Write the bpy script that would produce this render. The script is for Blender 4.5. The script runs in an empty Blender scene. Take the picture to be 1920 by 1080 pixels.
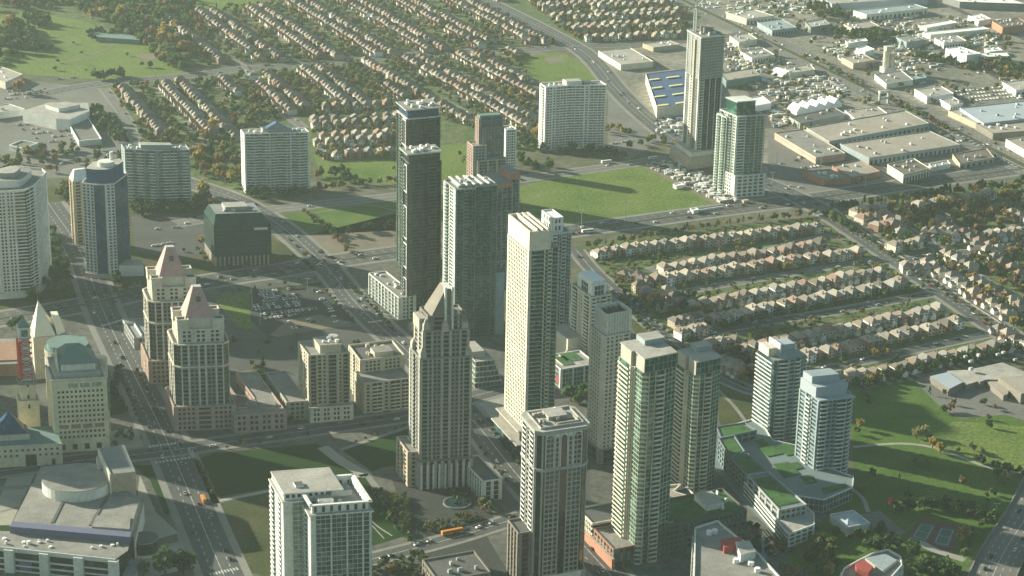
import bpy, math, random
import numpy as np
from mathutils import Matrix, Vector
random.seed(7); RNG = np.random.default_rng(7)
S = bpy.context.scene
COL = S.collection
# ---------------------------------------------------------------- camera, sky, sun, exposure
CAM_H, FPX = 600.0, 3900.0
_th, _ro = math.radians(19.5), math.radians(-1.23)
_f = np.array([0, math.cos(_th), -math.sin(_th)]); _r = np.array([1.0, 0, 0]); _d = np.array([0, -math.sin(_th), -math.cos(_th)])
_r2 = math.cos(_ro) * _r + math.sin(_ro) * _d
_d2 = -math.sin(_ro) * _r + math.cos(_ro) * _d
cam = bpy.data.cameras.new('camera'); camo = bpy.data.objects.new('camera', cam); COL.objects.link(camo)
M = Matrix(((_r2[0], -_d2[0], -_f[0], 0), (_r2[1], -_d2[1], -_f[1], 0), (_r2[2], -_d2[2], -_f[2], CAM_H), (0, 0, 0, 1)))
camo.matrix_world = M
cam.sensor_width = 36; cam.lens = 36 * FPX / 1920; cam.clip_start = 5; cam.clip_end = 20000
S.camera = camo
SUN_AZ, SUN_EL = -63.0, 18.5
w = bpy.data.worlds.new('World'); S.world = w; w.use_nodes = True
nt = w.node_tree; bg = nt.nodes['Background']
sky = nt.nodes.new('ShaderNodeTexSky'); sky.sky_type = 'NISHITA'; sky.sun_disc = False
sky.sun_elevation = math.radians(SUN_EL); sky.sun_rotation = math.radians(SUN_AZ)
sky.air_density = 1.0; sky.dust_density = 1.2; sky.ozone_density = 0.6
tint = nt.nodes.new('ShaderNodeMix'); tint.data_type = 'RGBA'; tint.blend_type = 'MULTIPLY'; tint.inputs[0].default_value = 1
tint.inputs[7].default_value = (0.82, 1.0, 0.93, 1)
nt.links.new(sky.outputs[0], tint.inputs[6]); nt.links.new(tint.outputs[2], bg.inputs[0]); bg.inputs[1].default_value = 0.056
sl = bpy.data.lights.new('sun', 'SUN'); slo = bpy.data.objects.new('sun', sl); COL.objects.link(slo)
sl.energy = 5.0; sl.angle = math.radians(0.6); sl.color = (1.0, 0.92, 0.73)
_az, _el = math.radians(SUN_AZ), math.radians(SUN_EL)
sd = Vector((math.sin(_az) * math.cos(_el), math.cos(_az) * math.cos(_el), math.sin(_el)))
slo.rotation_euler = sd.to_track_quat('Z', 'Y').to_euler()
S.view_settings.view_transform = 'Standard'; S.view_settings.look = 'None'; S.view_settings.exposure = 1.26
HAZE_DENSITY = 0.00005
S.cycles.max_bounces = 4; S.cycles.diffuse_bounces = 2; S.cycles.glossy_bounces = 2; S.cycles.volume_bounces = 0
S.cycles.transparent_max_bounces = 4; S.cycles.sample_clamp_indirect = 3; S.cycles.sample_clamp_direct = 6

# ---------------------------------------------------------------- layout helpers
def G(px, py, z=0.0):
    "the point at height z seen at a place of the 1920x1080 photograph"
    v = (px - 960) * _r2 + (py - 540) * _d2 + FPX * _f
    t = (z - CAM_H) / v[2]
    return np.array([v[0] * t, v[1] * t])
def proj(p):
    q = np.array(p, float) - np.array([0, 0, CAM_H])
    z = q @ _f
    return 960 + FPX * (q @ _r2) / z, 540 + FPX * (q @ _d2) / z
def height_at(p, py):
    lo, hi = 0.0, 400.0
    for _ in range(40):
        m = (lo + hi) / 2
        if proj((p[0], p[1], m))[1] > py: lo = m
        else: hi = m
    return lo
def dirv(az): return np.array([math.sin(math.radians(az)), math.cos(math.radians(az))])
def azB(px): return 84 - 0.02 * px
def inframe(p, m=0):
    x, y = proj(p); return -m < x < 1920 + m and -m < y < 1080 + m
def in_poly(p, poly):
    x, y = p; c = False; n = len(poly)
    for i in range(n):
        x1, y1 = poly[i]; x2, y2 = poly[i - 1]
        if (y1 > y) != (y2 > y) and x < (x2 - x1) * (y - y1) / (y2 - y1) + x1: c = not c
    return c

# ---------------------------------------------------------------- materials
MAT = {}
def _new(name):
    m = bpy.data.materials.new(name); m.use_nodes = True; MAT[name] = m
    return m, m.node_tree, m.node_tree.nodes['Principled BSDF']
def N_(nt, t, **k):
    n = nt.nodes.new(t)
    for a, b in k.items(): setattr(n, a, b)
    return n
def ramp(nt, stops):
    r = N_(nt, 'ShaderNodeValToRGB'); e = r.color_ramp.elements
    while len(e) < len(stops): e.new(0.5)
    for i, (p, c) in enumerate(stops): e[i].position = p; e[i].color = (*c, 1)
    return r
def mat(name, c, rough=0.85, s1=0.08, s2=0.9, amt=0.25, vary=0.0, spec=0.3):
    "matte surface: two scales of noise, optional per-object variation"
    m, nt, b = _new(name)
    tc = N_(nt, 'ShaderNodeTexCoord')
    n1 = N_(nt, 'ShaderNodeTexNoise'); n1.inputs['Scale'].default_value = s1; n1.inputs['Detail'].default_value = 5
    n2 = N_(nt, 'ShaderNodeTexNoise'); n2.inputs['Scale'].default_value = s2; n2.inputs['Detail'].default_value = 3
    nt.links.new(tc.outputs['Object'], n1.inputs['Vector']); nt.links.new(tc.outputs['Object'], n2.inputs['Vector'])
    ad = N_(nt, 'ShaderNodeMath', operation='ADD'); nt.links.new(n1.outputs[0], ad.inputs[0]); nt.links.new(n2.outputs[0], ad.inputs[1])
    mr = N_(nt, 'ShaderNodeMapRange'); mr.inputs[1].default_value = 0.6; mr.inputs[2].default_value = 1.4
    mr.inputs[3].default_value = 1 - amt; mr.inputs[4].default_value = 1 + amt
    nt.links.new(ad.outputs[0], mr.inputs[0])
    val = mr.outputs[0]
    if vary:
        oi = N_(nt, 'ShaderNodeObjectInfo'); m2 = N_(nt, 'ShaderNodeMapRange')
        m2.inputs[3].default_value = 1 - vary; m2.inputs[4].default_value = 1 + vary
        nt.links.new(oi.outputs['Random'], m2.inputs[0])
        mu = N_(nt, 'ShaderNodeMath', operation='MULTIPLY'); nt.links.new(val, mu.inputs[0]); nt.links.new(m2.outputs[0], mu.inputs[1]); val = mu.outputs[0]
    mx = N_(nt, 'ShaderNodeMix', data_type='RGBA', blend_type='MULTIPLY'); mx.inputs[0].default_value = 1
    mx.inputs[6].default_value = (*c, 1); nt.links.new(val, mx.inputs[7]); nt.links.new(mx.outputs[2], b.inputs['Base Color'])
    b.inputs['Roughness'].default_value = rough; b.inputs['Specular IOR Level'].default_value = spec
    return m
def blend(name, stops, scale=0.02, detail=8, rough=0.95, fine=0.6, famt=0.3, dist=0.0):
    "ground cover: colours mixed by large patches, broken up by fine grain"
    m, nt, b = _new(name)
    tc = N_(nt, 'ShaderNodeTexCoord')
    n1 = N_(nt, 'ShaderNodeTexNoise'); n1.inputs['Scale'].default_value = scale; n1.inputs['Detail'].default_value = detail; n1.inputs['Roughness'].default_value = 0.62
    n1.inputs['Distortion'].default_value = dist
    nt.links.new(tc.outputs['Object'], n1.inputs['Vector'])
    r = ramp(nt, stops); nt.links.new(n1.outputs[0], r.inputs[0])
    n2 = N_(nt, 'ShaderNodeTexNoise'); n2.inputs['Scale'].default_value = fine; n2.inputs['Detail'].default_value = 4
    nt.links.new(tc.outputs['Object'], n2.inputs['Vector'])
    mr = N_(nt, 'ShaderNodeMapRange'); mr.inputs[1].default_value = 0.3; mr.inputs[2].default_value = 0.7; mr.inputs[3].default_value = 1 - famt; mr.inputs[4].default_value = 1 + famt
    nt.links.new(n2.outputs[0], mr.inputs[0])
    mx = N_(nt, 'ShaderNodeMix', data_type='RGBA', blend_type='MULTIPLY'); mx.inputs[0].default_value = 1
    nt.links.new(r.outputs[0], mx.inputs[6]); nt.links.new(mr.outputs[0], mx.inputs[7]); nt.links.new(mx.outputs[2], b.inputs['Base Color'])
    b.inputs['Roughness'].default_value = rough; b.inputs['Specular IOR Level'].default_value = 0.1
    return m
def glass(name, dark, light, rough=0.12, cell=(2.4, 3.1), share=0.35, spec=0.4):
    "window glass: every pane (a cell of the storey grid) has its own blinds and darkness"
    m, nt, b = _new(name)
    tc = N_(nt, 'ShaderNodeTexCoord'); sp = N_(nt, 'ShaderNodeSeparateXYZ'); nt.links.new(tc.outputs['Object'], sp.inputs[0])
    ad = N_(nt, 'ShaderNodeMath', operation='ADD'); nt.links.new(sp.outputs[0], ad.inputs[0]); nt.links.new(sp.outputs[1], ad.inputs[1])
    def fl(o, s):
        d = N_(nt, 'ShaderNodeMath', operation='DIVIDE'); nt.links.new(o, d.inputs[0]); d.inputs[1].default_value = s
        f = N_(nt, 'ShaderNodeMath', operation='FLOOR'); nt.links.new(d.outputs[0], f.inputs[0]); return f.outputs[0]
    cb = N_(nt, 'ShaderNodeCombineXYZ'); nt.links.new(fl(ad.outputs[0], cell[0]), cb.inputs[0]); nt.links.new(fl(sp.outputs[2], cell[1]), cb.inputs[1])
    wn = N_(nt, 'ShaderNodeTexWhiteNoise'); nt.links.new(cb.outputs[0], wn.inputs['Vector'])
    r = ramp(nt, [(0, dark), (1 - share, tuple(d * 1.5 for d in dark)), (1, light)]); nt.links.new(wn.outputs[0], r.inputs[0])
    nt.links.new(r.outputs[0], b.inputs['Base Color'])
    b.inputs['Roughness'].default_value = rough; b.inputs['Specular IOR Level'].default_value = spec
    return m
def leafmat(name, c):
    m, nt, b = _new(name)
    oi = N_(nt, 'ShaderNodeObjectInfo'); ge = N_(nt, 'ShaderNodeNewGeometry')
    ad = N_(nt, 'ShaderNodeMath', operation='ADD'); nt.links.new(oi.outputs['Random'], ad.inputs[0]); nt.links.new(ge.outputs['Random Per Island'], ad.inputs[1])
    mr = N_(nt, 'ShaderNodeMapRange'); mr.inputs[2].default_value = 2; mr.inputs[3].default_value = 0.55; mr.inputs[4].default_value = 1.5
    nt.links.new(ad.outputs[0], mr.inputs[0])
    mx = N_(nt, 'ShaderNodeMix', data_type='RGBA', blend_type='MULTIPLY'); mx.inputs[0].default_value = 1
    mx.inputs[6].default_value = (*c, 1); nt.links.new(mr.outputs[0], mx.inputs[7]); nt.links.new(mx.outputs[2], b.inputs['Base Color'])
    b.inputs['Roughness'].default_value = 0.8; b.inputs['Specular IOR Level'].default_value = 0.15
    tr = N_(nt, 'ShaderNodeBsdfTranslucent'); nt.links.new(mx.outputs[2], tr.inputs[0]); ms = N_(nt, 'ShaderNodeMixShader'); ms.inputs[0].default_value = 0.35
    nt.links.new(b.outputs[0], ms.inputs[1]); nt.links.new(tr.outputs[0], ms.inputs[2]); nt.links.new(ms.outputs[0], nt.nodes['Material Output'].inputs[0])
    return m
for n, c in dict(cream=(.50, .46, .36), cream_light=(.62, .58, .47), white=(.74, .75, .70), offwhite=(.64, .66, .60), grey=(.33, .35, .33), mid_grey=(.22, .235, .225),
                 brown=(.14, .125, .105), brick=(.30, .18, .13), pink_stone=(.42, .31, .26), dark_grey=(.10, .105, .10), taupe=(.20, .185, .155),
                 sand=(.45, .38, .28), stone=(.40, .38, .32), civic_stone=(.70, .63, .43), blue_grey=(.27, .335, .35), tan_roof=(.33, .30, .25), pink_roof=(.48, .30, .28),
                 terracotta=(.42, .2, .13), steel=(.45, .47, .46)).items():
    mat(n, c, amt=0.26, s1=0.06, s2=0.45)
mat('gravel_roof', (.24, .235, .21), amt=0.38, s1=0.12, s2=0.8)
mat('pale_roof', (.36, .35, .31), amt=0.34, s1=0.08, s2=0.5)
mat('dark_roof', (.10, .105, .10), amt=0.25, s1=0.08, s2=0.7)
mat('blue_roof', (.055, .10, .20), amt=0.2); mat('light_blue_roof', (.36, .42, .46), amt=0.15, s1=0.03)
mat('purple_strip', (.13, .14, .22), amt=0.1); mat('copper_green', (.14, .22, .20), amt=0.2)
mat('signal_red', (.62, .05, .04), amt=.1); mat('slate', (.15, .20, .205)); mat('red_paint', (.33, .065, .055), amt=0.15); mat('yellow_paint', (.78, .72, .34), amt=0.1); mat('bright_white', (.8, .8, .77), amt=0.06); mat('painted_sun_gold', (.82, .78, .6), rough=.35, amt=.08, spec=.6)  # the last colour has the sun's gleam on glass mixed in
mat('orange_paint', (.62, .24, .03), amt=0.08); mat('black_rubber', (.02, .02, .02), amt=0.1); mat('green_roof', (.04, .115, .028), amt=0.65, s1=0.15, s2=0.8)
mat('asphalt', (.075, .082, .08), amt=0.42, s1=0.03, s2=0.4); mat('lot_asphalt', (.065, .07, .066), amt=0.35, s1=0.04, s2=0.35)
mat('fresh_asphalt', (.036, .04, .037), amt=.35, s1=.05, s2=.4); mat('old_asphalt', (.15, .15, .135), amt=0.28, s1=0.03, s2=0.3); mat('concrete', (.21, .21, .185), amt=0.25, s1=0.06, s2=0.5); mat('path_stone', (.30, .30, .25), amt=0.2, s1=0.1, s2=0.6)
mat('dirt', (.17, .145, .105), amt=0.35, s1=0.05, s2=0.5); mat('road_paint', (.5, .5, .46), amt=0.25, s1=0.2, s2=1.5)
mat('tennis_green', (.07, .12, .105), amt=0.12); mat('tennis_red', (.13, .055, .05), amt=0.15); mat('water', (.012, .045, .05), rough=0.08, amt=0.1, spec=0.5)
blend('lawn', [(.28, (.04, .09, .018)), (.45, (.065, .125, .024)), (.6, (.085, .145, .032)), (.78, (.14, .155, .055))], scale=0.02, dist=.8, fine=0.5)
blend('mown_lawn', [(.3, (.010, .034, .006)), (.55, (.015, .046, .008)), (.75, (.026, .06, .012))], scale=0.03, fine=0.7)
blend('field_grass', [(.26, (.07, .13, .025)), (.45, (.11, .165, .038)), (.6, (.13, .18, .045)), (.78, (.20, .195, .08))], scale=0.022, fine=0.35, famt=.42, dist=.6)
blend('rough_grass', [(.3, (.035, .055, .018)), (.5, (.065, .075, .03)), (.72, (.11, .095, .05))], scale=0.03, fine=0.5)
blend('yard_ground', [(.28, (.04, .085, .022)), (.48, (.08, .125, .04)), (.58, (.13, .135, .08)), (.75, (.22, .2, .16))], scale=0.09, fine=0.25, famt=0.35)
blend('city_ground', [(.3, (.12, .125, .105)), (.5, (.20, .195, .16)), (.7, (.32, .30, .25))], scale=0.012, fine=0.15, famt=0.35)
blend('downtown', [(.3, (.075, .085, .072)), (.5, (.11, .115, .10)), (.7, (.17, .165, .14))], scale=0.02, fine=0.2, famt=0.3)
blend('ground', [(.3, (.06, .08, .035)), (.5, (.11, .115, .075)), (.72, (.18, .165, .125))], scale=0.01, fine=0.1)
glass('glass_dark', (.007, .018, .016), (.07, .10, .088), spec=.3); glass('glass_hazy', (.07, .09, .08), (.30, .34, .29)); glass('glass_green', (.018, .065, .05), (.11, .25, .19)); glass('glass_blue', (.012, .045, .10), (.04, .11, .2), spec=.3)
glass('glass_teal', (.025, .055, .06), (.16, .24, .24)); glass('glass_brown', (.022, .017, .012), (.075, .06, .045), spec=.2); glass('glass_shop', (.03, .045, .04), (.3, .3, .25), share=0.5)
glass('glass_office', (.007, .034, .03), (.016, .06, .052), rough=0.06, share=0.3); glass('glass_pale', (.16, .22, .19), (.36, .42, .36), rough=0.2)
glass('glass_rail', (.05, .12, .095), (.17, .27, .22), share=0.5)
mat('bark', (.07, .055, .04))
LEAF = {'dark': (0.055, 0.104, 0.039), 'green': (0.091, 0.165, 0.049), 'olive': (0.159, 0.189, 0.061), 'yellow': (0.37, 0.3, 0.09), 'gold': (0.4, 0.3, 0.09), 'orange': (0.31, 0.2, 0.09), 'rust': (0.21, 0.13, 0.075), 'red': (0.317, 0.061, 0.049), 'pale': (0.268, 0.262, 0.122)}
for k, c in LEAF.items(): leafmat('leaf_' + k, c)

# ---------------------------------------------------------------- mesh helpers
def link(name, me, parent=None, loc=(0, 0, 0)):
    o = bpy.data.objects.new(name, me); COL.objects.link(o); o.location = loc
    if parent is not None: o.parent = parent
    return o
class MB:
    def __init__(s): s.v = []; s.f = []; s.m = []
    def quad(s, a, b, c, d, mi=0):
        i = len(s.v); s.v += [tuple(a), tuple(b), tuple(c), tuple(d)]; s.f.append((i, i + 1, i + 2, i + 3)); s.m.append(mi)
    def face(s, pts, mi=0):
        i = len(s.v); s.v += [tuple(p) for p in pts]; s.f.append(tuple(range(i, i + len(pts)))); s.m.append(mi)
    def prism(s, poly, z0, z1, mi=0, top=None, bottom=False, top_poly=None):
        tp = top_poly or poly; n = len(poly)
        if sum(poly[k - 1][0] * poly[k][1] - poly[k][0] * poly[k - 1][1] for k in range(n)) < 0: poly, tp = poly[::-1], tp[::-1]
        i = len(s.v)
        s.v += [(p[0], p[1], z0) for p in poly] + [(p[0], p[1], z1) for p in tp]
        for k in range(n):
            j = (k + 1) % n; s.f.append((i + k, i + j, i + n + j, i + n + k)); s.m.append(mi)
        s.f.append(tuple(range(i + n, i + 2 * n))); s.m.append(mi if top is None else top)
        if bottom: s.f.append(tuple(range(i + n - 1, i - 1, -1))); s.m.append(mi)
        return s
    def box(s, x0, y0, z0, x1, y1, z1, mi=0, top=None): return s.prism([(x0, y0), (x1, y0), (x1, y1), (x0, y1)], z0, z1, mi, top, True)
    def cone(s, poly, z0, apex, mi=0):
        for k in range(len(poly)):
            a, b = poly[k], poly[(k + 1) % len(poly)]; s.face([(a[0], a[1], z0), (b[0], b[1], z0), apex], mi)
        return s
    def wall(s, p, q, a, b, o0, o1, z0, z1, mi=0):
        "box along the wall p->q between distances a and b, from offset o0 to o1 outwards"
        d = q - p; L = np.hypot(*d); t = d / L; n = np.array([t[1], -t[0]])
        s.prism([p + t * a + n * o0, p + t * a + n * o1, p + t * b + n * o1, p + t * b + n * o0][::-1], z0, z1, mi, None, True)
    def build(s, name, mats, parent=None, loc=(0, 0, 0)):
        me = bpy.data.meshes.new(name); me.from_pydata(s.v, [], s.f)
        if not isinstance(mats, (list, tuple)): mats = [mats]
        for x in mats: me.materials.append(MAT[x])
        if len(mats) > 1: me.polygons.foreach_set('material_index', s.m)
        me.update()
        return link(name, me, parent, loc)
def thing(name, label, cat, loc=(0, 0, 0), group=None, kind=None):
    o = bpy.data.objects.new(name, None); COL.objects.link(o); o.location = loc; o.empty_display_size = 2
    o['label'] = label; o['category'] = cat
    if group: o['group'] = group
    return o
def tag(o, label=None, cat=None, group=None, kind=None):
    if label: o['label'] = label
    if cat: o['category'] = cat
    if group: o['group'] = group
    if kind: o['kind'] = kind
    return o
ORD = 'zeroth first second third fourth fifth sixth seventh eighth ninth tenth eleventh twelfth thirteenth fourteenth fifteenth sixteenth seventeenth eighteenth nineteenth twentieth'.split()
TENS = {2: 'twenty', 3: 'thirty', 4: 'forty', 5: 'fifty', 6: 'sixty', 7: 'seventy', 8: 'eighty', 9: 'ninety'}
def nth(n):
    if n <= 20: return ORD[n]
    if n % 10 == 0: return TENS[n // 10][:-1] + 'ieth'
    return TENS[n // 10] + '-' + ORD[n % 10]
def circle(c, r, n=24, a0=0.0): return [(c[0] + r * math.cos(a0 + 2 * math.pi * k / n), c[1] + r * math.sin(a0 + 2 * math.pi * k / n)) for k in range(n)]
# ---------------------------------------------------------------- ground, roads, lawns
def struct(o): o['kind'] = 'structure'; return o
mb = MB(); mb.quad((-5900, -600, 0), (5900, -600, 0), (5900, 8900, 0), (-5900, 8900, 0)); struct(mb.build('ground', 'ground'))
def sheet(name, pts, m, z):
    mb = MB(); P = [G(*p) for p in pts]
    a = sum(P[i - 1][0] * P[i][1] - P[i][0] * P[i - 1][1] for i in range(len(P)))
    if a < 0: P = P[::-1]
    mb.face([(p[0], p[1], z) for p in P]); return struct(mb.build(name, m))
def smooth(P, n=8):
    if len(P) < 3: return [P[0] + (P[-1] - P[0]) * k / 12 for k in range(13)]
    Q = [2 * P[0] - P[1]] + list(P) + [2 * P[-1] - P[-2]]; out = []
    for i in range(1, len(Q) - 2):
        for k in range(n):
            t = k / n; a, b, c, d = Q[i - 1], Q[i], Q[i + 1], Q[i + 2]
            out.append(0.5 * (2 * b + (c - a) * t + (2 * a - 5 * b + 4 * c - d) * t * t + (3 * b - a - 3 * c + d) * t ** 3))
    return out + [Q[-2]]
def offset(L, o):
    out = []
    for i, p in enumerate(L):
        t = L[min(i + 1, len(L) - 1)] - L[max(i - 1, 0)]; t = t / np.hypot(*t); out.append(p + np.array([t[1], -t[0]]) * o)
    return out
def ribbon(mb, L, o0, o1, z, z1=None):
    A, B = offset(L, o0), offset(L, o1)
    for i in range(len(L) - 1):
        mb.quad((*A[i], z), (*B[i], z), (*B[i + 1], z), (*A[i + 1], z))
        if z1 is not None:
            mb.quad((*A[i], z1), (*A[i], z), (*A[i + 1], z), (*A[i + 1], z1)); mb.quad((*B[i], z), (*B[i], z1), (*B[i + 1], z1), (*B[i + 1], z))
ROADS = {}
def road(name, pts, width, z=0.12, m='asphalt', side=3.0, lanes=0, median=None):
    L = smooth([G(*p) for p in pts]); ROADS[name + str(len(ROADS))] = (L, width)
    mb = MB(); ribbon(mb, L, width / 2, -width / 2, z); struct(mb.build(name, m))
    if side:
        mb = MB(); ribbon(mb, L, width / 2 + side, width / 2, z - .02 + 0.0, 0); ribbon(mb, L, -width / 2, -width / 2 - side, z - .02, 0); struct(mb.build('pavement', 'concrete'))
    if median:
        mb = MB(); ribbon(mb, L, median / 2, -median / 2, z + .12, z); struct(mb.build('median', 'rough_grass'))
    if lanes:
        mb = MB(); dd = np.cumsum([0] + [np.hypot(*(L[i + 1] - L[i])) for i in range(len(L) - 1)])
        def at(s):
            i = min(np.searchsorted(dd, s, 'right') - 1, len(L) - 2); return L[i] + (L[i + 1] - L[i]) * (s - dd[i]) / max(dd[i + 1] - dd[i], 1e-6)
        for k in range(1, lanes):
            o = -width / 2 + width * k / lanes; s = 2.0
            while s < dd[-1] - 8:
                a, b = at(s), at(s + (9 if k * 2 == lanes else 4)); t = (b - a) / np.hypot(*(b - a)); n = np.array([t[1], -t[0]]); h = .22
                mb.quad((*(a + n * (o + h)), z + .05), (*(a + n * (o - h)), z + .05), (*(b + n * (o - h)), z + .05), (*(b + n * (o + h)), z + .05)); s += 10
        mb.m = [0] * len(mb.f); struct(mb.build('lane_markings', 'road_paint'))
    return L
# districts
sheet('residential_ground', [(-60, 150), (960, 85), (1300, 78), (1210, -40), (-60, -40)], 'yard_ground', .02)
sheet('residential_ground', [(190, 150), (975, 95), (1010, 290), (590, 300), (440, 370), (250, 300)], 'yard_ground', .02)
sheet('residential_ground', [(1075, 460), (1535, 405), (1960, 660), (1960, 660), (1600, 745), (1340, 700)], 'yard_ground', .02)
sheet('residential_ground', [(1545, 400), (1960, 330), (1960, 640), (1900, 630)], 'yard_ground', .02)
sheet('industrial_ground', [(1100, 100), (1280, 80), (1330, 10), (1290, -40), (2000, -40), (2000, 320), (1520, 380), (1250, 260)], 'city_ground', .02)
sheet('mall_ground', [(-60, 140), (190, 165), (240, 260), (200, 330), (-60, 340)], 'old_asphalt', .02)
sheet('downtown_ground', [(-60, 600), (740, 480), (880, 630), (1060, 560), (1330, 700), (1560, 960), (1560, 1130), (-60, 1130)], 'downtown', .015)
sheet('downtown_ground', [(-60, 350), (360, 350), (600, 500), (-60, 600)], 'rough_grass', .015)
# lawns and fields
for nm, m, z, pts in [
    ('park_lawn', 'mown_lawn', .06, [(363, 863), (400, 850), (590, 832), (608, 838), (663, 887), (398, 934)]),
    ('park_lawn', 'mown_lawn', .06, [(642, 845), (770, 803), (790, 830), (775, 868), (715, 878), (698, 885)]),
    ('park_lawn', 'mown_lawn', .06, [(655, 898), (692, 890), (767, 1003), (690, 1026), (610, 1035), (600, 960)]),
    ('rough_lawn', 'rough_grass', .06, [(397, 948), (500, 925), (640, 905), (640, 1040), (530, 1090), (450, 1068)]),
    ('verge_lawn', 'mown_lawn', .06, [(250, 872), (292, 872), (330, 961), (310, 965), (282, 902)]),
    ('verge_lawn', 'mown_lawn', .06, [(293, 1052), (352, 1036), (373, 1055)]),
    ('verge_lawn', 'mown_lawn', .06, [(-20, 943), (42, 933), (20, 995), (-20, 1000)]),
    ('verge_lawn', 'mown_lawn', .06, [(203, 720), (222, 700), (236, 775), (204, 780)]),
    ('verge_lawn', 'field_grass', .06, [(400, 555), (468, 545), (478, 610), (462, 620), (432, 600)]),
    ('field', 'field_grass', .06, [(588, 293), (745, 278), (890, 268), (885, 330), (740, 345), (610, 345)]),
    ('field', 'lawn', .06, [(528, 403), (742, 368), (745, 432), (590, 440)]),
    ('field', 'field_grass', .06, [(972, 350), (1090, 322), (1250, 305), (1345, 385), (1075, 432), (985, 425)]),
    ('park_grass', 'lawn', .06, [(1590, 740), (1745, 690), (1925, 700), (1960, 890), (1890, 960), (1800, 1085), (1540, 1085), (1470, 1050), (1560, 960), (1605, 915)]),
    ('park_grass', 'field_grass', .09, [(1720, 830), (1790, 790), (1925, 800), (1925, 885), (1850, 865)]),
    ('golf_course', 'field_grass', .06, [(-40, 20), (60, 22), (160, 40), (250, 75), (350, 110), (345, 137), (190, 150), (60, 140), (-40, 132)]),
    ('sports_field', 'field_grass', .06, [(962, 106), (1058, 100), (1150, 158), (1010, 156)]),
    ('sports_field', 'field_grass', .06, [(365, -20), (485, -20), (470, 18), (365, 22)]),
    ('rough_lawn', 'rough_grass', .06, [(1220, 590), (1265, 640), (1310, 690), (1220, 690), (1180, 600)]),
    ('rough_lawn', 'rough_grass', .05, [(1340, 700), (1420, 735), (1410, 790), (1350, 800)]),
    ('verge_lawn', 'lawn', .05, [(590, 440), (742, 432), (742, 470), (640, 490)]),
    ('verge_lawn', 'rough_grass', .05, [(400, 505), (600, 470), (640, 500), (420, 530)]),
    ('construction_yard', 'dirt', .07, [(1205, 312), (1250, 295), (1370, 345), (1440, 368), (1375, 388), (1340, 383)]),
    ('dry_field', 'dirt', .06, [(580, 440), (742, 400), (742, 480), (660, 500), (600, 470)]),
    ('dry_field', 'dirt', .05, [(990, 90), (1050, 108), (1065, 116), (1030, 120), (1000, 118)]),
    ('infield', 'dirt', .10, [(1020, 108), (1050, 106), (1060, 116), (1030, 120)]),
    ('infield', 'dirt', .10, [(255, 103), (300, 99), (318, 106), (275, 114)]),
    ('school_yard', 'old_asphalt', .10, [(1715, 715), (1760, 690), (1925, 740), (1960, 800), (1885, 778), (1800, 785), (1760, 760)]),
    ('parking_lot', 'fresh_asphalt', .08, [(470, 545), (598, 530), (662, 607), (502, 633), (470, 600)]),
    ('parking_lot', 'lot_asphalt', .08, [(245, 405), (380, 398), (392, 470), (330, 490), (255, 470)]),
    ('parking_lot', 'old_asphalt', .08, [(1440, 245), (1560, 330), (1600, 345), (1540, 372), (1440, 372)]),
    ('parking_lot', 'old_asphalt', .08, [(1140, 165), (1250, 260), (1180, 300), (1140, 290)]),
    ('parking_lot', 'lot_asphalt', .08, [(1570, 260), (1780, 230), (1800, 275), (1640, 300)]),
    ('plaza', 'path_stone', .07, [(195, 810), (265, 800), (275, 850), (205, 862)]),
    ('forecourt', 'fresh_asphalt', .09, [(735, 900), (905, 900), (930, 985), (775, 1010), (765, 985)]),
    ('parking_lot', 'fresh_asphalt', .085, [(800, 1012), (900, 985), (960, 1085), (800, 1085)]),
    ('driveway', 'asphalt', .09, [(170, 535), (205, 525), (230, 545), (190, 570)]),
    ('parking_lot', 'lot_asphalt', .08, [(420, 640), (760, 600), (790, 640), (560, 700), (420, 690)]),
    ('street_ground', 'asphalt', .07, [(950, 860), (1100, 830), (1120, 1090), (1020, 1090)])]:
    sheet(nm, pts, m, z)
sheet('verge_lawn', [(600, 529), (614, 527), (672, 603), (659, 608)], 'mown_lawn', .07); sheet('verge_lawn', [(470, 546), (600, 530), (602, 535), (474, 551)], 'mown_lawn', .095)
sheet('lot_edge', [(505, 628), (540, 600), (600, 590), (662, 605), (640, 611), (520, 632)], 'dirt', .09)
# roads
road('road', [(-80, 612), (0, 598), (150, 573), (280, 546), (400, 526), (520, 508), (600, 494), (740, 474), (1000, 442), (1080, 432), (1250, 408), (1400, 388), (1530, 372), (1700, 346), (1920, 316), (2060, 298)], 30, .12, lanes=6, side=5, median=2.5)
road('road', [(470, 1180), (415, 1068), (331, 868), (300, 800), (250, 700), (190, 575), (150, 470), (90, 380)], 24, .15, lanes=4, side=5)
road('road', [(-120, 905), (0, 884), (150, 864), (310, 846), (460, 824), (620, 801), (770, 778), (900, 740), (1000, 715)], 17, .18, lanes=2, side=4)
road('road', [(330, 335), (440, 373), (520, 420), (580, 470), (625, 515), (660, 560), (710, 610), (770, 665), (890, 792), (965, 885), (1010, 935), (1110, 1040), (1190, 1130)], 22, .14, lanes=4, side=4)
road('road', [(560, 1090), (640, 1066), (700, 1048), (840, 1012), (950, 978), (1040, 950)], 13, .17, lanes=2, side=3)
road('avenue', [(860, -25), (940, 15), (1020, 55), (1100, 102), (1155, 165), (1200, 210), (1260, 258), (1340, 305), (1440, 345), (1530, 388), (1620, 445), (1690, 492), (1795, 564), (1915, 645), (2040, 720)], 24, .16, lanes=4, side=4)
road('road', [(330, 420), (480, 396), (740, 368), (985, 335), (1120, 316), (1260, 296)], 18, .13, 'old_asphalt', lanes=2)
road('road', [(60, 180), (180, 158), (360, 141), (467, 128), (633, 118), (773, 102), (1007, 92), (1067, 88), (1273, 78), (1420, 60)], 20, .13, lanes=4)
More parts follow.
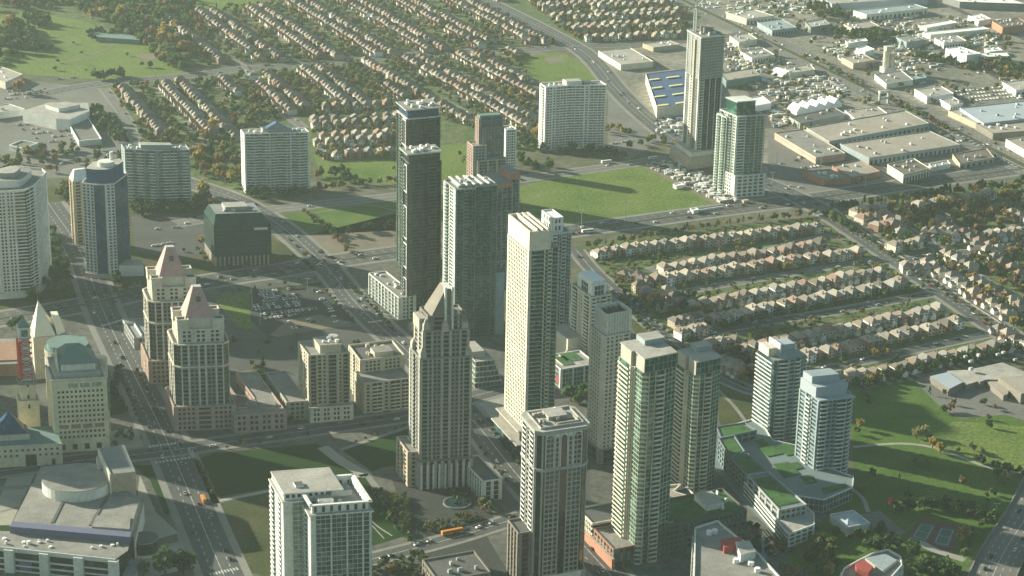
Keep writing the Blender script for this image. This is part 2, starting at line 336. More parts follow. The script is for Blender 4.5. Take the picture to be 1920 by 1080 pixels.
road('highway', [(1180, -50), (1260, -10), (1367, 42), (1440, 77), (1613, 160), (1780, 240), (1915, 308), (2080, 395)], 46, .125, 'old_asphalt', lanes=8, side=0, median=7)
road('bridge_road', [(2010, 800), (1965, 890), (1930, 960), (1880, 1040), (1845, 1120)], 26, .14, 'old_asphalt', lanes=6, side=2)
road('street', [(1080, 468), (1110, 505), (1160, 552), (1210, 600), (1265, 645), (1330, 694), (1392, 726), (1440, 740)], 12, .15, side=3, lanes=2)
road('street', [(1680, 490), (1760, 478), (1830, 470), (1960, 452)], 10, .15, side=2)
road('street', [(1640, 395), (1690, 425), (1733, 450), (1800, 495), (1880, 552), (1960, 610)], 10, .15, side=2)
road('street', [(1930, 420), (1850, 432), (1790, 415), (1700, 360)], 9, .15, side=2)
road('street', [(1215, 507), (1300, 489), (1420, 472), (1560, 441)], 8, .15, side=3, m='old_asphalt')
road('street', [(1225, 560), (1320, 541), (1500, 511), (1660, 485)], 8, .15, side=3, m='old_asphalt')
road('street', [(1270, 640), (1390, 612), (1560, 586), (1745, 552)], 9, .15, side=3)
road('street', [(1430, 715), (1560, 690), (1700, 660), (1850, 628)], 9, .15, side=3)
road('street', [(640, -20), (700, 30), (760, 70), (830, 105)], 11, .15, side=2, m='old_asphalt'); road('street', [(330, 60), (400, 100), (460, 128), (520, 200), (570, 240)], 9, .15, side=2, m='old_asphalt')
road('street', [(660, 110), (740, 150), (830, 190), (880, 215)], 9, .15, side=2, m='old_asphalt'); road('street', [(195, 165), (235, 220), (262, 270), (330, 300), (400, 250), (430, 220)], 10, .15, side=2, m='old_asphalt')
road('street', [(-60, 350), (60, 325), (150, 300), (260, 280)], 12, .15, side=2); road('street', [(0, 230), (90, 222), (200, 255)], 9, .15, side=1, m='old_asphalt')
for i, L in enumerate([[(1545, 255), (1660, 322), (1700, 345)], [(1440, 150), (1560, 205), (1640, 240)], [(1640, 40), (1780, 100), (1960, 190)], [(1580, 20), (1740, 70), (1850, 130)], [(1730, -20), (1800, 20), (1960, 90)], [(1340, 60), (1400, 150), (1440, 240)]]):
    road('service_road', L, 11, .11, 'lot_asphalt', side=0)
# paths
def path(pts, wd, m='path_stone', z=.13):
    L = smooth([G(*p) for p in pts]); mb = MB(); ribbon(mb, L, wd / 2, -wd / 2, z); return struct(mb.build('path', m))
path([(605, 838), (640, 865), (690, 893)], 9); path([(398, 942), (520, 918), (690, 890)], 4); path([(690, 893), (730, 950), (768, 1006)], 5, 'concrete'); path([(672, 940), (700, 980), (735, 1005)], 1.2)
path([(360, 862), (380, 905), (400, 945)], 9, 'path_stone'); path([(1600, 838), (1690, 832), (1760, 842), (1850, 875), (1930, 890)], 3.5); path([(1596, 915), (1618, 935), (1628, 960)], 3)
path([(1712, 1010), (1760, 1035), (1810, 1050)], 7); path([(60, 65), (130, 85), (210, 85), (120, 120)], 3, 'dirt'); path([(590, 400), (680, 385), (742, 395)], 3, 'dirt'); path([(640, 925), (660, 945), (720, 1010)], .8)
path([(1340, 725), (1375, 760), (1405, 800)], 3, 'concrete'); path([(640, 843), (767, 800)], 4, 'concrete'); path([(1280, 636), (1390, 606), (1560, 578), (1745, 545)], 2.2, 'sand')
path([(1555, 392), (1690, 482), (1800, 556), (1925, 638)], 2.0, 'sand', .19)
path([(0, 916), (60, 912)], 6, 'concrete'); path([(0, 960), (40, 950), (60, 946)], 3, 'concrete')
# crossings at the junctions
def crossing(a, b, n=10):
    mb = MB(); A, B = G(*a), G(*b); t = (B - A) / np.hypot(*(B - A)); nn = np.array([t[1], -t[0]]); L = np.hypot(*(B - A))
    for k in range(n):
        c = A + t * L * (k + .5) / n
        mb.quad(*[(*(c + t * sx * L / n * .28 + nn * sy * 1.8), .24) for sx, sy in ((-1, -1), (1, -1), (1, 1), (-1, 1))])
    struct(mb.build('crossing', 'road_paint'))
for a, b in [((278, 838), (345, 829)), ((290, 868), (358, 858)), ((392, 1078), (447, 1066)), ((355, 840), (362, 858)), ((628, 487), (650, 505)), ((690, 605), (730, 600)), ((1530, 405), (1570, 392)), ((190, 612), (230, 600))]: crossing(a, b)
# ---------------------------------------------------------------- towers
PLACES = []          # (x, y, phrase): landmarks that labels may refer to
def frame(Nb, Nty, Lx, Rx, azA=-20.0, azb=None, h=None):
    "footprint frame from the near corner of a building: its ground place, roof height, and how far its two faces reach"
    N = G(*Nb); h = height_at(N, Nty) if h is None else h
    e1, e2 = dirv(azB(Nb[0]) if azb is None else azb), dirv(azA)
    def solve(e, x):
        lo, hi = 0.0, 160.0; s0 = proj((*N, h))[0]
        for _ in range(40):
            m = (lo + hi) / 2; xx = proj((*(N + e * m), h))[0]
            if (xx < x) == (x > s0): lo = m
            else: hi = m
        return lo
    W = Rx[1] if isinstance(Rx, tuple) else solve(e1, Rx)
    D = Lx[1] if isinstance(Lx, tuple) else solve(e2, Lx)
    return N, e1, e2, W, D, h
def par(spec):
    out = []
    for s in spec.split():
        if '*' in s:
            a, n = s.split('*'); out += [(x[0], float(x[1:])) for x in a.split('+')] * int(n)
        else: out.append((s[0], float(s[1:])))
    return out
class Tower:
    def __init__(t, name, label, fr, cat='tower', group=None, phrase=None):
        t.N, t.e1, t.e2, t.W, t.D, t.h = fr
        t.root = thing(name, label, cat, (*t.N, 0), group)
        c = t.N + t.e1 * t.W / 2 + t.e2 * t.D / 2
        if phrase: PLACES.append((*c, phrase))
        BLOCKED.append([t.N + t.e1 * u + t.e2 * v for u, v in ((-3, -3), (t.W + 3, -3), (t.W + 3, t.D + 3), (-3, t.D + 3))])
    def P(t, u, v): return t.e1 * u + t.e2 * v
    def poly(t, L): return [t.P(*p) for p in L]
    def prism(t, name, L, z0, z1, m, top=None, parent=None, label=None):
        mb = MB(); mb.prism(t.poly(L), z0, z1, 0, 1 if top else None, True)
        o = mb.build(name, [m, top] if top else m, parent or t.root)
        if label: o['label'] = label
        return o
    def rect(t, name, u0, v0, u1, v1, z0, z1, m, top=None, parent=None, label=None):
        return t.prism(name, [(u0, v0), (u1, v0), (u1, v1), (u0, v1)], z0, z1, m, top, parent, label)
    def side(t, p, q, z0, z1, spec, fh, wall, rail, split, name='wall', out=.35, band=.36, bay=1.0, pier=None, thin=.2):
        "one face of a block: piers, spandrel bands, window grids and stacks of balconies along it"
        segs = par(spec); tot = sum(x[1] for x in segs); L = np.hypot(*(q - p)); a = .02; mb = MB(); pb = MB(); nf = max(1, int(round((z1 - z0) / fh))); fh = (z1 - z0) / nf
        L2 = L - .04
        for k, wd in segs:
            b = a + wd / tot * L2
            if k == 'P': (pb if pier else mb).wall(p, q, a, b, 0, out + .25, z0, z1 - .01)
            elif k == 'N': pass
            elif k == 'S': mb.wall(p, q, a, b, 0, out, z0, z1 - .01)
            elif k in 'BW':
                for i in range(nf): mb.wall(p, q, a, b, 0, out, z0 + i * fh, z0 + i * fh + fh * band)
                mb.wall(p, q, a, b, 0, out, z1 - .45, z1 - .02)
                if k == 'W':
                    n = max(1, int(round((b - a) / (3.4 * bay)))); st = (b - a) / n
                    for i in range(n + 1):
                        c = a + st * i; mb.wall(p, q, max(a, c - st * thin), min(b, c + st * thin), 0, out + .06, z0, z1 - .03)
            elif k == 'G':
                for i in range(nf): mb.wall(p, q, a, b, 0, .10, z0 + i * fh, z0 + i * fh + .32)
                n = max(1, int(round((b - a) / 3.2))); st = (b - a) / n
                for i in range(n + 1): mb.wall(p, q, max(a, a + st * i - .09), min(b, a + st * i + .09), 0, .16, z0, z1 - .02)
            elif k in 'KR':
                d = 1.7 if k == 'K' else 1.1
                def one(z):
                    m = MB(); m.wall(p, q, a, b, 0, d, 0, .28, 0); m.wall(p, q, a + .05, b - .05, d - .14, d - .03, .28, 1.25, 1)
                    m.wall(p, q, a + .03, a + .14, 0, d - .15, .28, 1.25, 1); m.wall(p, q, b - .14, b - .03, 0, d - .15, .28, 1.25, 1); return m
                me = None
                if split:
                    for i in range(nf):
                        if t.nb < 100:
                            if me is None: o = one(0).build('balcony', [wall, rail], t.root, (0, 0, z0 + i * fh)); me = o.data
                            else: link('balcony', me, t.root, (0, 0, z0 + i * fh))
                            t.nb += 1
                        else: t.rest.append((p, q, a, b, d, z0 + i * fh))
                else:
                    m = MB()
                    for i in range(nf):
                        z = z0 + i * fh; m.wall(p, q, a, b, 0, d, z, z + .28, 0); m.wall(p, q, a + .05, b - .05, d - .14, d - .03, z + .28, z + 1.25, 1)
                    m.wall(p, q, (a + b) / 2 - .15, (a + b) / 2 + .15, 0, d - .2, z0, z1 - .03, 0)
                    m.build('balcony_stack', [wall, rail], t.root)
            a = b
        if mb.v: mb.build(name, wall, t.root)
        if pb.v: pb.build('pier', pier, t.root)
    nb = 0
    def block(t, L, z0, z1, specs, fh=3.1, glass='glass_dark', wall='cream', rail=None, roof='gravel_roof', parapet=1.0, split=False, walls=None, **kw):
        "a storeyed block on the local footprint L (counter-clockwise); specs gives each face its bays, None a plain window grid"
        P = t.poly(L); t.rest = []
        mb = MB(); mb.prism(P, z0, z1, 0, 1, True); mb.build('glazing', [glass, roof], t.root)
        for i, s in enumerate(specs):
            p, q = P[i], P[(i + 1) % len(P)]
            if s: t.side(p, q, z0, z1, s, fh, walls[i] if walls else wall, rail or wall, split, **kw)
        if parapet:
            mb = MB()
            for i in range(len(P)):
                p, q = P[i], P[(i + 1) % len(P)]; d = q - p; l = np.hypot(*d); mb.wall(p, q, 0, l, -.3, .42, z1 - .01, z1 + parapet)
            mb.build('parapet', wall, t.root)
        if t.rest:
            mb = MB()
            for p, q, a, b, d, z in t.rest:
                mb.wall(p, q, a, b, 0, d, z, z + .28, 0); mb.wall(p, q, a + .05, b - .05, d - .14, d - .03, z + .28, z + 1.25, 1)
            o = mb.build('balcony', [wall, rail or wall], t.root); o['kind'] = 'stuff'
    def box(t, u0, v0, u1, v1, z0, z1, front, left, **kw):
        t.block([(u0, v0), (u1, v0), (u1, v1), (u0, v1)], z0, z1, [front, left, front, left], **kw)
    def units(t, u0, v0, u1, v1, z, n, m='steel', s=(1.5, 3.2)):
        for _ in range(n):
            u, v = random.uniform(u0, u1), random.uniform(v0, v1); a, b, c = random.uniform(*s), random.uniform(*s), random.uniform(1, 2.2)
            mb = MB(); mb.prism(t.poly([(u, v), (u + a, v), (u + a, v + b), (u, v + b)]), z, z + c, 0, None, True); mb.prism(t.poly([(u + .3, v + .3), (u + a - .3, v + .3), (u + a - .3, v + b - .3), (u + .3, v + b - .3)]), z + c, z + c + .3)
            mb.build('roof_unit', m, t.root)
BLOCKED = []
# --- pair with pink pyramid roofs
def pink(apex_src, label, phrase, ref=[None]):
    fr = frame((338, 800), 619, 319, 428, -18, 80)
    if ref[0] is None: ref[0] = fr[0] + dirv(80) * fr[3] / 2 + dirv(-18) * fr[4] / 2
    N, e1, e2, W, D, h = fr; W, D = 38.0, 33.0; hz = h + 32
    ctr = G(*apex_src, hz); N = ctr - e1 * W / 2 - e2 * D / 2
    t = Tower('pyramid_roofed_tower', label, (N, e1, e2, W, D, h), group='twin towers with pink pyramid roofs', phrase=phrase)
    b = 18.0
    t.box(-2.5, -3, W + 3, D + 3, 0, b, 'P1 W6 P1 B4 P1 W6 P1', 'P1 W5 P1 W5 P1', wall='pink_stone', glass='glass_brown', fh=3.6, name='podium_wall')
    c = 4.0
    L = [(c, 0), (W - c, 0), (W, c), (W, D - c), (W - c, D), (c, D), (0, D - c), (0, c)]
    F = 'P.5 B2 P.7 W3.2 P.7 B1.8 P.7 W3.2 P.7 B2 P.5'; Cn = 'G1'; Sd = 'P.6 B2.5 P.6 G3 P.6 B2.5 P.6'
    z1 = h - 10
    t.block(L, b, z1, [F, Cn, Sd, Cn, F, Cn, Sd, Cn], wall='mid_grey', pier='cream_light', glass='glass_dark', fh=3.0)
    for z in (z1 - 17, z1): 
        mb = MB(); P = t.poly(L)
        for i in range(8):
            p, q = P[i], P[(i + 1) % 8]; mb.wall(p, q, -.2, np.hypot(*(q - p)) + .2, .3, 1.1, z, z + 1.1)
        mb.build('cornice', 'cream_light', t.root)
    i = 3.5
    t.box(i, i, W - i, D - i, z1 + .2, h, 'P.6 W2 P.8 W2 P.8 W2 P.6', 'P.6 W2 P.8 W2 P.6', wall='cream_light', glass='glass_dark', fh=3.4)
    for u in (2.5, W - 10.5):
        for v in (2.5, D - 10):
            t.rect('corner_turret', u, v, u + 8, v + 7.5, h + .1, h + 7.5, 'cream_light', 'dark_roof')
            mb = MB(); P = t.poly([(u, v), (u + 8, v), (u + 8, v + 7.5), (u, v + 7.5)])
            for k in range(4): mb.wall(P[k], P[(k + 1) % 4], 0, np.hypot(*(P[(k + 1) % 4] - P[k])), -.5, .35, h + 7.49, h + 8.6)
            mb.build('parapet', 'cream_light', t.root)
    q = 8.5; base = [(q, q - 2.5), (W - q, q - 2.5), (W - q, D - q + 2.5), (q, D - q + 2.5)]
    t.prism('crown_base', base, h + .1, h + 8, 'cream_light')
    tp = [(W / 2 - 3, D / 2 - 2.6), (W / 2 + 3, D / 2 - 2.6), (W / 2 + 3, D / 2 + 2.6), (W / 2 - 3, D / 2 + 2.6)]
    mb = MB(); mb.prism(t.poly(base), h + 7, h + 29, 0, 1, top_poly=t.poly(tp)); mb.prism(t.poly([(W / 2 - 1.5, q + 1.5), (W / 2 + 1.5, q + 1.5), (W / 2 + 1.5, q + 7), (W / 2 - 1.5, q + 7)]), h + 19, h + 22.5, 2, None)
    mb.build('pyramid_roof', ['pink_roof', 'steel', 'dark_roof'], t.root)
    return t
pink((368, 528), 'stone tower with pink pyramid roof, nearer of the twin pair beside the city hall', 'the nearer pink-roofed tower')
pink((318, 454), 'stone tower with pink pyramid roof, half hidden behind its nearer twin', 'the farther pink-roofed tower')
# --- dark glass office block
t = Tower('glass_office_block', 'dark green glass office block with sloped glass roof edge beside the wide road', frame((403, 500), 424, 382, 508, -20, 79), 'office', phrase='the dark glass office block')
W, D, h = t.W, t.D, t.h
t.box(3, 3, W - 3, D - 3, 0, 9, 'G1', 'G1', glass='glass_dark', wall='mid_grey', parapet=0)
mb = MB()
for k in range(13):
    for (p, q) in ((t.P(0, 0), t.P(W, 0)), (t.P(0, D), t.P(0, 0))):
        l = np.hypot(*(q - p)); s = l * (k + .1) / 13; mb.wall(p, q, s, s + 1.4, -1.3, 0, 0, 9)
mb.build('colonnade', 'stone', t.root)
t.block([(0, 0), (W, 0), (W, D), (0, D)], 9, h, ['G1', 'G1', 'G1', 'G1'], glass='glass_office', wall='dark_grey', parapet=0, fh=3.7)
mb = MB(); mb.prism(t.poly([(0, 0), (W, 0), (W, D), (0, D)]), h, h + 8, 0, 1, top_poly=t.poly([(4, 10), (W - 6, 10), (W - 6, D - 3), (4, D - 3)])); mb.build('sloped_roof', ['glass_office', 'mid_grey'], t.root)
t.rect('penthouse', 14, 18, W - 16, D - 10, h + 8, h + 11.5, 'grey', 'pale_roof'); t.units(10, 14, W - 12, D - 8, h + 8, 7, 'offwhite')
t.rect('sign_board', W - 15, -.35, W - 3, -.15, h - 5, h - 2.6, 'offwhite')
# --- slabs and towers on the far side
t = Tower('apartment_slab', 'pale grey apartment slab with rows of balconies and a blue roof gable', frame((461, 362), 252, ('m', 16), 579, -20, 80), 'apartment block', phrase='the pale slab with a blue roof gable')
W, D, h = t.W, t.D, t.h
t.box(0, 0, W, D, 0, h, 'P.8 B3 K4 B3 K4 P.8 K4 B4 K4 P.8 B3 K4 B3 P.8', 'S1 B1 S1', wall='white', rail='offwhite', fh=2.9, glass='glass_hazy')
t.rect('penthouse', W * .3, 4, W * .75, D - 3, h, h + 4, 'grey', 'blue_roof')
mb = MB(); a, b = W * .36, W * .68; P = [t.P(a, 5), t.P(b, 5), t.P(b, D - 4), t.P(a, D - 4)]; r0, r1 = t.P((a + b) / 2, 5), t.P((a + b) / 2, D - 4)
mb.face([(*P[0], h + 4), (*P[1], h + 4), (*r0, h + 10)], 1); mb.quad((*P[1], h + 4), (*P[2], h + 4), (*r1, h + 10), (*r0, h + 10)); mb.quad((*P[3], h + 4), (*P[0], h + 4), (*r0, h + 10), (*r1, h + 10)); mb.face([(*P[2], h + 4), (*P[3], h + 4), (*r1, h + 10)], 1)
mb.build('gable_roof', ['blue_roof', 'blue_grey'], t.root); t.units(3, 3, W * .28, D - 5, h, 5, 'offwhite'); t.units(W * .78, 3, W - 4, D - 5, h, 4, 'offwhite')
t = Tower('apartment_slab', 'green-grey folded apartment slab behind the blue tower', frame((240, 388), 283, ('m', 19), 357, -20, 88), 'apartment block', phrase='the green-grey folded slab')
W, D, h = t.W, t.D, t.h; m = W * .48
t.block([(0, 4), (m, 0), (W, 5), (W, 5 + D), (m, D), (0, D + 4)], 0, h, ['P.5 K3 B2 K3 P.5 B2 K3 P.5', 'P.5 B2 K3 P.5 K3 B2 K3 P.5', 'S1 B1 S1', 'B1', 'B1', 'S1 B1 S1'], wall='blue_grey', rail='offwhite', fh=2.9, glass='glass_hazy')
t.prism('penthouse', [(m - 14, 6), (m + 16, 7), (m + 16, D - 3), (m - 14, D - 2)], h, h + 4.5, 'blue_grey', 'pale_roof'); t.units(3, 7, W - 5, D - 3, h, 12, 'offwhite')
t = Tower('apartment_slab', 'broad white apartment slab standing alone beyond the mown field', frame((1021, 282), 165, 1013, 1137, -20, 76), 'apartment block', phrase='the broad white slab')
W, D, h = t.W, max(t.D, 16), t.h; m = W * .40
t.block([(0, 0), (m, 4), (W, 0), (W, D), (m, D + 4), (0, D)], 0, h, ['P.6 K3 P.4 W2 P.4 K4 P.4 K3', 'K3 P.4 K4 P.4 W2 P.4 K4 P.4 K3 P.6', 'P1 K3 P1', 'B1', 'B1', 'P1 K3 P1'], wall='bright_white', rail='bright_white', fh=2.8, glass='glass_hazy', parapet=1.3)
t.rect('penthouse', W * .36, 5, W * .62, D - 2, h, h + 5, 'white', 'pale_roof'); t.rect('penthouse', W * .66, 6, W * .8, D - 3, h, h + 3.5, 'grey', 'dark_roof'); t.units(4, 4, W - 6, D - 3, h, 12, 'white')
t = Tower('apartment_tower', 'slim gold-lit tower with sloped white top behind the blue glass tower', frame((143, 458), 342, 130, 166, -24, 62), phrase='the slim gold-lit tower')
W, D, h = t.W, t.D, t.h
t.box(0, 0, W, D, 0, h, 'P1 B2 P1 B2 P1', 'P1 W2 P1 K2 P1 W2 P1', wall='sand', fh=3)
mb = MB(); mb.prism(t.poly([(0, 0), (W, 0), (W, D), (0, D)]), h + 1, h + 8, 0, None, top_poly=t.poly([(4, D - 4), (W, D - 4), (W, D), (4, D)])); mb.build('sloped_roof', 'white', t.root)
# --- blue glass tower
g = [G(163, 518), G(184, 521), G(204, 521), G(222, 519), G(246, 499)]
t = Tower('apartment_tower', 'blue glass tower between two white window strips, with a low white annexe', (g[0], dirv(90), dirv(0), 1, 1, height_at(g[1], 347)), phrase='the blue glass tower')
h = t.h; q = [p - g[0] for p in g]; bk = [q[4] + dirv(-25) * 12, q[0] + dirv(5) * 26, q[0] + dirv(0) * 8]
L = [(p[0], p[1]) for p in q + bk]
t.block(L, 4, h, ['W1', 'N1 N1', 'P.2 W1', 'N1', 'B1', 'B1', 'B1', 'B1'], wall='offwhite', rail='glass_blue', glass='glass_blue', fh=2.9)
c = sum(q) / 5 + dirv(5) * 6
t.prism('podium', [(p[0] * 1.1 - 1, p[1] * 1.1 - 2) for p in L], 0, 4, 'stone', 'pale_roof')
t.prism('blue_crown', [(p[0] * .82 + c[0] * .18, p[1] * .82 + c[1] * .18) for p in L], h, h + 13, 'blue_roof', 'pale_roof')
o = MB().prism([(c[0] + x * .5, c[1] + y * .5) for x, y in circle((0, 4), 14)], h + 13, h + 17).build('penthouse', 'offwhite', t.root); t.prism('vent_stack', circle((c[0] + 4, c[1] + 6), 1.6, 10), h + 17, h + 24, 'white')
t.prism('annexe', [tuple(x) for x in (q[3] + dirv(60) * 1, q[3] + dirv(80) * 22, q[3] + dirv(80) * 22 + dirv(-20) * 16, q[3] + dirv(60) * 1 + dirv(-20) * 16)], 0, 10, 'offwhite', 'pale_roof')
# --- white tower at the left edge
g = [G(-70, 556), G(6, 560), G(58, 556), G(76, 545), G(97, 518)]
t = Tower('apartment_tower', 'tall off-white many-sided apartment tower at the edge of the trees', (g[1], dirv(90), dirv(0), 1, 1, height_at(g[1], 362)), phrase='the tall off-white tower')
h = t.h; q = [p - g[1] for p in g]; L = [(p[0], p[1]) for p in q + [q[4] + dirv(-28) * 12, q[4] + dirv(-60) * 34, q[0] + dirv(0) * 34]]
t.block(L, 5, h, ['P.5 W3 P.5 K3 P.5 W3 P.5', 'P.4 W2 P.4 W2 P.4 B3', 'R3 P.5', 'P.4 W3 P.4', 'P.4 B2 P.4 W2 P.4', 'B1', 'B1', 'B1'], wall='offwhite', rail='offwhite', glass='glass_dark', fh=2.9, parapet=1.6)
t.prism('podium', [(p[0] * 1.07, p[1] * 1.07 - 2) for p in L], 0, 5, 'offwhite', 'pale_roof')
c = sum(np.array(p) for p in L) / 8
t.prism('penthouse', [(p[0] * .6 + c[0] * .4, p[1] * .6 + c[1] * .4) for p in L], h, h + 6, 'offwhite', 'gravel_roof'); t.prism('mechanical_box', [(p[0] * .3 + c[0] * .7, p[1] * .3 + c[1] * .7) for p in L], h + 6, h + 10, 'grey', 'pale_roof')
for k in range(6):
    p = c + dirv(60 * k) * random.uniform(9, 15); t.prism('roof_unit', circle(p, 1.3, 8), h, h + 3, 'white')
# --- dark twin condominium towers
def twin(Nb, Nty, Lx, Rx, label, phrase, near):
    t = Tower('condominium_tower', label, frame(Nb, Nty, Lx, Rx, -20, 66), group='dark twin condominium towers', phrase=phrase)
    W, D, h = t.W, t.D, t.h
    t.box(0, 0, W, D, 0, h - 7, 'P.4 G2 P.3 B5 P.3 G3 P.3 B4 P.3 G2 P.3', 'P.3 G2 P.3 K3 P.3 W3 P.3', wall='dark_grey', rail='glass_rail', glass='glass_dark', fh=2.95, parapet=0, band=.3)
    t.box(1, 1, W - 1, D - 1, h - 7, h, 'G1', 'G1', wall='dark_grey', glass='glass_blue' if not near else 'glass_dark', parapet=0, fh=3.5)
    t.rect('roof_slab', -1.2, -1.2, W + 1.2, D + 1.2, h, h + 1.0, 'steel', 'gravel_roof')
    if not near: t.rect('cornice', -.5, -.5, W + .5, D + .5, h - 8.0, h - 6.9, 'offwhite')
    t.units(2, 2, W - 4, D - 4, h + 1, 12, 'white')
    mb = MB(); p, q = t.P(0, D), t.P(0, 0); l = np.hypot(*(q - p))
    for z0, z1, a, b in ((h - 32, h - 9, .55, .98), (h - 72, h - 44, .55, .98), (h - 97, h - 76, .5, .98), (h - 125, h - 106, .55, .98)):
        mb.wall(p, q, l * a, l * a + .7, .3, 1.0, z0, z1); mb.wall(p, q, l * b - .7, l * b, .3, 1.0, z0, z1); mb.wall(p, q, l * a, l * b, .35, .95, z1 - .7, z1); mb.wall(p, q, l * a, l * b, .35, .95, z0, z0 + .7)
    mb.build('facade_frame', 'white', t.root); return t
tw = twin((764, 598), 291, 752, 827, 'very dark glass condominium tower, nearer of the two with white roof slabs', 'the nearer dark twin tower', True)
twin((762, 508), 208, 745, 825, 'dark glass condominium tower with a blue top band behind its nearer twin', 'the farther dark twin tower', False)
t = Tower('podium_townhouses', 'row of glassy lattice-fronted townhouses at the foot of the dark twin tower', frame((748, 600), 560, 692, ('m', 15), -26, 66, h=19), 'townhouses')
t.box(0, 0, t.W, t.D, 0, 19, 'P1 W3 P1', 'P.6+G3*9 P.6', wall='offwhite', glass='glass_teal', fh=3.2); t.units(3, 5, 11, t.D - 5, 19, 8, 'offwhite')
# --- block of balcony towers in the middle
t = Tower('condominium_tower', 'grey slatted-balcony tower with stepped roof beams behind the peaked dark tower', frame((852, 640), 357, 833, 937, -22, 72), phrase='the grey slatted tower')
W, D, h = t.W, t.D, t.h
t.block([(0, 0), (W * .45, 0), (W * .45, 5), (W, 5), (W, D), (0, D)], 0, h, ['P.6 K4 P.6 B3 K4 P.4', 'B1', 'P.4 K5 G2 K5 P.5 G3 P.4', 'B1', 'B1', 'P1 K2 P.5 B2 P1'], wall='grey', walls=['mid_grey'] * 5 + ['offwhite'], rail='glass_green', glass='glass_green', fh=2.9)
for k in range(5): t.rect('roof_beam', 3 + k * W / 6, 1, 4.5 + k * W / 6, D - 1, h + 3, h + 4, 'offwhite')
t.rect('penthouse', 4, 6, W - 6, D - 4, h, h + 3, 'blue_grey', 'gravel_roof'); t.units(6, 8, W - 8, D - 6, h + 3, 6)
t.rect('terrace_wing', W - 1, 6, W + 8, D - 6, 0, h * .42, 'blue_grey', 'dark_roof')
t = Tower('condominium_tower', 'teal glass tower with a flat terracotta top beside the slatted grey tower', frame((928, 540), 345, 905, 961, -22, 66), phrase='the teal tower with terracotta top')
W, D, h = t.W, t.D, t.h
t.box(0, 0, W, D, 0, h - 4, 'P.3 G2 P.3 G2 P.3 G2 P.3', 'P1 W3 P1', wall='terracotta', walls=['blue_grey', 'blue_grey', 'terracotta', 'terracotta'], glass='glass_teal', fh=3, parapet=0); t.rect('roof_cap', -.5, -.5, W + .5, D + .5, h - 4, h, 'terracotta', 'mid_grey')
t.box(W, 4, W + 8, D * .8, 0, h + 1, 'P.3 K2 P.3', 'S1', wall='blue_grey', rail='glass_rail', glass='glass_teal', fh=3, parapet=0); t.rect('roof_cap', W - 1, 3, W + 8.6, D * .85, h + 1, h + 7, 'terracotta', 'mid_grey')
t = Tower('condominium_tower', 'teal glass tower with brick-coloured stepped sides, farthest of the middle cluster', frame((893, 384), 250, ('m', 13), 944, -22, 70), phrase='the brick-sided teal tower')
W, D, h = t.W, t.D, t.h
t.box(3, 3, W, D, 0, h + 14, 'P.6 G3 P.3 G3 P.3', 'P1 W2 P1 W2 P1', wall='pink_stone', walls=['mid_grey', 'mid_grey', 'mid_grey', 'pink_stone'], glass='glass_blue', fh=3, parapet=0); t.rect('roof_cap', 4, 4, W - 1, D - 1, h + 14, h + 16, 'copper_green', 'copper_green')
t.box(6, 0, W + .5, 3, 0, h + 4, 'P1 G3 P.4 G3 P.4', 'S1', wall='terracotta', walls=['slate', 'slate', 'slate', 'pink_stone'], glass='glass_teal', fh=3, parapet=.8)
t.box(-5, -4, 8, D, 0, h - 12, 'P.6 W3 P.6', 'P.6 W2 P.6 W2 P.6 W2 P.6', wall='pink_stone', walls=['blue_grey', 'blue_grey', 'pink_stone', 'pink_stone'], glass='glass_dark', fh=3)
t.box(-2, -8, W + 1, 0, 0, h - 26, 'P.4 G2 P.4 G2 P.4 G2 P.4', 'P.5 W1 P.5', wall='sand', glass='glass_teal', fh=3)
t = Tower('apartment_tower', 'small white balcony tower peeping out behind the teal brick-sided tower', frame((948, 325), 245, ('m', 16), 968, -20, 70), phrase='the small white tower')
t.box(0, 0, t.W, t.D, 0, t.h, 'P.5 K2 P.5 K2 P.5', 'P1 B2 P1', wall='white', rail='white', fh=2.9); t.units(1, 2, t.W - 3, t.D - 4, t.h, 3, 'white')
# --- tower under construction with its crane
t = Tower('unfinished_tower', 'tallest tower, still under construction, with bare concrete top floors', frame((1303, 312), 72, 1290, 1358, -18, 60), phrase='the tower under construction')
W, D, h = t.W, t.D, t.h
t.rect('podium', -14, -8, W + 4, D + 4, 0, 12, 'sand', 'pale_roof'); t.rect('podium_step', -8, -5, W + 2, D + 2, 12, 17, 'cream_light', 'pale_roof')
z1 = h * .68
t.box(0, 0, W, D, 17, z1, 'P.5 K2 P.3 G3 P.3 G3 P.3 G3 P.5', 'P.6 W2 P.5 K2 P.4 W2 P.5', wall='mid_grey', pier='offwhite', rail='offwhite', glass='glass_dark', fh=3, parapet=0, band=.25)
t.box(0, 0, W, D, z1, h, 'P.5 K2 P.3 B3 P.3 B3 P.3 B3 P.5', 'P.6 B2 P.5 B2 P.4 B2 P.5', wall='grey', rail='stone', glass='mid_grey', fh=3, parapet=0, band=.22)
t.rect('top_formwork', -1, -1, W + 1, D + 1, h, h + 1.2, 'offwhite', 'concrete'); t.units(2, 2, W - 4, D - 4, h + 1.2, 16, 'offwhite', (1, 4)); t.rect('core_wall', W * .35, D * .4, W * .75, D * .7, h + 1.2, h + 7, 'concrete')
t.rect('hoist_track', -1.8, D * .35, -.6, D * .43, 12, h - 4, 'sand')
c = thing('tower_crane', 'pale lattice tower crane rising from the roof of the unfinished tower', 'crane', (*(t.N + t.P(W * .15, D * .75)), h + 1.2))
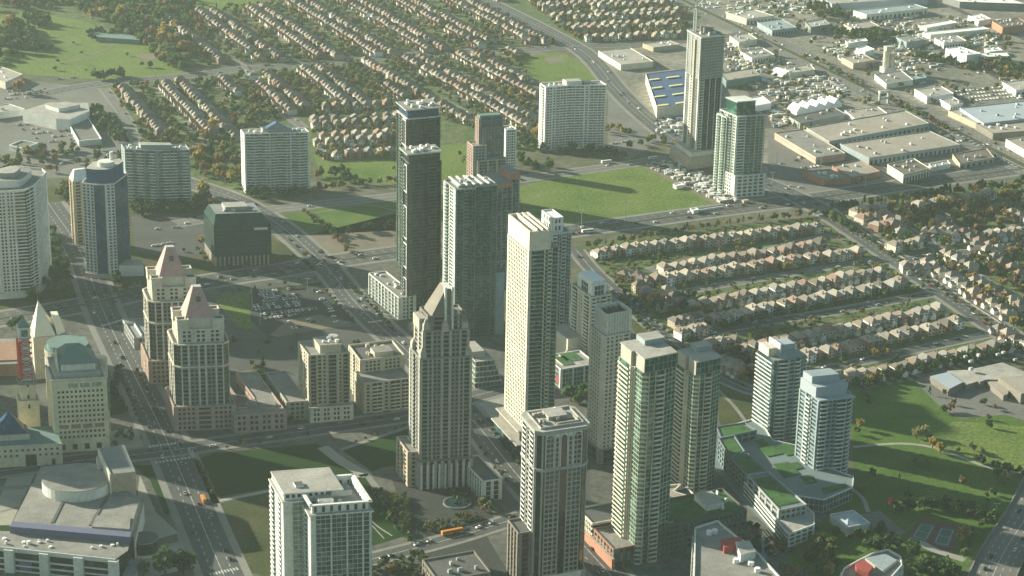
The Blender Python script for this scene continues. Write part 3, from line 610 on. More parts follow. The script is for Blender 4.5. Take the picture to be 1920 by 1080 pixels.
def lattice(mb, w_, z0, z1, st, r=.12):
    for sx in (-1, 1):
        for sy in (-1, 1): mb.box(sx * w_ - r, sy * w_ - r, z0, sx * w_ + r, sy * w_ + r, z1)
    z = z0; k = 0
    while z < z1:
        mb.box(-w_, -w_ - r, z, w_, -w_ + r, z + .2); mb.box(-w_, w_ - r, z, w_, w_ + r, z + .2); mb.box(-w_ - r, -w_, z, -w_ + r, w_, z + .2); mb.box(w_ - r, -w_, z, w_ + r, w_, z + .2); z += st
mb = MB(); lattice(mb, 1.3, 0, 24, 1.6, .38); mb.build('mast', 'white', c)
mb = MB(); mb.box(-6, -.5, 24, 3, .5, 25.2); mb.box(-7, -1, 22.5, -4, 1, 24); mb.build('counter_jib', 'grey', c); mb = MB(); mb.box(-.7, -.7, 24, .7, .7, 27); mb.build('cab', 'white', c)
mb = MB(); mb.face([(1, -.5, 25), (1, .5, 25), (9, .4, 36), (9, -.4, 36)]); mb.box(.6, -.4, 24.6, 2, .4, 25.8); mb.build('jib', 'white', c)
t = Tower('condominium_tower', 'green glass tower with white frames and pale podium beside the unfinished tower', frame((1374, 368), 220, 1350, 1434, -28, 70), phrase='the green glass tower by the avenue')
W, D, h = t.W, t.D, t.h
t.box(-2, -6, W + 1, D * .7, 0, 22, 'P.6 B1 P.4 B1 P.4 B1 P.4 B1 P.4 B1 P.6', 'P1 W2 P1', wall='offwhite', glass='glass_teal', fh=3.6)
t.box(0, 0, W, D, 22, h, 'P.4 B3 P.4 K4 P.4 K3 P.4', 'K3 P.4 B2 P.4 K3 P.4 B2 P.4', wall='offwhite', rail='glass_rail', glass='glass_green', fh=2.9)
t.rect('penthouse', W * .12, D * .25, W * .8, D * .85, h, h + 13, 'glass_green', 'pale_roof'); t.rect('penthouse_frame', W * .1, D * .22, W * .82, D * .88, h + 13, h + 14, 'offwhite'); t.box(-3, D * .45, 2, D, 0, h - 4, 'P.5 K2 P.5', 'P.5 K2 P.5 K2', wall='offwhite', rail='glass_rail', glass='glass_green', fh=2.9)
# --- tall cream tower in the centre
t = Tower('condominium_tower', 'tallest sunlit cream tower with a square-holed side wall in the centre', frame((984, 850), 437, 954, 1033, -21, 70), phrase='the tall cream central tower')
W, D, h = t.W, t.D, t.h
t.rect('podium', -7, -4, W + 14, D + 2, 0, 9, 'glass_teal', 'pale_roof'); t.rect('podium_slab', -9, -6, W + 15, D + 4, 9, 9.8, 'cream_light', 'pale_roof'); t.rect('podium_block', -4, 1, W + 10, D + 1, 9.8, 17, 'taupe', 'pale_roof'); t.rect('podium_slab', -6, -1, W + 12, D + 3, 17, 17.8, 'cream_light', 'pale_roof')
W2 = W + 7
t.block([(0, 0), (W * .75, 0), (W * .75, 2.5), (W2, 2.5), (W2, D), (0, D)], 17.8, h - 13, ['P.4 K3 P.3', None, 'K2 P.3 B2 P.3 K3 P.3', 'B1', 'B1', 'P.6 W8 P.6'], wall='cream_light', rail='glass_rail', glass='glass_green', fh=3, parapet=0, split=True, band=.42)
mb = MB(); P = t.poly([(0, 0), (W, 0), (W, D), (0, D)])
for i in range(4): mb.wall(P[i], P[(i + 1) % 4], 0, np.hypot(*(P[(i + 1) % 4] - P[i])), -.9, .36, h - 13, h + 1)
mb.build('crown_wall', 'cream_light', t.root); t.rect('crown_floor', 1, 1, W - 1, D - 1, h - 13, h - 8, 'taupe', 'gravel_roof')
for k in (.35, .62, .86): t.rect('crown_fin', W * k, 1, W * k + .8, D - 1, h - 8, h + 2.0, 'cream_light')
t = Tower('condominium_tower', 'blue-teal glass tower with a small white penthouse behind the tall cream tower', frame((1030, 625), 440, 1007, 1071, -22, 66), phrase='the blue-teal tower')
W, D, h = t.W, t.D, t.h
t.box(0, 0, W, D, 0, h, 'P.3 B2 P.3 K2 P.3 B2 P.3 K2 P.3', 'P.4 G2 P.3 G2 P.4', wall='offwhite', rail='glass_teal', glass='glass_teal', fh=3)
t.box(1.5, 3, W * .62, D * .8, h, h + 12, 'S1 W4 S1', 'S1 W3 S1', wall='white', glass='glass_blue', roof='bright_white', fh=6); 
t = Tower('condominium_tower', 'cream balcony tower with white glass penthouse and roof shrubs, beside a garden podium', frame((1104, 690), 560, 1072, 1146, -24, 58), phrase='the cream tower with white penthouse')
W, D, h = t.W, t.D, t.h
t.box(0, 0, W, D, 0, h, 'P.4 K2 P.4 B2 P.4 K3 P.4 B2 P.4', 'P.6 K2 P.6 W1.4 P.6 K2 P.6', wall='cream_light', rail='white', glass='glass_hazy', fh=2.95, split=True)
t.box(3, 4, W - 3, D - 5, h, h + 8, 'S.6 G3 S.6', 'S.6 G1 S.6', wall='white', glass='glass_teal', roof='bright_white', fh=4); t.rect('penthouse_cap', 2.6, 4, W * .8, D - 7, h + 8.2, h + 12, 'white', 'bright_white')
t.rect('annexe', -14, D * .35, 0, D + 8, 0, 22, 'cream_light', 'pale_roof'); t.box(-16, D * .1, -1, D * .34, 0, 12, 'B1', 'B1', wall='cream', fh=3)
t = Tower('garden_podium', 'low glassy shop podium with a planted roof garden below the cream tower', frame((1051, 728), 694, 1038, 1118, -24, 64), 'podium', phrase='the garden-roofed podium')
W, D, h = t.W, 30, t.h
t.box(0, 0, W, D, 0, h, 'P.3 G2 P.3 G2 P.3 G2 P.3', 'P.4 G2 P.4 G2 P.4', wall='offwhite', glass='glass_teal', fh=4, roof='pale_roof')
t.rect('planter', 5, 8, 14, 24, h + .05, h + .9, 'cream_light', 'green_roof'); t.rect('planter', -4 + W * .5, 14, W * .8, 28, h + .05, h + .9, 'offwhite', 'green_roof'); t.rect('red_sign', -.8, 2, -.5, 7, 3, 9, 'red_paint')
# --- crowned pale tower
t = Tower('condominium_tower', 'pale yellow tower with an open ribbed crown, left of the two green balcony towers', frame((1126, 868), 628, 1108, 1181, -24, 60), phrase='the tower with the ribbed crown')
W, D, h = t.W, t.D, t.h
t.box(-2, -2, W + 8, D + 2, 0, 10, 'P.5 G2 P.5 G2 P.5', 'P.5 G2 P.5', wall='mid_grey', glass='glass_dark', fh=4.5)
t.box(0, 0, W, D, 10, h - 2, 'P.4 W3 P.4 W3 P.4 B2 P.4', 'P.5 W3.4 P.8 P.5', wall='cream_light', rail='white', glass='glass_hazy', fh=2.95, band=.42)
t.rect('roof_slab', -.6, -.6, W + .6, D + .6, h - 2, h - .8, 'cream_light', 'pale_roof')
u0, v0, u1, v1 = 1.5, 1.5, W + 1, D - 3
mb = MB(); P = t.poly([(u0, v0), (u1, v0), (u1, v1), (u0, v1)])
for i in range(4):
    p, q = P[i], P[(i + 1) % 4]; l = np.hypot(*(q - p)); mb.wall(p, q, 0, l, -.5, -.02, h - .8, h + 14)
    for k in range(9): mb.wall(p, q, l * (k + .05) / 9, l * (k + .45) / 9, 0, .8, h - .8, h + 14.6)
mb.build('ribbed_crown', 'offwhite', t.root); t.rect('crown_floor', u0 + 1, v0 + 1, u1 - 1, v1 - 1, h + 8.5, h + 9, 'brown', 'brown')
for k in range(5): t.rect('crown_beam', u0 + 2 + k * 4, v0 + .6, u0 + 2.4 + k * 4, v1 - .6, h + 9, h + 12.5, 'brown')
# --- two green balcony towers
def greentower(Nb, Nty, Lx, Rx, azb, label, phrase, aza=-22):
    t = Tower('condominium_tower', label, frame(Nb, Nty, Lx, Rx, aza, azb), group='two green glass towers wrapped in pale balconies', phrase=phrase)
    W, D, h = t.W, t.D, t.h
    n = W * .22; s = D * .45
    t.block([(n, 0), (W * .66, 0), (W, 2.5), (W, D), (0, D), (0, s), (n * .35, s), (n * .35, 2)], 0, h - 9, ['P.2 G1.8 P.2 K2.6 P.2', 'G1', 'G1 K2', 'B1', 'P.2 K4 P.3', 'P1', 'P.3 G1.2', 'K1'], wall='cream_light', rail='cream_light', glass='glass_green', fh=3.05, parapet=0, split=True)
    t.block([(n * .5, .5), (W - .5, 1.5), (W - .5, D - 1), (.5, D - 1), (.5, s + 1), (n * .5, s + 1)], h - 9, h, ['G1', 'G1', 'S1', 'S1', 'S1', 'S1'], wall='stone', glass='glass_green', fh=4.5, roof='pale_roof', parapet=0)
    t.prism('roof_slab', [(n * .35, -.2), (W + .2, 1), (W + .2, D), (-.2, D), (-.2, s), (n * .35, s)], h, h + .8, 'stone', 'pale_roof')
    t.rect('penthouse', W * .45, D * .62, W * 1.0, D * 1.02, h + .8, h + 4, 'blue_grey', 'pale_roof')
    return t
gt = greentower((1186, 1060), 676, 1163, 1272, 62, 'green glass tower wrapped in pale balconies, the nearer and taller of two', 'the nearer green balcony tower')
greentower((1288, 925), 682, 1270, 1355, 62, 'green glass tower wrapped in pale balconies, behind and right of its taller twin', 'the farther green balcony tower')
# podium with lattice facade
t = Tower('mixed_use_podium', 'dark lattice-walled podium with a planted roof at the foot of the green tower', frame((1190, 1062), 1000, ('m', 60), 1402, -22, 64, h=22), 'podium', phrase='the lattice podium')
W, D, h = t.W, t.D, t.h
t.box(8, 2, W, 36, 0, 22, 'P.4+B1*22 P.4', 'P.5+B1*8', wall='dark_grey', glass='glass_green', fh=3.6, roof='green_roof', parapet=1.2)
t.box(-14, 36, W * .82, D, 0, 15, 'B1', 'P.4+B1*9', wall='cream_light', glass='glass_brown', fh=4, roof='dark_roof', parapet=1.2)
t.rect('brick_base', -15.5, 2, -13.5, D, 0, 7, 'terracotta', 'pale_roof'); t.box(-13.4, 4, 6, 34, 0, 12, 'G1', 'P.4+B1*6', wall='brick', glass='glass_shop', fh=4)
mb = MB(); P = t.poly([(W * .32, 40), (W * .74, 44), (W * .66, 54), (W * .78, 62), (W * .56, 66)]); mb.prism(P, 15, 17, 0, 1); mb.build('zigzag_roof', ['cream_light', 'tan_roof'], t.root)
mb = MB()
for k in range(5): mb.wall(P[k], P[(k + 1) % 5], 0, np.hypot(*(P[(k + 1) % 5] - P[k])), -.6, .5, 17, 18.2)
mb.build('zigzag_parapet', 'cream_light', t.root); t.rect('skylight', W * .16, 44, W * .3, 58, 15, 17, 'cream_light', 'dark_roof')
t.rect('rooftop_pavilion', W * .7, 12, W * .86, 30, 22, 26, 'offwhite', 'pale_roof'); t.units(W * .66, 8, W - 6, 32, 22, 7, 'white', (1, 4)); t.rect('planter', 14, 6, 30, 20, 22.05, 22.9, 'offwhite', 'green_roof')
# --- grey-blue pair on the curved podium
t = Tower('condominium_tower', 'blue-grey balcony tower with a sunlit white flank, farther of the pair on the garden podium', frame((1441, 830), 676, 1421, 1517, -24, 70), group='blue-grey tower pair on a curved podium', phrase='the farther blue-grey tower')
W, D, h = t.W, t.D, t.h
L = [(0, 0), (W * .4, -1.5), (W * .75, 0), (W, 4), (W, D), (0, D)]
t.block(L, 0, h, ['G1 P.3 K3 P.3', 'P.3 B2 P.3 K2', 'P.3 B2 P.3 K1.5', 'K2', 'B1', 'K1'], wall='blue_grey', rail='offwhite', glass='glass_teal', fh=2.95, parapet=0, split=True)
t.rect('white_flank', 0, D * .35, W * .22, D * .96, h, h + 6, 'cream_light', 'cream_light'); mb = MB(); mb.prism(t.poly([(W * .2, 1), (W * .95, 3), (W * .95, D), (W * .2, D)]), h, h + 2.5, 0, 1, top_poly=t.poly([(W * .2, D * .45), (W * .8, D * .5), (W * .8, D), (W * .2, D)])); mb.build('stepped_roof', ['blue_grey', 'blue_grey'], t.root); t.rect('roof_fin', W * .3, D * .3, W * .34, D, h + 2, h + 9, 'offwhite'); t.rect('penthouse', W * .34, D * .45, W * .8, D * .96, h + 2.5, h + 7, 'blue_grey', 'light_blue_roof')
t = Tower('condominium_tower', 'blue-grey balcony tower with a stepped pale-blue top, nearer of the pair on the garden podium', frame((1525, 903), 752, 1500, 1601, -24, 72), group='blue-grey tower pair on a curved podium', phrase='the nearer blue-grey tower')
W, D, h = t.W, t.D, t.h
L = [(0, 0), (W * .78, -1), (W, 3), (W, D), (0, D)]
t.block(L, 0, h, ['P.3 K2 P.3 B1 P.2 B1 P.2 K2.5 P.3', 'K1', 'K2 P.3 K2', 'B1', 'P.5 B2 P.5 K2 P.5 B2 P.5'], wall='blue_grey', rail='offwhite', glass='glass_teal', fh=2.95, parapet=0, split=True)
t.rect('roof_canopy', -1, -1.5, W + .6, 5, h, h + .9, 'light_blue_roof'); t.rect('penthouse', 0, 5, W * .9, D, h, h + 8, 'light_blue_roof', 'light_blue_roof'); t.rect('upper_penthouse', 1, D * .5, W * .82, D * .96, h + 8, h + 13, 'light_blue_roof', 'blue_grey')
# curved podium
P0 = [(1345, 806), (1408, 788), (1432, 800), (1448, 826), (1500, 838), (1545, 875), (1600, 895), (1598, 915), (1545, 938), (1490, 930), (1442, 905), (1400, 880), (1372, 852), (1350, 838)]
t = Tower('terraced_podium', 'long curved podium with bright green roof gardens linking the blue-grey towers', (G(1450, 900), dirv(90), dirv(0), 1, 1, 10), 'podium', phrase='the curved garden podium')
def local(pts, z): return [tuple(G(*p, z) - t.N) for p in pts]
t.block(local(P0, 9)[::-1], 0, 9, ['G1'] * len(P0), wall='offwhite', glass='glass_teal', fh=4.5, roof='slate', parapet=.8)
arms = [[(1344, 802), (1396, 794), (1418, 808), (1352, 822)], [(1348, 824), (1376, 818), (1396, 848), (1368, 858)], [(1368, 858), (1402, 852), (1436, 884), (1400, 892)], [(1402, 893), (1440, 886), (1512, 948), (1462, 958)]]
for k, a in enumerate(arms):
    hh = 15; q = local(a, hh)[::-1]
    t.block([(p[0] @ t.e1 if False else p[0], p[1]) for p in [np.array(x) for x in q]], 0, hh, ['P.4+B1*5 P.4'] * 4, wall='grey' if k == 3 else 'slate', glass='glass_teal', fh=3.6, roof='slate')
    c = sum(np.array(x) for x in q) / 4; t.prism('green_roof', [tuple(c + (np.array(x) - c) * .78) for x in q], hh + .05, hh + .35, 'green_roof')
q = local([(1396, 905), (1448, 893), (1526, 965), (1526, 985), (1478, 1003)], 9)[::-1]
t.block(q, 0, 9, ['P.3+B1*4 P.3', 'P.3+B1*6 P.3', 'P.3+B1*14 P.3', 'B1', 'B1'], wall='offwhite', glass='glass_dark', fh=3.2, roof='pale_roof')
for a in ([(1422, 838), (1448, 833), (1468, 850), (1440, 856)], [(1450, 870), (1478, 866), (1500, 888), (1470, 895)], [(1452, 838), (1480, 830), (1500, 850), (1476, 854)], [(1500, 893), (1520, 890), (1532, 903), (1512, 907)], [(1416, 826), (1430, 822), (1440, 832), (1426, 835)], [(1540, 915), (1585, 906), (1588, 911), (1546, 926)], [(1484, 868), (1496, 866), (1506, 877), (1494, 880)]): t.prism('planted_bed', local(a, 9.5), 9.02, 9.6, 'green_roof')
BLOCKED.append([G(*p) for p in P0]); BLOCKED.append([G(*p) for p in [(1396, 905), (1448, 893), (1526, 965), (1526, 985), (1478, 1003)]])
sheet('plaza', [(1340, 850), (1600, 905), (1596, 918), (1500, 945), (1535, 1000), (1470, 1018), (1400, 950), (1340, 880)], 'slate', .1)
sheet('pond', [(1412, 1005), (1440, 990), (1466, 1018), (1470, 1035), (1440, 1048), (1405, 1050)], 'water', .14)
sheet('plaza', [(1100, 960), (1190, 1062), (1270, 1075), (1290, 1100), (1160, 1100)], 'tennis_green', .1)
# --- the peaked dark stone tower
t = Tower('condominium_tower', 'dark stone tower with pale piers, setbacks and a slanted peak above a fountain court', frame((787, 915), 675, 773, 884, -20, 77), phrase='the dark tower with the slanted peak')
W, D, h = t.W, 24, t.h; b = 20
F = 'P.7 B2 P.5 B1 P.5 W3 P.9 B2 P.9 W3 P.5 B1 P.5 B2 P.7'
t.box(0, 0, W, D, b, h, F, 'P1 W2 P.6 K2 P.6 W2 P1', wall='mid_grey', pier='stone', rail='mid_grey', glass='glass_dark', fh=2.95)
t.box(-7, 3, 0, D + 6, 0, b + 5, 'P.5 W1 P.5', 'P.7 B1 P.7 B1 P.7 B1 P.7', wall='sand', glass='glass_brown', fh=3)
t.box(-1, -2, W + 1, D + 2, 0, b, 'P.8 G1 P.8 G1 P.8 G1 P.8 G1 P.8 G1 P.8 G1 P.8 G1 P.8', 'P1 W2 P1 W2 P1', wall='taupe', pier='stone', glass='glass_brown', fh=4)
mb = MB(); p, q = t.P(0, 0), t.P(W, 0)
for k in range(9): mb.wall(p, q, W * k / 8.4, W * k / 8.4 + 1.2, 2.2, 3.6, 0, b - 2)
mb.build('pilaster', 'offwhite', t.root)
h2 = h + 19
t.box(2.5, 1.5, W - 1.5, D - 2, h, h2, 'P.7 B2 P.6 W3 P.9 B2 P.9 W3 P.6 B2 P.7', 'P1 B2 P1 B2 P1', wall='mid_grey', pier='stone', glass='glass_dark', fh=2.95)
h3 = h2 + 10
t.box(6, 2.5, W - 3, D - 3, h2, h3, 'P1 B2 P1 B2 P1', 'P1 W2 P1', wall='taupe', glass='glass_brown', fh=3)
u0, u1, v0, v1 = 8, W - 12, 3, D - 3
A = [t.P(u0, v0), t.P(u1, v0), t.P(u1, v1), t.P(u0, v1)]; B = [t.P(u1 - 5, v0 + .3), t.P(u1, v0 + .3), t.P(u1, v1 - 5), t.P(u1 - 5, v1 - 5)]
mb = MB(); mb.prism(A, h3, h3 + 19, 0, 1, top_poly=B); mb.build('slanted_peak', ['taupe', 'offwhite'], t.root)
t.rect('peak_pier', u1 - 6, v0 - 1.8, u1 - 4.6, v0 + .8, h2, h3 + 20.5, 'offwhite'); t.rect('peak_pier', u1 - 1.4, v0 - 1.8, u1, v0 + .8, h2, h3 + 20.5, 'offwhite'); t.rect('peak_pier', u1 + 3, v0 - .5, u1 + 4.4, v0 + 1.8, h2, h3 + 3, 'offwhite')
t.rect('penthouse', -.2 + 1, 6, 8, D - 4, h2, h2 + 8, 'stone', 'pale_roof')
for u, v, zz in ((2.5, 1.5, h2), (W - 6, 1.5, h2), (2.5, D - 7, h2), (0, 0, h), (W - 4, 0, h), (0, D - 5, h), (W * .42, -.6, h2)):
    a = [(u, v), (u + 4.2, v), (u + 4.2, v + 4.5), (u, v + 4.5)]; mb = MB(); mb.prism(t.poly(a), zz, zz + 4.5); mb.cone(t.poly(a), zz + 4.5, (*t.P(u + 2.1, v + 2.2), zz + 9)); mb.build('gable_turret', 'stone', t.root)
w2 = Tower('court_wing', 'low pale-columned wing curving round the fountain court beside the central road', frame((905, 940), 895, 862, ('m', 13), -24, 70, h=14), 'building')
w2.box(0, 0, w2.W, w2.D, 0, 14, 'P.6 G1 P.6 G1 P.6', 'P.6+G1*9 P.6', wall='offwhite', glass='glass_brown', fh=4, roof='dark_roof')
# --- foreground tower
t = Tower('condominium_tower', 'grey tower with white arched window frames and dark glass strips nearest the camera', frame((1001, 1105), 812, 977, 1106, -19, 67), phrase='the foreground arched-window tower')
W, D, h = t.W, t.D, t.h; c = 4
L = [(c, 0), (W - c, 0), (W, c), (W, D - c), (W - c, D), (c, D), (0, D - c), (0, c)]
F = 'N.5 S.2 W2.6 P.2 W1.2 P.3 N2.2 P.3 W1.2 P.2 W2.6 S.2 N.4'
z9 = h - 26
for z0, z1 in ((8, z9), (z9 + 1.6, h - 2)):
    t.block(L, z0, z1, [F, 'N1', 'P.5 R2 P.5 N1.5 P.5 R2 P.5', 'N1', F, 'N1', 'P.4 R2 P.3 W1.5 P.3 R2 P.4', 'P.3 N1 P.3'], wall='grey', rail='offwhite', glass='glass_brown', fh=3.2, parapet=0, split=True, band=.24, thin=.09)
for z, o_, hh in ((z9, 1.0, 1.6), (h - 2, 1.2, 2.6), (4, 1.0, 4)):
    mb = MB(); P = t.poly([(u + (-o_ if u < W / 2 else o_), v + (-o_ if v < D / 2 else o_)) for u, v in L]); mb.prism(P, z, z + hh, 0, 1, True); mb.build('cornice', ['grey' if hh < 3 else 'offwhite', 'pale_roof'], t.root)
mb = MB(); p, q = t.P(c, 0), t.P(W - c, 0); l = np.hypot(*(q - p))
for k, wd in ((.05, .19), (.29, .08), (.43, .15), (.63, .08), (.76, .19)):
    a, b_ = l * k, l * (k + wd); n = 7
    for i in range(n):
        x0, x1 = a + (b_ - a) * i / n, a + (b_ - a) * (i + 1) / n; xm = (x0 + x1) / 2; r = (b_ - a) / 2; y = math.sqrt(max(0, 1 - ((xm - (a + b_) / 2) / r) ** 2)) * min(3, r)
        mb.wall(p, q, x0, x1, .42, .7, h - 5.2 + y, h - 2.0)
    mb.wall(p, q, a - .4, a, .45, .75, z9 + 2, h - 2); mb.wall(p, q, b_, b_ + .4, .45, .75, z9 + 2, h - 2)
mb.build('arched_window_frame', 'offwhite', t.root)
t.block([(0, 0), (W, 0), (W, D), (0, D)], 0, 8, ['P.5+B1*6 P.5', 'P.5+B1*5', 'B1', 'P.5+B1*5'], wall='stone', glass='glass_shop', fh=4, parapet=0)
zt = h + .6
mb = MB(); P = t.poly([(3, 3), (W - 3, 3), (W - 3, D - 3), (3, D - 3)])
for k in range(4): mb.wall(P[k], P[(k + 1) % 4], 0, np.hypot(*(P[(k + 1) % 4] - P[k])), -.4, .2, zt, zt + 1.2)
mb.build('roof_kerb', 'pale_roof', t.root); t.rect('penthouse', W * .35, D * .45, W * .72, D * .82, zt, zt + 2.2, 'stone', 'pale_roof'); t.rect('cooling_pit_wall', W * .42, 5, W - 6, 6, zt, zt + 1.8, 'pale_roof'); t.rect('cooling_pit', W * .42, 6.1, W - 6, D * .4, zt, zt + .3, 'dark_roof', 'dark_roof'); t.rect('cooling_pit_wall', W - 6, 5, W - 5.2, D * .45, zt, zt + 1.8, 'pale_roof')
t.units(W * .45, 7, W - 12, D * .35, zt + .3, 5, 'dark_grey'); t.units(4, 4, W * .3, D - 8, zt, 6, 'stone'); t.prism('beacon', circle((W * .6, D - 5), .9, 8), zt, zt + 2.4, 'bright_white')
t.box(-9, 6, 0, D - 6, 0, 36, 'P.5 G1 P.5', 'P.5 G1 P.5 G1 P.5 G1 P.5', wall='taupe', glass='glass_brown', fh=3.4, roof='dark_roof')
# --- twin white slab at the bottom
t = Tower('condominium_tower', 'white twin-block tower with open roof terraces at the bottom edge of the view', frame((585, 1150), 967, 552, 695, -20, 77), phrase='the white twin-block tower')
W, D, h = t.W, t.D, t.h
t.box(0, 0, W, D, 0, h, 'P.9 G2.6 P.25 G2.6 P.25 G2.6 P.25 G1 P.25', 'P.5 K2 S1.4 R2 S1.6', wall='offwhite', rail='white', glass='glass_teal', fh=3.1, parapet=0)
t.rect('terrace_slab', -1.5, -1.5, W + 1.5, D + 1, h, h + .9, 'white', 'pale_roof')
Q = t.poly([(1, 1), (W - 1, 1), (W - 1, D - 1), (1, D - 1)])
for k in range(4):
    mb = MB(); p, q = Q[k], Q[(k + 1) % 4]; l = np.hypot(*(q - p)); mb.wall(p, q, 0, l, -.9, 0, h + .9, h + 6); mb.build('terrace_wall', 'white', t.root); mb = MB()
    for i in range(7): mb.wall(p, q, l * (i + .25) / 7, l * (i + .6) / 7, -.02, .08, h + 1.3, h + 5)
    mb.build('terrace_glazing', 'glass_dark', t.root); mb = MB()
    for i in range(7): mb.wall(p, q, l * (i + .3) / 7, l * (i + .55) / 7, -.99, -.88, h + 1.3, h + 4)
    mb.build('terrace_glazing', 'glass_dark', t.root)
mb = MB(); P = t.poly([(-.5, -.5), (W + .5, -.5), (W + .5, D), (-.5, D)])
for k in range(4): mb.wall(P[k], P[(k + 1) % 4], 0, np.hypot(*(P[(k + 1) % 4] - P[k])), -1.6, .4, h + 6, h + 6.8)
mb.build('roof_rim', 'white', t.root); t.rect('roof_room', 7, 9, W * .45, D * .5, h + .9, h + 5, 'white', 'pale_roof'); t.rect('roof_room', W * .5, D * .55, W * .85, D * .8, h + .9, h + 4.4, 'offwhite', 'tan_roof'); t.rect('roof_wall', 4, 5, W - 6, 5.6, h + .9, h + 4.5, 'white'); t.units(5, 6, W - 8, D - 8, h + .9, 6, 'offwhite')
u0, v0, u1, v1 = -12, D * .42, 14, D + 10
t.box(u0, v0, u1, v1, 0, h + 2, 'P.6 G2 P.4', 'P.5 K2 S1.4 R2 S1.2', wall='offwhite', rail='white', glass='glass_pale', fh=3.1, parapet=0)
t.rect('terrace_slab', u0 - 1.2, v0 - 1.2, u1, v1 + 1, h + 2, h + 2.8, 'white', 'pale_roof'); t.box(u0 + 1, v0 + 1, u1 - 1, v1, h + 2.8, h + 7, 'W1', 'W1', wall='offwhite', glass='glass_dark', fh=4.2, parapet=0, roof='pale_roof'); t.rect('roof_slab', u0 + .2, v0 + .2, u1 + 10, v1 + .6, h + 7, h + 7.7, 'white', 'pale_roof'); t.rect('skylight', u0 + 9, v0 + 7, u0 + 14, v0 + 13, h + 7.7, h + 9, 'white', 'dark_roof')
# --- cream mid-rises in the middle
t = Tower('apartment_tower', 'cream sixteen-storey tower with a square penthouse, left of the low cream block', frame((581, 788), 668, 560, 655, -21, 76), phrase='the cream mid-rise tower')
W, D, h = t.W, t.D, t.h
t.box(0, 0, W, D, 0, h, 'P.6 K2 P.7 B1.3 P.5 W1.4 P.9 K3 P.9 W1.2 P.5 K2 P.4', 'P1 W2 P1 W2 P1', wall='cream', rail='taupe', glass='glass_brown', fh=2.95, split=True)
t.rect('penthouse', W * .3, 3, W * .82, D * .8, h, h + 6, 'cream', 'gravel_roof'); t.rect('penthouse_parapet', W * .28, 2.8, W * .84, 3.3, h + 6, h + 7, 'cream_light'); t.units(W * .4, 6, W * .75, D * .6, h + 6, 4, 'white'); t.prism('roof_drum', circle(t.P(W * .85, D * .92), 3.4, 16) if False else circle((W * .85, D * .92), 3.4, 16), h, h + 5, 'offwhite', 'steel')
t.box(-1, -5, W + 1, 0, 0, 11, 'P.4+W1*4 P.4', 'W1', wall='cream_light', glass='glass_dark', fh=3.6)
t.box(-16, 2, -1, D + 34, 0, 14, 'P.4 W2 P.4', 'P.5+W2*6 P.5', wall='stone', glass='glass_dark', fh=3.4)
t = Tower('apartment_block', 'cream seven-storey courtyard block, low and wide, behind the dark peaked tower', frame((682, 775), 721, 665, 769, -20, 68), phrase='the low cream block')
W, D, h = t.W, t.D, t.h
t.box(0, 0, W, D, 0, h, 'P.6 W1.5 P.6 K3 P.6 W1.5 P.6 K3 P.6 K2 P.6', 'S1 W2 S1', wall='cream', rail='cream_light', glass='glass_dark', fh=3, roof='gravel_roof')
t.box(4, D * .9, W + 2, D + 30, 0, h + 9, 'P.5 W2 P.5 W2 P.5', 'P.6 W2 P.6 K1 P.6 W2 P.6', wall='cream', rail='cream_light', glass='glass_dark', fh=3, roof='dark_roof', parapet=1.6)
t.rect('penthouse', W * .45, D + 2, W * .85, D + 14, h + 9, h + 13, 'cream', 'gravel_roof'); t.units(8, D + 5, W - 8, D + 25, h + 9, 7, 'stone')
t = Tower('shopping_terrace', 'brick horseshoe shop building with a dark courtyard roof beside the pink-roofed tower', frame((440, 812), 778, ('m', 16), 537, -22, 78, h=13), 'building', phrase='the brick horseshoe building')
W, D, h = t.W, t.D, 13
t.box(0, 0, W, 14, 0, h, 'P.5+W2*4 P.5', 'W1', wall='pink_stone', glass='glass_dark', fh=4.2, roof='gravel_roof'); t.box(W - 15, 14, W, 82, 0, h, 'W1', 'P.6+W2*8', wall='pink_stone', glass='glass_dark', fh=4.2, roof='gravel_roof')
t.rect('court_roof', 1, 14, W - 15, 80, 0, 6, 'mid_grey', 'dark_roof'); t.prism('rotunda', circle((W - 14, 18), 11, 20), 0, h + 1, 'pink_stone', 'gravel_roof'); t.rect('pink_canopy', 0, 40, 12, 62, 6, 12, 'pink_stone', 'pink_stone'); t.units(2, 18, W - 20, 70, 6, 6)
t = Tower('terraced_building', 'five-storey building of pale curved terraces between the dark and cream towers', frame((888, 728), 655, ('m', 24), 941, -21, 70, h=19), 'building', phrase='the pale terraced building')
W, D = t.W, 26
for k in range(5): t.box(1 + k * .6, k * 1.3, W - k * 1.0, D, k * 3.8, k * 3.8 + 3.8, 'G1', 'G1', wall='cream_light', glass='glass_teal', fh=3.8, parapet=.5, roof='pale_roof')
t.rect('penthouse', 3, 14, W * .6, D + 10, 19, 24, 'stone', 'pale_roof')
sheet('plaza', [(885, 735), (950, 720), (955, 790), (890, 800)], 'path_stone', .1); sheet('pool', [(890, 785), (926, 782), (975, 850), (972, 872)], 'water', .13)
t = Tower('corner_shop_block', 'low grey curved block with white swirl roof kerb at the road corner', frame((253, 655), 610, 231, ('m', 22), -22, 78, h=9), 'building')
t.box(0, 0, 22, t.D, 0, 9, 'P.4 W2 P.4', 'P.4+W2*5', wall='grey', glass='glass_dark', fh=4, roof='mid_grey'); t.rect('entrance_frame', -1, t.D - 10, 8, t.D - 1, 9, 11, 'offwhite', 'mid_grey'); t.rect('roof_kerb', 6, 4, 7, t.D - 12, 9, 10.4, 'offwhite')
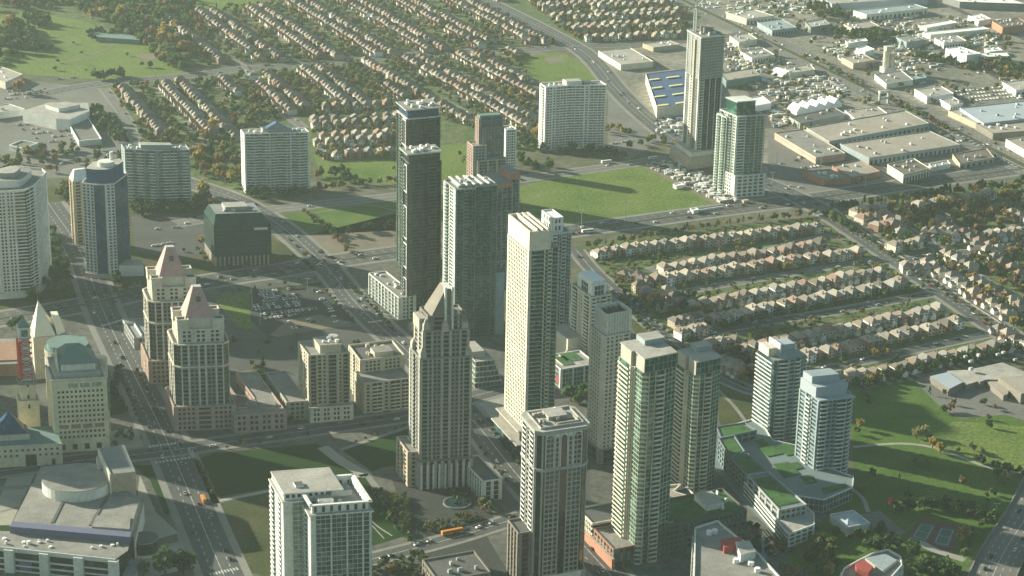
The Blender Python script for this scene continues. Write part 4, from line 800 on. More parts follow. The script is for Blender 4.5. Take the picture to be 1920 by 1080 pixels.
# --- grey roofs at the bottom right
def bottomblock(pts, h, label, red, phrase):
    q = [G(*p, h) for p in pts]; c = sum(q) / len(q)
    t = Tower('apartment_block', label, (c, dirv(90), dirv(0), 1, 1, h), 'apartment block', group='grey blocks with red roof boxes', phrase=phrase)
    L = [tuple(p - c) for p in q]
    a = sum(L[i - 1][0] * L[i][1] - L[i][0] * L[i - 1][1] for i in range(len(L)))
    if a < 0: L = L[::-1]
    t.block(L, 0, h, ['P.4 K2 P.4 W2 P.4 K2 P.4'] * len(L), wall='offwhite', rail='offwhite', glass='glass_dark', fh=2.9, roof='gravel_roof', parapet=1.2)
    r = [tuple(G(*p, h + 4) - c) for p in red]
    mb = MB(); mb.prism(r[::-1], h, h + 4, 0, 0, True); mb.build('red_roof_box', 'red_paint', t.root)
    return t, L
t, L = bottomblock([(1304, 992), (1345, 979), (1380, 1008), (1408, 1026), (1462, 1085), (1380, 1140), (1300, 1140)], 55, 'grey slab block with a red box on its roof at the bottom edge', [(1352, 1010), (1390, 1006), (1394, 1021), (1358, 1026)], 'the bottom-edge grey slab')
cc = [G(*p, 55) - t.N for p in ((1378, 1030), (1405, 1028), (1416, 1048), (1388, 1055))]; t.prism('penthouse', [tuple(x) for x in cc], 55, 60, 'offwhite', 'pale_roof')
for p in ((1330, 1002), (1340, 1000), (1380, 1055), (1408, 1060), (1420, 1072)): t.prism('roof_unit', circle(tuple(G(*p, 55) - t.N), 1.8, 8), 55, 57.5, 'bright_white')
t, L = bottomblock([(1570, 1100), (1583, 1068), (1612, 1052), (1640, 1038), (1665, 1033), (1688, 1046), (1690, 1062), (1670, 1085), (1640, 1110)], 45, 'rounded grey block with glass roof rim and red roof box in the corner park', [(1604, 1056), (1620, 1049), (1637, 1062), (1628, 1074), (1606, 1066)], 'the rounded grey block')
t.prism('roof_deck', [tuple(G(*p, 47) - t.N) for p in ((1622, 1046), (1660, 1038), (1682, 1050), (1655, 1070))], 45, 47, 'stone', 'blue_grey')

# --- unseen towers added beyond the left edge to throw shade over the lower streets
for px, py, hh, lab in ((-150, 740, 140, 'added unseen tower outside the left edge, put there to shade the arts centre'), (-130, 860, 90, 'added unseen slab outside the left edge, put there for shade beside the arts centre')):
    t = Tower('condominium_tower', lab, (G(px, py) + dirv(70) * -46, dirv(70), dirv(-20), 46, 42, hh))
    t.box(0, 0, 46, 42, 0, hh, 'P.5 B2 P.5 K3 P.5 B2 P.5', 'P.5 K2 P.5 B2 P.5', wall='offwhite', rail='offwhite', glass='glass_dark')
t = Tower('low_block', 'low dark-roofed block by the bottom cross road, left of the arched-window tower', (G(822, 1092, 9), dirv(66), dirv(-21), 34, 30, 9), 'building', phrase='the low dark-roofed block')
t.box(0, 0, 34, 30, 0, 9, 'P.5+W2*5 P.5', 'P.5+W2*4 P.5', wall='taupe', glass='glass_dark', fh=4.4, roof='dark_roof'); t.units(4, 4, 28, 24, 9, 6, 'grey')
# ---------------------------------------------------------------- city hall
t = Tower('city_hall', 'pale stone city hall with rows of small square windows and a green glass roof', frame((104, 850), 716, ('m', 30), 200, -20, 78), 'city hall', phrase='the city hall')
W, D, h = t.W, t.D, t.h
t.rect('wall', 0, 0, W, D, 0, h, 'civic_stone', 'pale_roof')
def window(t, u, z, w_, hh, m='glass_dark', name='window'):
    mb = MB(); p, q = t.P(0, 0), t.P(W, 0); mb.wall(p, q, u, u + w_, -.2, .06, z, z + hh, 0); return mb.build(name, m, t.root)
zs = [h - 9.5 - 3.6 * k for k in range(7)] + [h - 46.5, h - 50.5]
zs = [h * .83 - h * .068 * k for k in range(7)] + [h * .27, h * .20]
for z in zs:
    for k in range(11): window(t, W * (.10 + .078 * k), z, 1.5, 1.7)
for k in range(4): window(t, W * (.10 + .215 * k), h * .335, W * .17, 3.0, 'brick', 'loggia'); 
for k in range(3): window(t, W * (.30 + .215 * k), h * .905, W * .17, 3.0, 'glass_pale', 'loggia')
for k in range(4): window(t, W * (.10 + .22 * k), 2, W * .09, 4.2, 'glass_dark', 'doorway')
t.rect('parapet', -.4, -.4, W + .4, 1.2, h, h + 1.2, 'cream_light'); t.rect('parapet', -.4, 1.2, 1.2, D, h, h + 1.2, 'cream_light'); t.rect('parapet', W - 1.2, 1.2, W + .4, D, h, h + 1.2, 'cream_light')
t.rect('upper_block', 3, 5, W - 3, D + 8, h, h + 4, 'stone', 'pale_roof')
mb = MB(); mb.prism(t.poly([(8, 9), (W - 6, 9), (W - 6, D + 6), (8, D + 6)]), h + 4, h + 9, 0, None); mb.prism(t.poly([(7, 8), (W - 5, 8), (W - 5, D + 7), (7, D + 7)]), h + 9, h + 18, 1, 1, top_poly=t.poly([(14, 20), (W - 14, 20), (W - 14, D - 4), (14, D - 4)])); mb.build('glass_roof', ['offwhite', 'copper_green'], t.root)
mb = MB(); p, q = t.P(6, D * .2), t.P(6, D * .95); mb.face([(*p, h + 1), (*q, h + 4), (*(q * .6 + p * .4), h + 18)]); mb.face([(*(p + t.e1 * .8), h + 1), (*(q + t.e1 * .8), h + 4), (*(q * .6 + p * .4 + t.e1 * .8), h + 18)][::-1]); mb.quad((*p, h + 1), (*(q * .6 + p * .4), h + 18), (*(q * .6 + p * .4 + t.e1 * .8), h + 18), (*(p + t.e1 * .8), h + 1)); mb.build('roof_gable', 'cream_light', t.root)
t.prism('stair_turret', circle((W + 1, D * .9), 4, 14), 0, h + 6, 'cream', 'cream_light'); t.prism('scaffold_screen', [(W + .1, 2), (W + 2.2, 2), (W + 2.2, D * .5), (W + .1, D * .5)], h * .55, h * .95, 'glass_rail')
cyl = Tower('council_drum', 'round stone council hall with domed green roof behind the city hall', (G(132, 745), dirv(78), dirv(-20), 1, 1, 30), 'building', phrase='the council hall')
cyl.prism('wall', circle((0, 0), 17, 28), 0, 40, 'stone', 'copper_green'); cyl.prism('dome', circle((0, 0), 15, 28), 40, 44, 'copper_green')
for k in range(14):
    a = 2 * math.pi * k / 14; cyl.prism('window', [(17.1 * math.cos(a + d) * s, 17.1 * math.sin(a + d) * s) for d, s in ((-.05, 1), (.05, 1), (.05, .97), (-.05, .97))], 34, 36, 'glass_dark')
gp = Tower('glass_pyramid_hall', 'glass pyramid hall shining gold in the sun behind the clock tower', (G(96, 700), dirv(70), dirv(-20), 1, 1, 30), 'building', phrase='the shining glass pyramid')
gp.prism('wall', [(-13, -10), (13, -10), (13, 14), (-13, 14)], 0, 34, 'cream', 'pale_roof')
mb = MB(); mb.cone(gp.poly([(-12, -9), (4, -9), (6, 13), (-12, 13)]), 34, (*gp.P(-6, 6), 58)); mb.build('pyramid_roof', 'painted_sun_gold', gp.root)  # glass roof coloured pale gold to stand in for its bright sun reflection
mb = MB(); mb.prism(gp.poly([(5, -9), (12, -4), (13, 10), (6, 12)]), 34, 47, 0, 0, top_poly=gp.poly([(3, -2), (8, 0), (8, 8), (3, 9)])); mb.build('sloped_skylight', 'painted_sun_gold', gp.root); gp.prism('back_hall', [(13, -16), (30, -16), (30, 20), (13, 20)], 0, 20, 'stone', 'copper_green')
ct = Tower('clock_tower', 'square stone clock tower wrapped in red and white scaffold sheeting at its top', (G(58, 818), dirv(78), dirv(-20), 10, 10, height_at(G(58, 818), 616)), 'clock tower', phrase='the clock tower')
h = ct.h
ct.rect('shaft', -5, 0, 5, 10, 0, h - 40, 'civic_stone', 'pale_roof'); ct.rect('base', -7, -1.5, 7, 12, 0, 28, 'civic_stone', 'pale_roof')
for z in (h - 44, h - 53, 22): ct.rect('slit_window', -.7, -1.58 if z < 25 else -.08, .7, -1.4 if z < 25 else .1, z, z + 3, 'glass_dark')
ct.rect('gallery', -6.2, -1.2, 6.2, 11.2, h - 42, h - 40, 'mid_grey'); ct.rect('upper_shaft', -3.4, 1.5, 3.4, 8.5, h - 40, h - 8, 'bright_white')
ct.rect('red_sheeting', -5.2, -.3, -3.2, 9.6, h - 38, h - 10, 'signal_red')
mb = MB()
for u in (-4.2, -1.4, 1.4, 4.2): mb.prism(ct.poly([(u - .25, .0), (u + .25, .0), (u + .25, .5), (u - .25, .5)]), h - 40, h - 6, 0)
for k in range(9): mb.prism(ct.poly([(-4.6, -.1), (4.6, -.1), (4.6, .6), (-4.6, .6)]), h - 39 + k * 4, h - 38.5 + k * 4, 1 if k % 2 else 0, None, True)
for k in range(8):
    z = h - 38.6 + k * 4; a, b = ct.P(-4.2, -.15), ct.P(4.2, -.15)
    for s in (0, 1): mb.quad((*(a if s else b), z), (*(a if s else b), z + .6), (*(b if s else a), z + 4), (*(b if s else a), z + 3.4), 1)
mb.build('scaffold', ['bright_white', 'signal_red'], ct.root); ct.rect('lantern', -4, .8, 4, 9.2, h - 8, h, 'offwhite', 'copper_green'); ct.rect('lantern_glass', -2.2, .6, 2.2, .9, h - 7, h - 1.5, 'glass_teal')
mb = MB(); mb.cone(ct.poly([(-4, .8), (4, .8), (4, 9.2), (-4, 9.2)]), h, (*ct.P(0, 5), h + 7)); mb.build('spire_roof', 'copper_green', ct.root)
lw = Tower('civic_wing', 'low pale stone wing with square windows and a blue glass pyramid skylight', (G(-10, 878), dirv(79), dirv(-20), 50, 34, 17), 'building', phrase='the low civic wing')
W2 = 46; W = W2; lw.rect('wall', 0, 0, W2, 34, 0, 15, 'civic_stone', 'copper_green')
for k in range(11):
    for z in (11.4, 7.5):
        if 3 < k < 7 and z < 9: continue
        window(lw, 3 + 3.9 * k, z, 1.5, 1.6)
window(lw, 21, .3, 7.5, 8.5, 'glass_dark', 'archway'); window(lw, 38.5, .3, 2.4, 4.5, 'glass_dark', 'doorway'); lw.rect('parapet', -.3, -.3, W2 + .3, .4, 15, 16, 'cream_light')
lw.rect('skylight_base', 2, 12, 26, 32, 15, 19, 'cream_light', 'brick'); mb = MB(); mb.cone(lw.poly([(3.5, 13.5), (24.5, 13.5), (24.5, 31), (3.5, 31)]), 19, (*lw.P(13.5, 22), 33)); mb.build('pyramid_skylight', 'glass_blue', lw.root)
bl = Tower('shopping_mall', 'red-brown and grey mall roof at the left edge beside the clock tower', (G(20, 700), dirv(80), dirv(-20), 1, 1, 10), 'mall', phrase='the mall roof')
bl.prism('wall', [(-60, -6), (14, -6), (16, 50), (-60, 50)], 0, 10, 'brick', 'mid_grey'); bl.prism('red_roof', [(-30, 0), (12, 0), (12, 40), (-14, 44)], 10, 11, 'brick', 'brick'); bl.units(-50, 0, -30, 40, 10, 6)
bh = Tower('square_hall', 'long stone hall with a flat green-grey roof between the city hall and the road', (G(172, 730), dirv(78), dirv(-22), 1, 1, 18), 'building')
bh.prism('wall', [(-12, -2), (9, -2), (9, 58), (-12, 58)], 0, 16, 'sand', 'mid_grey'); bh.prism('roof_band', [(-6, 4), (2, 4), (2, 54), (-6, 54)], 16, 17.5, 'copper_green')
# ---------------------------------------------------------------- arts centre
la = Tower('arts_centre', 'large flat-roofed arts centre with round drum, fly tower and white-piered front', (G(150, 1010), dirv(90), dirv(0), 1, 1, 20), 'arts centre', phrase='the arts centre')
def lp(pts, z): return [tuple(G(*p, z) - la.N) for p in pts]
la.prism('main_hall', lp([(77, 875), (150, 868), (215, 905), (262, 935), (245, 992), (20, 986)], 20), 0, 20, 'stone', 'gravel_roof')
la.prism('purple_roof_strip', lp([(24, 976), (246, 996), (244, 1006), (18, 986)], 21), 16, 20.6, 'purple_strip')
for a in ([(95, 980), (101, 980), (130, 920), (126, 920)], [(166, 985), (172, 985), (204, 930), (199, 930)]): la.prism('roof_seam', lp(a, 20.3), 19.9, 20.4, 'dark_grey')
c = G(146, 898, 26) - la.N; la.prism('drum', circle(tuple(c), 23, 40), 20, 27, 'offwhite', 'gravel_roof'); la.prism('drum_roof', circle(tuple(c), 22.4, 40), 27, 27.3, 'gravel_roof')
la.prism('fly_tower', lp([(185, 841), (233, 834), (254, 884), (207, 889)], 33), 0, 33, 'sand', 'mid_grey'); la.prism('fly_tower_fin', lp([(183, 842), (186, 841), (208, 889), (205, 890)], 34), 20, 34, 'cream_light')
la.prism('side_tower', lp([(180, 856), (187, 854), (192, 872), (184, 875)], 30), 0, 30, 'offwhite', 'pale_roof'); la.prism('roof_step', lp([(182, 966), (245, 968), (243, 992), (172, 987)], 21.5), 19.8, 21.5, 'stone', 'gravel_roof')
fw = lp([(-70, 990), (244, 1014), (240, 1032), (216, 1049), (80, 1033), (-70, 1018)], 16); la.prism('front_wing', fw, 0, 16, 'glass_dark', 'gravel_roof')
mb = MB(); q = [np.array(x) for x in fw]
p0, p1 = q[5], q[3]; L_ = np.hypot(*(p1 - p0))
for z in (.5, 4.2, 8.2, 13.6): mb.wall(p0, p1, 0, L_, 0, .6, z, z + (1.0 if z < 13 else 2.8))
mb.build('floor_band', 'offwhite', la.root)
for k in (.28, .51, .735, .96):
    mb = MB(); mb.wall(p0, p1, L_ * k, L_ * k + 6, -1, 2.4, 0, 15.5); mb.build('pier', 'offwhite', la.root)
mb = MB(); mb.wall(p0, p1, L_ * .37, L_ * .37 + 8, .1, .5, 2, 9); mb.build('banner', 'purple_strip', la.root)
la.prism('side_wing', lp([(247, 1000), (262, 940), (270, 942), (252, 1018)], 14), 0, 14, 'offwhite', 'pale_roof')
c = G(271, 1018, 6) - la.N; la.prism('entrance_rotunda', circle(tuple(c), 8.5, 24), 0, 9, 'glass_dark', 'dark_roof'); la.prism('rotunda_ring', circle(tuple(c), 10, 24), 0, 1.6, 'offwhite', 'concrete'); la.prism('rotunda_rim', circle(tuple(c), 8.9, 24), 9, 9.8, 'mid_grey', 'dark_roof')
la.prism('entrance_canopy', lp([(243, 1048), (268, 1046), (255, 1080), (229, 1082)], 6), 4.6, 6, 'steel', 'mid_grey'); la.prism('link_wall', lp([(290, 1012), (333, 1000), (334, 1006), (290, 1018)], 3), 0, 3, 'dark_grey', 'dark_roof')
for _ in range(14):
    p = G(random.uniform(0, 230), random.uniform(1010, 1030), 16) - la.N; z = 16
    la.prism('roof_unit', circle(tuple(p), random.uniform(.5, 1.4), 7), z, z + random.uniform(.8, 2), 'bright_white')
sheet('plaza', [(20, 880), (75, 872), (60, 900), (20, 985), (-20, 985)], 'path_stone', .09); sheet('plaza', [(262, 890), (292, 960), (335, 1000), (375, 1060), (280, 1085), (180, 1085), (250, 1000)], 'path_stone', .05)
# ---------------------------------------------------------------- low buildings: industrial estate, shops, school, mall
def shed(name, label, N_, L, R, h, wall='offwhite', roof='pale_roof', cat='warehouse', units=4, doors=0, phrase=None, parapet=.8, band=None, group=None):
    "flat-roofed building from three roof corners: near, far along the left wall, far along the front"
    n, l, r = G(*N_, h), G(*L, h), G(*R, h)
    W, D = np.hypot(*(r - n)), np.hypot(*(l - n))
    t = Tower(name, label, (n, (r - n) / W, (l - n) / D, W, D, h), cat, group, phrase)
    t.rect('wall', 0, 0, W, D, 0, h, wall, roof)
    mb = MB(); P = t.poly([(0, 0), (W, 0), (W, D), (0, D)])
    for i in range(4): mb.wall(P[i], P[(i + 1) % 4], 0, np.hypot(*(P[(i + 1) % 4] - P[i])), -.25, .25, h - .01, h + parapet)
    mb.build('parapet', wall, t.root)
    if doors:
        for k in range(doors):
            mb = MB(); s = W * (k + .3) / doors; mb.wall(P[0], P[1], s, s + W / doors * .4, -.1, .1, .3, h * .6); mb.build('loading_door' if cat == 'warehouse' else 'window', 'glass_dark', t.root)
    if band:
        mb = MB()
        for i in (3, 0): mb.wall(P[i], P[(i + 1) % 4], 0, np.hypot(*(P[(i + 1) % 4] - P[i])), .05, .35, h * .5, h * .82)
        mb.build('fascia_band', band, t.root)
    if units: t.units(W * .08, D * .08, W * .85, D * .85, h, units, random.choice(['steel', 'white', 'grey']), (1.2, 4))
    return t
SH = 'shed'
lum = shed('striped_depot', 'blue-roofed depot striped with bright yellow bands beside the tower under construction', (1232, 203), (1211, 139), (1330, 190), 12, 'cream_light', 'blue_roof', 'depot', 0, phrase='the yellow-striped depot')
for k in range(4):
    for a, b in ((.02, .22), (.36, .62), (.74, .95)): lum.rect('yellow_stripe', lum.W * a, lum.D * (k + .1) / 4, lum.W * b, lum.D * (k + .22) / 4, 12.8, 13.4, 'yellow_paint')
shed('warehouse', 'low warehouse with a long sunlit cream side wall by the curving avenue', (1164, 122), (1122, 96), (1225, 116), 7, 'cream_light', 'pale_roof', 'warehouse', 5)
for a in [
 ('long tan-roofed warehouse behind the drab twin, its front lined with dark doors', (1555, 266), (1512, 240), (1742, 232), 8, 'grey', 'tan_roof', 'warehouse', 10, 22),
 ('wide brown-roofed warehouse with a striped loading front facing the low brick shops', (1630, 297), (1575, 270), (1800, 272), 7, 'blue_grey', 'tan_roof', 'warehouse', 8, 20),
 ('long shop row with pink and cream facade facing the green tower car park', (1530, 296), (1453, 250), (1585, 288), 7, 'sand', 'gravel_roof', 'shop', 8, 0, None, .8, 'pink_roof'),
 ('brick corner store with cream sign wall at the avenue junction', (1546, 338), (1506, 322), (1596, 334), 6, 'terracotta', 'gravel_roof', 'shop', 8, 0),
 ('small brick store sharing the corner lot behind the corner store', (1598, 334), (1560, 312), (1650, 322), 5, 'brick', 'tan_roof', 'shop', 5, 0),
 ('cream two-storey office with grid windows and cluttered brown roof', (1694, 328), (1664, 309), (1743, 316), 9, 'cream_light', 'brown', 'office', 9, 9),
 ('pinkish low restaurant row with dark roof by the busy highway', (1800, 308), (1786, 290), (1864, 296), 5, 'sand', 'brown', 'restaurant', 5, 6),
 ('small pale-roofed cafe between the cream office and restaurant row', (1748, 315), (1742, 308), (1782, 308), 4, 'white', 'pale_roof', 'cafe', 2, 0),
 ('white flat shed under a row of pointed white tents', (1602, 222), (1584, 208), (1664, 214), 6, 'bright_white', 'tan_roof', 'warehouse', 4, 0),
 ('long grey factory lying in front of the pointed white tents', (1500, 232), (1480, 220), (1585, 214), 6, 'grey', 'dark_roof', 'factory', 6, 0),
 ('white warehouse with pale pink roof across the highway from the truck gate', (1738, 182), (1715, 168), (1788, 176), 8, 'bright_white', 'pale_roof', 'warehouse', 5, 0),
 ('small white depot with dark doors beside the rows of parked vans', (1782, 199), (1762, 187), (1806, 194), 6, 'bright_white', 'pale_roof', 'warehouse', 3, 5),
 ('huge pale blue-roofed warehouse at the right edge of the view', (1845, 232), (1800, 203), (1985, 216), 9, 'light_blue_roof', 'light_blue_roof', 'warehouse', 8, 16),
 ('tan low office strip attached to the huge pale blue warehouse', (1830, 232), (1778, 208), (1850, 228), 6, 'sand', 'pale_roof', 'office', 4, 0),
 ('brown-roofed showroom with sunlit side wall below the pale blue warehouse', (1862, 251), (1830, 232), (1965, 243), 7, 'taupe', 'tan_roof', 'warehouse', 6, 0),
 ('cream-walled warehouse at the right edge by the highway junction', (1928, 286), (1886, 262), (2000, 276), 8, 'cream_light', 'tan_roof', 'warehouse', 4, 0),
 ('tall white hall with dark glazed front among the far yards', (1813, 104), (1773, 91), (1840, 101), 12, 'white', 'bright_white', 'warehouse', 4, 0),
 ('dark-fronted white-roofed hall just right of the tall white hall', (1838, 108), (1832, 100), (1893, 106), 9, 'mid_grey', 'bright_white', 'warehouse', 3, 6),
 ('low white store behind the dark-fronted hall', (1856, 98), (1846, 92), (1880, 95), 6, 'white', 'bright_white', 'warehouse', 2, 0),
 ('long white-roofed greenhouse row, nearer of two', (1745, 66), (1730, 61), (1856, 55), 6, 'offwhite', 'bright_white', 'greenhouse', 0, 0),
 ('long white-roofed greenhouse row, farther of two', (1738, 53), (1722, 48), (1796, 43), 6, 'offwhite', 'bright_white', 'greenhouse', 0, 0),
 ('white round-backed shed among the gravel heaps near the silo tower', (1622, 98), (1605, 91), (1640, 93), 8, 'white', 'bright_white', 'shed', 0, 0),
 ('low white shed with curved roof just behind the round-backed shed', (1590, 82), (1585, 77), (1627, 77), 7, 'offwhite', 'bright_white', 'shed', 2, 0),
 ('grey concrete works building next to the silo tower', (1662, 158), (1640, 140), (1712, 150), 6, 'offwhite', 'concrete', 'factory', 4, 0),
 ('small teal shed right of the silo yard', (1716, 150), (1708, 143), (1738, 146), 5, 'copper_green', 'blue_grey', 'shed', 1, 0),
 ('enormous white-fronted hall along the top edge', (1560, 8), (1525, -14), (1740, -4), 10, 'light_blue_roof', 'pale_roof', 'warehouse', 6, 0),
 ('long hall with arched bays in front of the enormous top hall', (1625, 28), (1600, 20), (1740, 16), 8, 'offwhite', 'blue_grey', 'warehouse', 4, 14),
 ('long pale-roofed hall in the top right corner', (1800, 4), (1768, -6), (1925, 8), 9, 'mid_grey', 'bright_white', 'warehouse', 4, 0),
 ('red brick works with tanks at the right edge', (1880, 52), (1860, 40), (1930, 46), 9, 'terracotta', 'brown', 'factory', 9, 0),
 ('pale warehouse with twin long roofs right of the crane', (1400, 36), (1362, 24), (1452, 30), 8, 'cream_light', 'pale_roof', 'warehouse', 5, 8),
 ('bluish low factory below the twin-roofed warehouse', (1448, 58), (1420, 42), (1494, 52), 7, 'blue_grey', 'blue_grey', 'factory', 5, 8),
 ('dark box-shaped works right of the bluish factory', (1520, 52), (1510, 42), (1556, 46), 9, 'mid_grey', 'grey', 'factory', 3, 0),
 ('long green-walled shed behind the green glass tower', (1362, 152), (1350, 138), (1425, 142), 9, 'copper_green', 'tan_roof', 'warehouse', 2, 0),
 ('pale low depot behind the white hangar with arched end', (1480, 138), (1472, 128), (1528, 131), 6, 'cream_light', 'pale_roof', 'warehouse', 3, 0),
 ('white gable hangar right behind the green glass tower', (1412, 200), (1395, 186), (1446, 194), 7, 'bright_white', 'bright_white', 'hangar', 0, 0),
 ('low sandy shop near the top avenue corner', (1225, 90), (1205, 82), (1275, 84), 5, 'sand', 'pale_roof', 'shop', 4, 0),
 ('wide pale hall beyond the gravel heaps, below the greenhouse rows', (1770, 82), (1752, 72), (1812, 77), 7, 'offwhite', 'pale_roof', 'warehouse', 5, 8),
 ('tan flat warehouse between the highway and the silo tower', (1600, 120), (1578, 108), (1640, 113), 7, 'sand', 'tan_roof', 'warehouse', 5, 0),
 ('grey-roofed depot left of the highway behind the arched hangar', (1410, 110), (1388, 97), (1452, 103), 7, 'offwhite', 'gravel_roof', 'warehouse', 5, 8),
 ('pale warehouse beside the highway, nearest the crane tower', (1385, 80), (1368, 68), (1420, 74), 7, 'cream_light', 'pale_roof', 'warehouse', 4, 0),
 ('low white hall at the right edge above the pale blue warehouse', (1905, 170), (1880, 155), (1960, 163), 7, 'white', 'pale_roof', 'warehouse', 4, 6),
 ('long grey works left of the wide pale hall', (1700, 80), (1680, 70), (1735, 75), 8, 'blue_grey', 'gravel_roof', 'factory', 5, 0),
 ('beige hall in the middle of the far estate below the arched bays', (1600, 56), (1582, 46), (1650, 50), 7, 'cream', 'tan_roof', 'warehouse', 5, 8),
 ('white hall near the top right corner beside the red brick works', (1835, 40), (1815, 30), (1858, 36), 7, 'white', 'bright_white', 'warehouse', 3, 0),
 ('L-shaped pale school with flat roofs beside the sports field', (1630, 640), (1628, 640), (1632, 640), 1, 'sand', 'pale_roof', 'school', 0, 0)]:
    if 'school' in a[0]: continue
    shed({'shop': 'shop_row', 'office': 'office_building'}.get(a[7], a[7] if a[7] != 'warehouse' else 'warehouse'), *a)
# pointed white tents, hangar with arched end, silo tower, fabric sheds
for k in range(5):
    a, b = G(1494 + k * 17, 210 - k * 3.2, 4), G(1511 + k * 17, 206.8 - k * 3.2, 4)
    w_ = np.hypot(*(b - a)); e = (b - a) / w_; f = dirv(-22) * 22
    t = Tower('white_tent', f'pointed white fabric tent, {nth(k + 1)} from the left in the row by the long factory', (a, e, dirv(-22), w_, 22, 9), 'tent', 'pointed white tents in a row')
    P = [t.P(0, 0), t.P(w_, 0), t.P(w_, 22), t.P(0, 22)]; mb = MB(); mb.prism(P, 0, 4); r0, r1 = t.P(w_ / 2, 2), t.P(w_ / 2, 20)
    mb.face([(*P[0], 4), (*P[1], 4), (*r0, 10)]); mb.quad((*P[1], 4), (*P[2], 4), (*r1, 10), (*r0, 10)); mb.face([(*P[2], 4), (*P[3], 4), (*r1, 10)]); mb.quad((*P[3], 4), (*P[0], 4), (*r0, 10), (*r1, 10)); mb.build('tent_cover', 'bright_white', t.root)
t = Tower('arched_hangar', 'small white hangar with a round arched end near the pylons', (G(1470, 146), dirv(70), dirv(-35), 16, 24, 8), 'hangar')
mb = MB(); n = 9; pr = [(8 - 8 * math.cos(math.pi * k / n), 8 * math.sin(math.pi * k / n)) for k in range(n + 1)]
for k in range(n): a, b = pr[k], pr[k + 1]; mb.quad((*t.P(a[0], 0), a[1]), (*t.P(a[0], 24), a[1]), (*t.P(b[0], 24), b[1]), (*t.P(b[0], 0), b[1]))
mb.build('arched_shell', 'bright_white', t.root); mb = MB(); mb.face([(*t.P(*(x[0], .5)), x[1]) for x in pr]); mb.face([(*t.P(*(x[0], 23.5)), x[1]) for x in pr]); mb.build('end_wall', 'offwhite', t.root)
t = Tower('silo_tower', 'tall cement silo tower standing among the gravel heaps', (G(1663, 137), dirv(70), dirv(-20), 8, 8, 34), 'silo')
t.prism('silo', circle((0, 4), 4, 14), 0, 28, 'cream_light', 'steel'); t.prism('silo', circle((8, 4), 3.6, 14), 0, 24, 'cream', 'steel'); t.rect('head_house', -3, 0, 9, 8, 28, 33, 'cream', 'steel'); t.rect('leg_frame', -5, -2, 12, 10, 0, 7, 'steel'); t.rect('pipe', 9, 2, 10, 3, 7, 36, 'grey')
t = Tower('gate_portal', 'dark truck gate portal beside the highway', (G(1648, 196), dirv(66), dirv(-20), 14, 3, 13), 'gate'); t.rect('post', 0, 0, 2, 3, 0, 13, 'grey'); t.rect('post', 12, 0, 14, 3, 0, 13, 'grey'); t.rect('crossbeam', 0, -.5, 14, 3.5, 13, 16, 'offwhite', 'pale_roof'); t.rect('crossbeam', 2, 0, 12, 3, 6, 8, 'grey')
# scattered yard stock: containers and pallets as one mass
def scatter(name, polypx, n, zmax, mats, size=(2, 7), az=66):
    mb = MB(); c = 0; xs = [p[0] for p in polypx]; ys = [p[1] for p in polypx]
    e1, e2 = dirv(az), dirv(az - 90)
    while c < n:
        px, py = random.uniform(min(xs), max(xs)), random.uniform(min(ys), max(ys))
        if not in_poly((px, py), polypx): continue
        p = G(px, py); a, b, z = random.uniform(*size), random.uniform(1.5, size[0] + 2), random.uniform(.8, zmax)
        mb.prism([p, p + e1 * a, p + e1 * a + e2 * b, p + e2 * b], 0.05, z, random.randrange(len(mats))); c += 1
    o = mb.build(name, mats); o['kind'] = 'stuff'; o['label'] = dict(building_material='heaps of building material and site huts on the yard below the unfinished tower', yard_stock='pale stacked goods and containers in the industrial yards').get(name); o['category'] = 'yard stock'
scatter('building_material', [(1208, 310), (1250, 300), (1340, 335), (1375, 360), (1400, 380), (1370, 390), (1345, 380)], 260, 3, ['offwhite', 'steel', 'grey', 'dark_grey', 'sand', 'white'])
for pl, n in (([(1395, 150), (1560, 145), (1600, 190), (1450, 205)], 240), ([(1540, 90), (1620, 80), (1640, 110), (1580, 118)], 90), ([(1770, 62), (1870, 64), (1870, 90), (1790, 85)], 120), ([(1320, 60), (1420, 90), (1520, 140), (1400, 140)], 130), ([(1640, 80), (1740, 60), (1760, 130), (1660, 130)], 120), ([(1560, 20), (1700, 30), (1880, 40), (1700, 75)], 130), ([(1290, 5), (1520, 0), (1560, 30), (1380, 35)], 130), ([(1240, 215), (1280, 225), (1290, 260), (1230, 250)], 60), ([(1700, 90), (1760, 130), (1720, 165), (1640, 120)], 60), ([(1360, 100), (1450, 120), (1440, 180), (1360, 140)], 80), ([(1860, 110), (1930, 120), (1930, 200), (1880, 170)], 50), ([(1440, 210), (1480, 205), (1500, 235), (1450, 240)], 50)):
    scatter('yard_stock', pl, int(n * .8), 3.4, ['offwhite', 'steel', 'grey', 'sand', 'white', 'mid_grey', 'cream_light'], (2, 9))
for k, (x, y, L_) in enumerate([(1262, 283, 20), (1300, 396, 10), (1380, 352, 26), (1345, 348, 18), (1268, 350, 14)]):
    shed('site_cabin', ['long white site shed by the unfinished tower podium', 'low white hoarding box at the field corner', 'long grey shed at the foot of the green tower', 'white site office among building material', 'small site office at the yard edge'][k], (x, y), (x - 6, y - 4), (x + L_, y - L_ * .2), 3, 'bright_white', 'bright_white', 'site hut', 0)
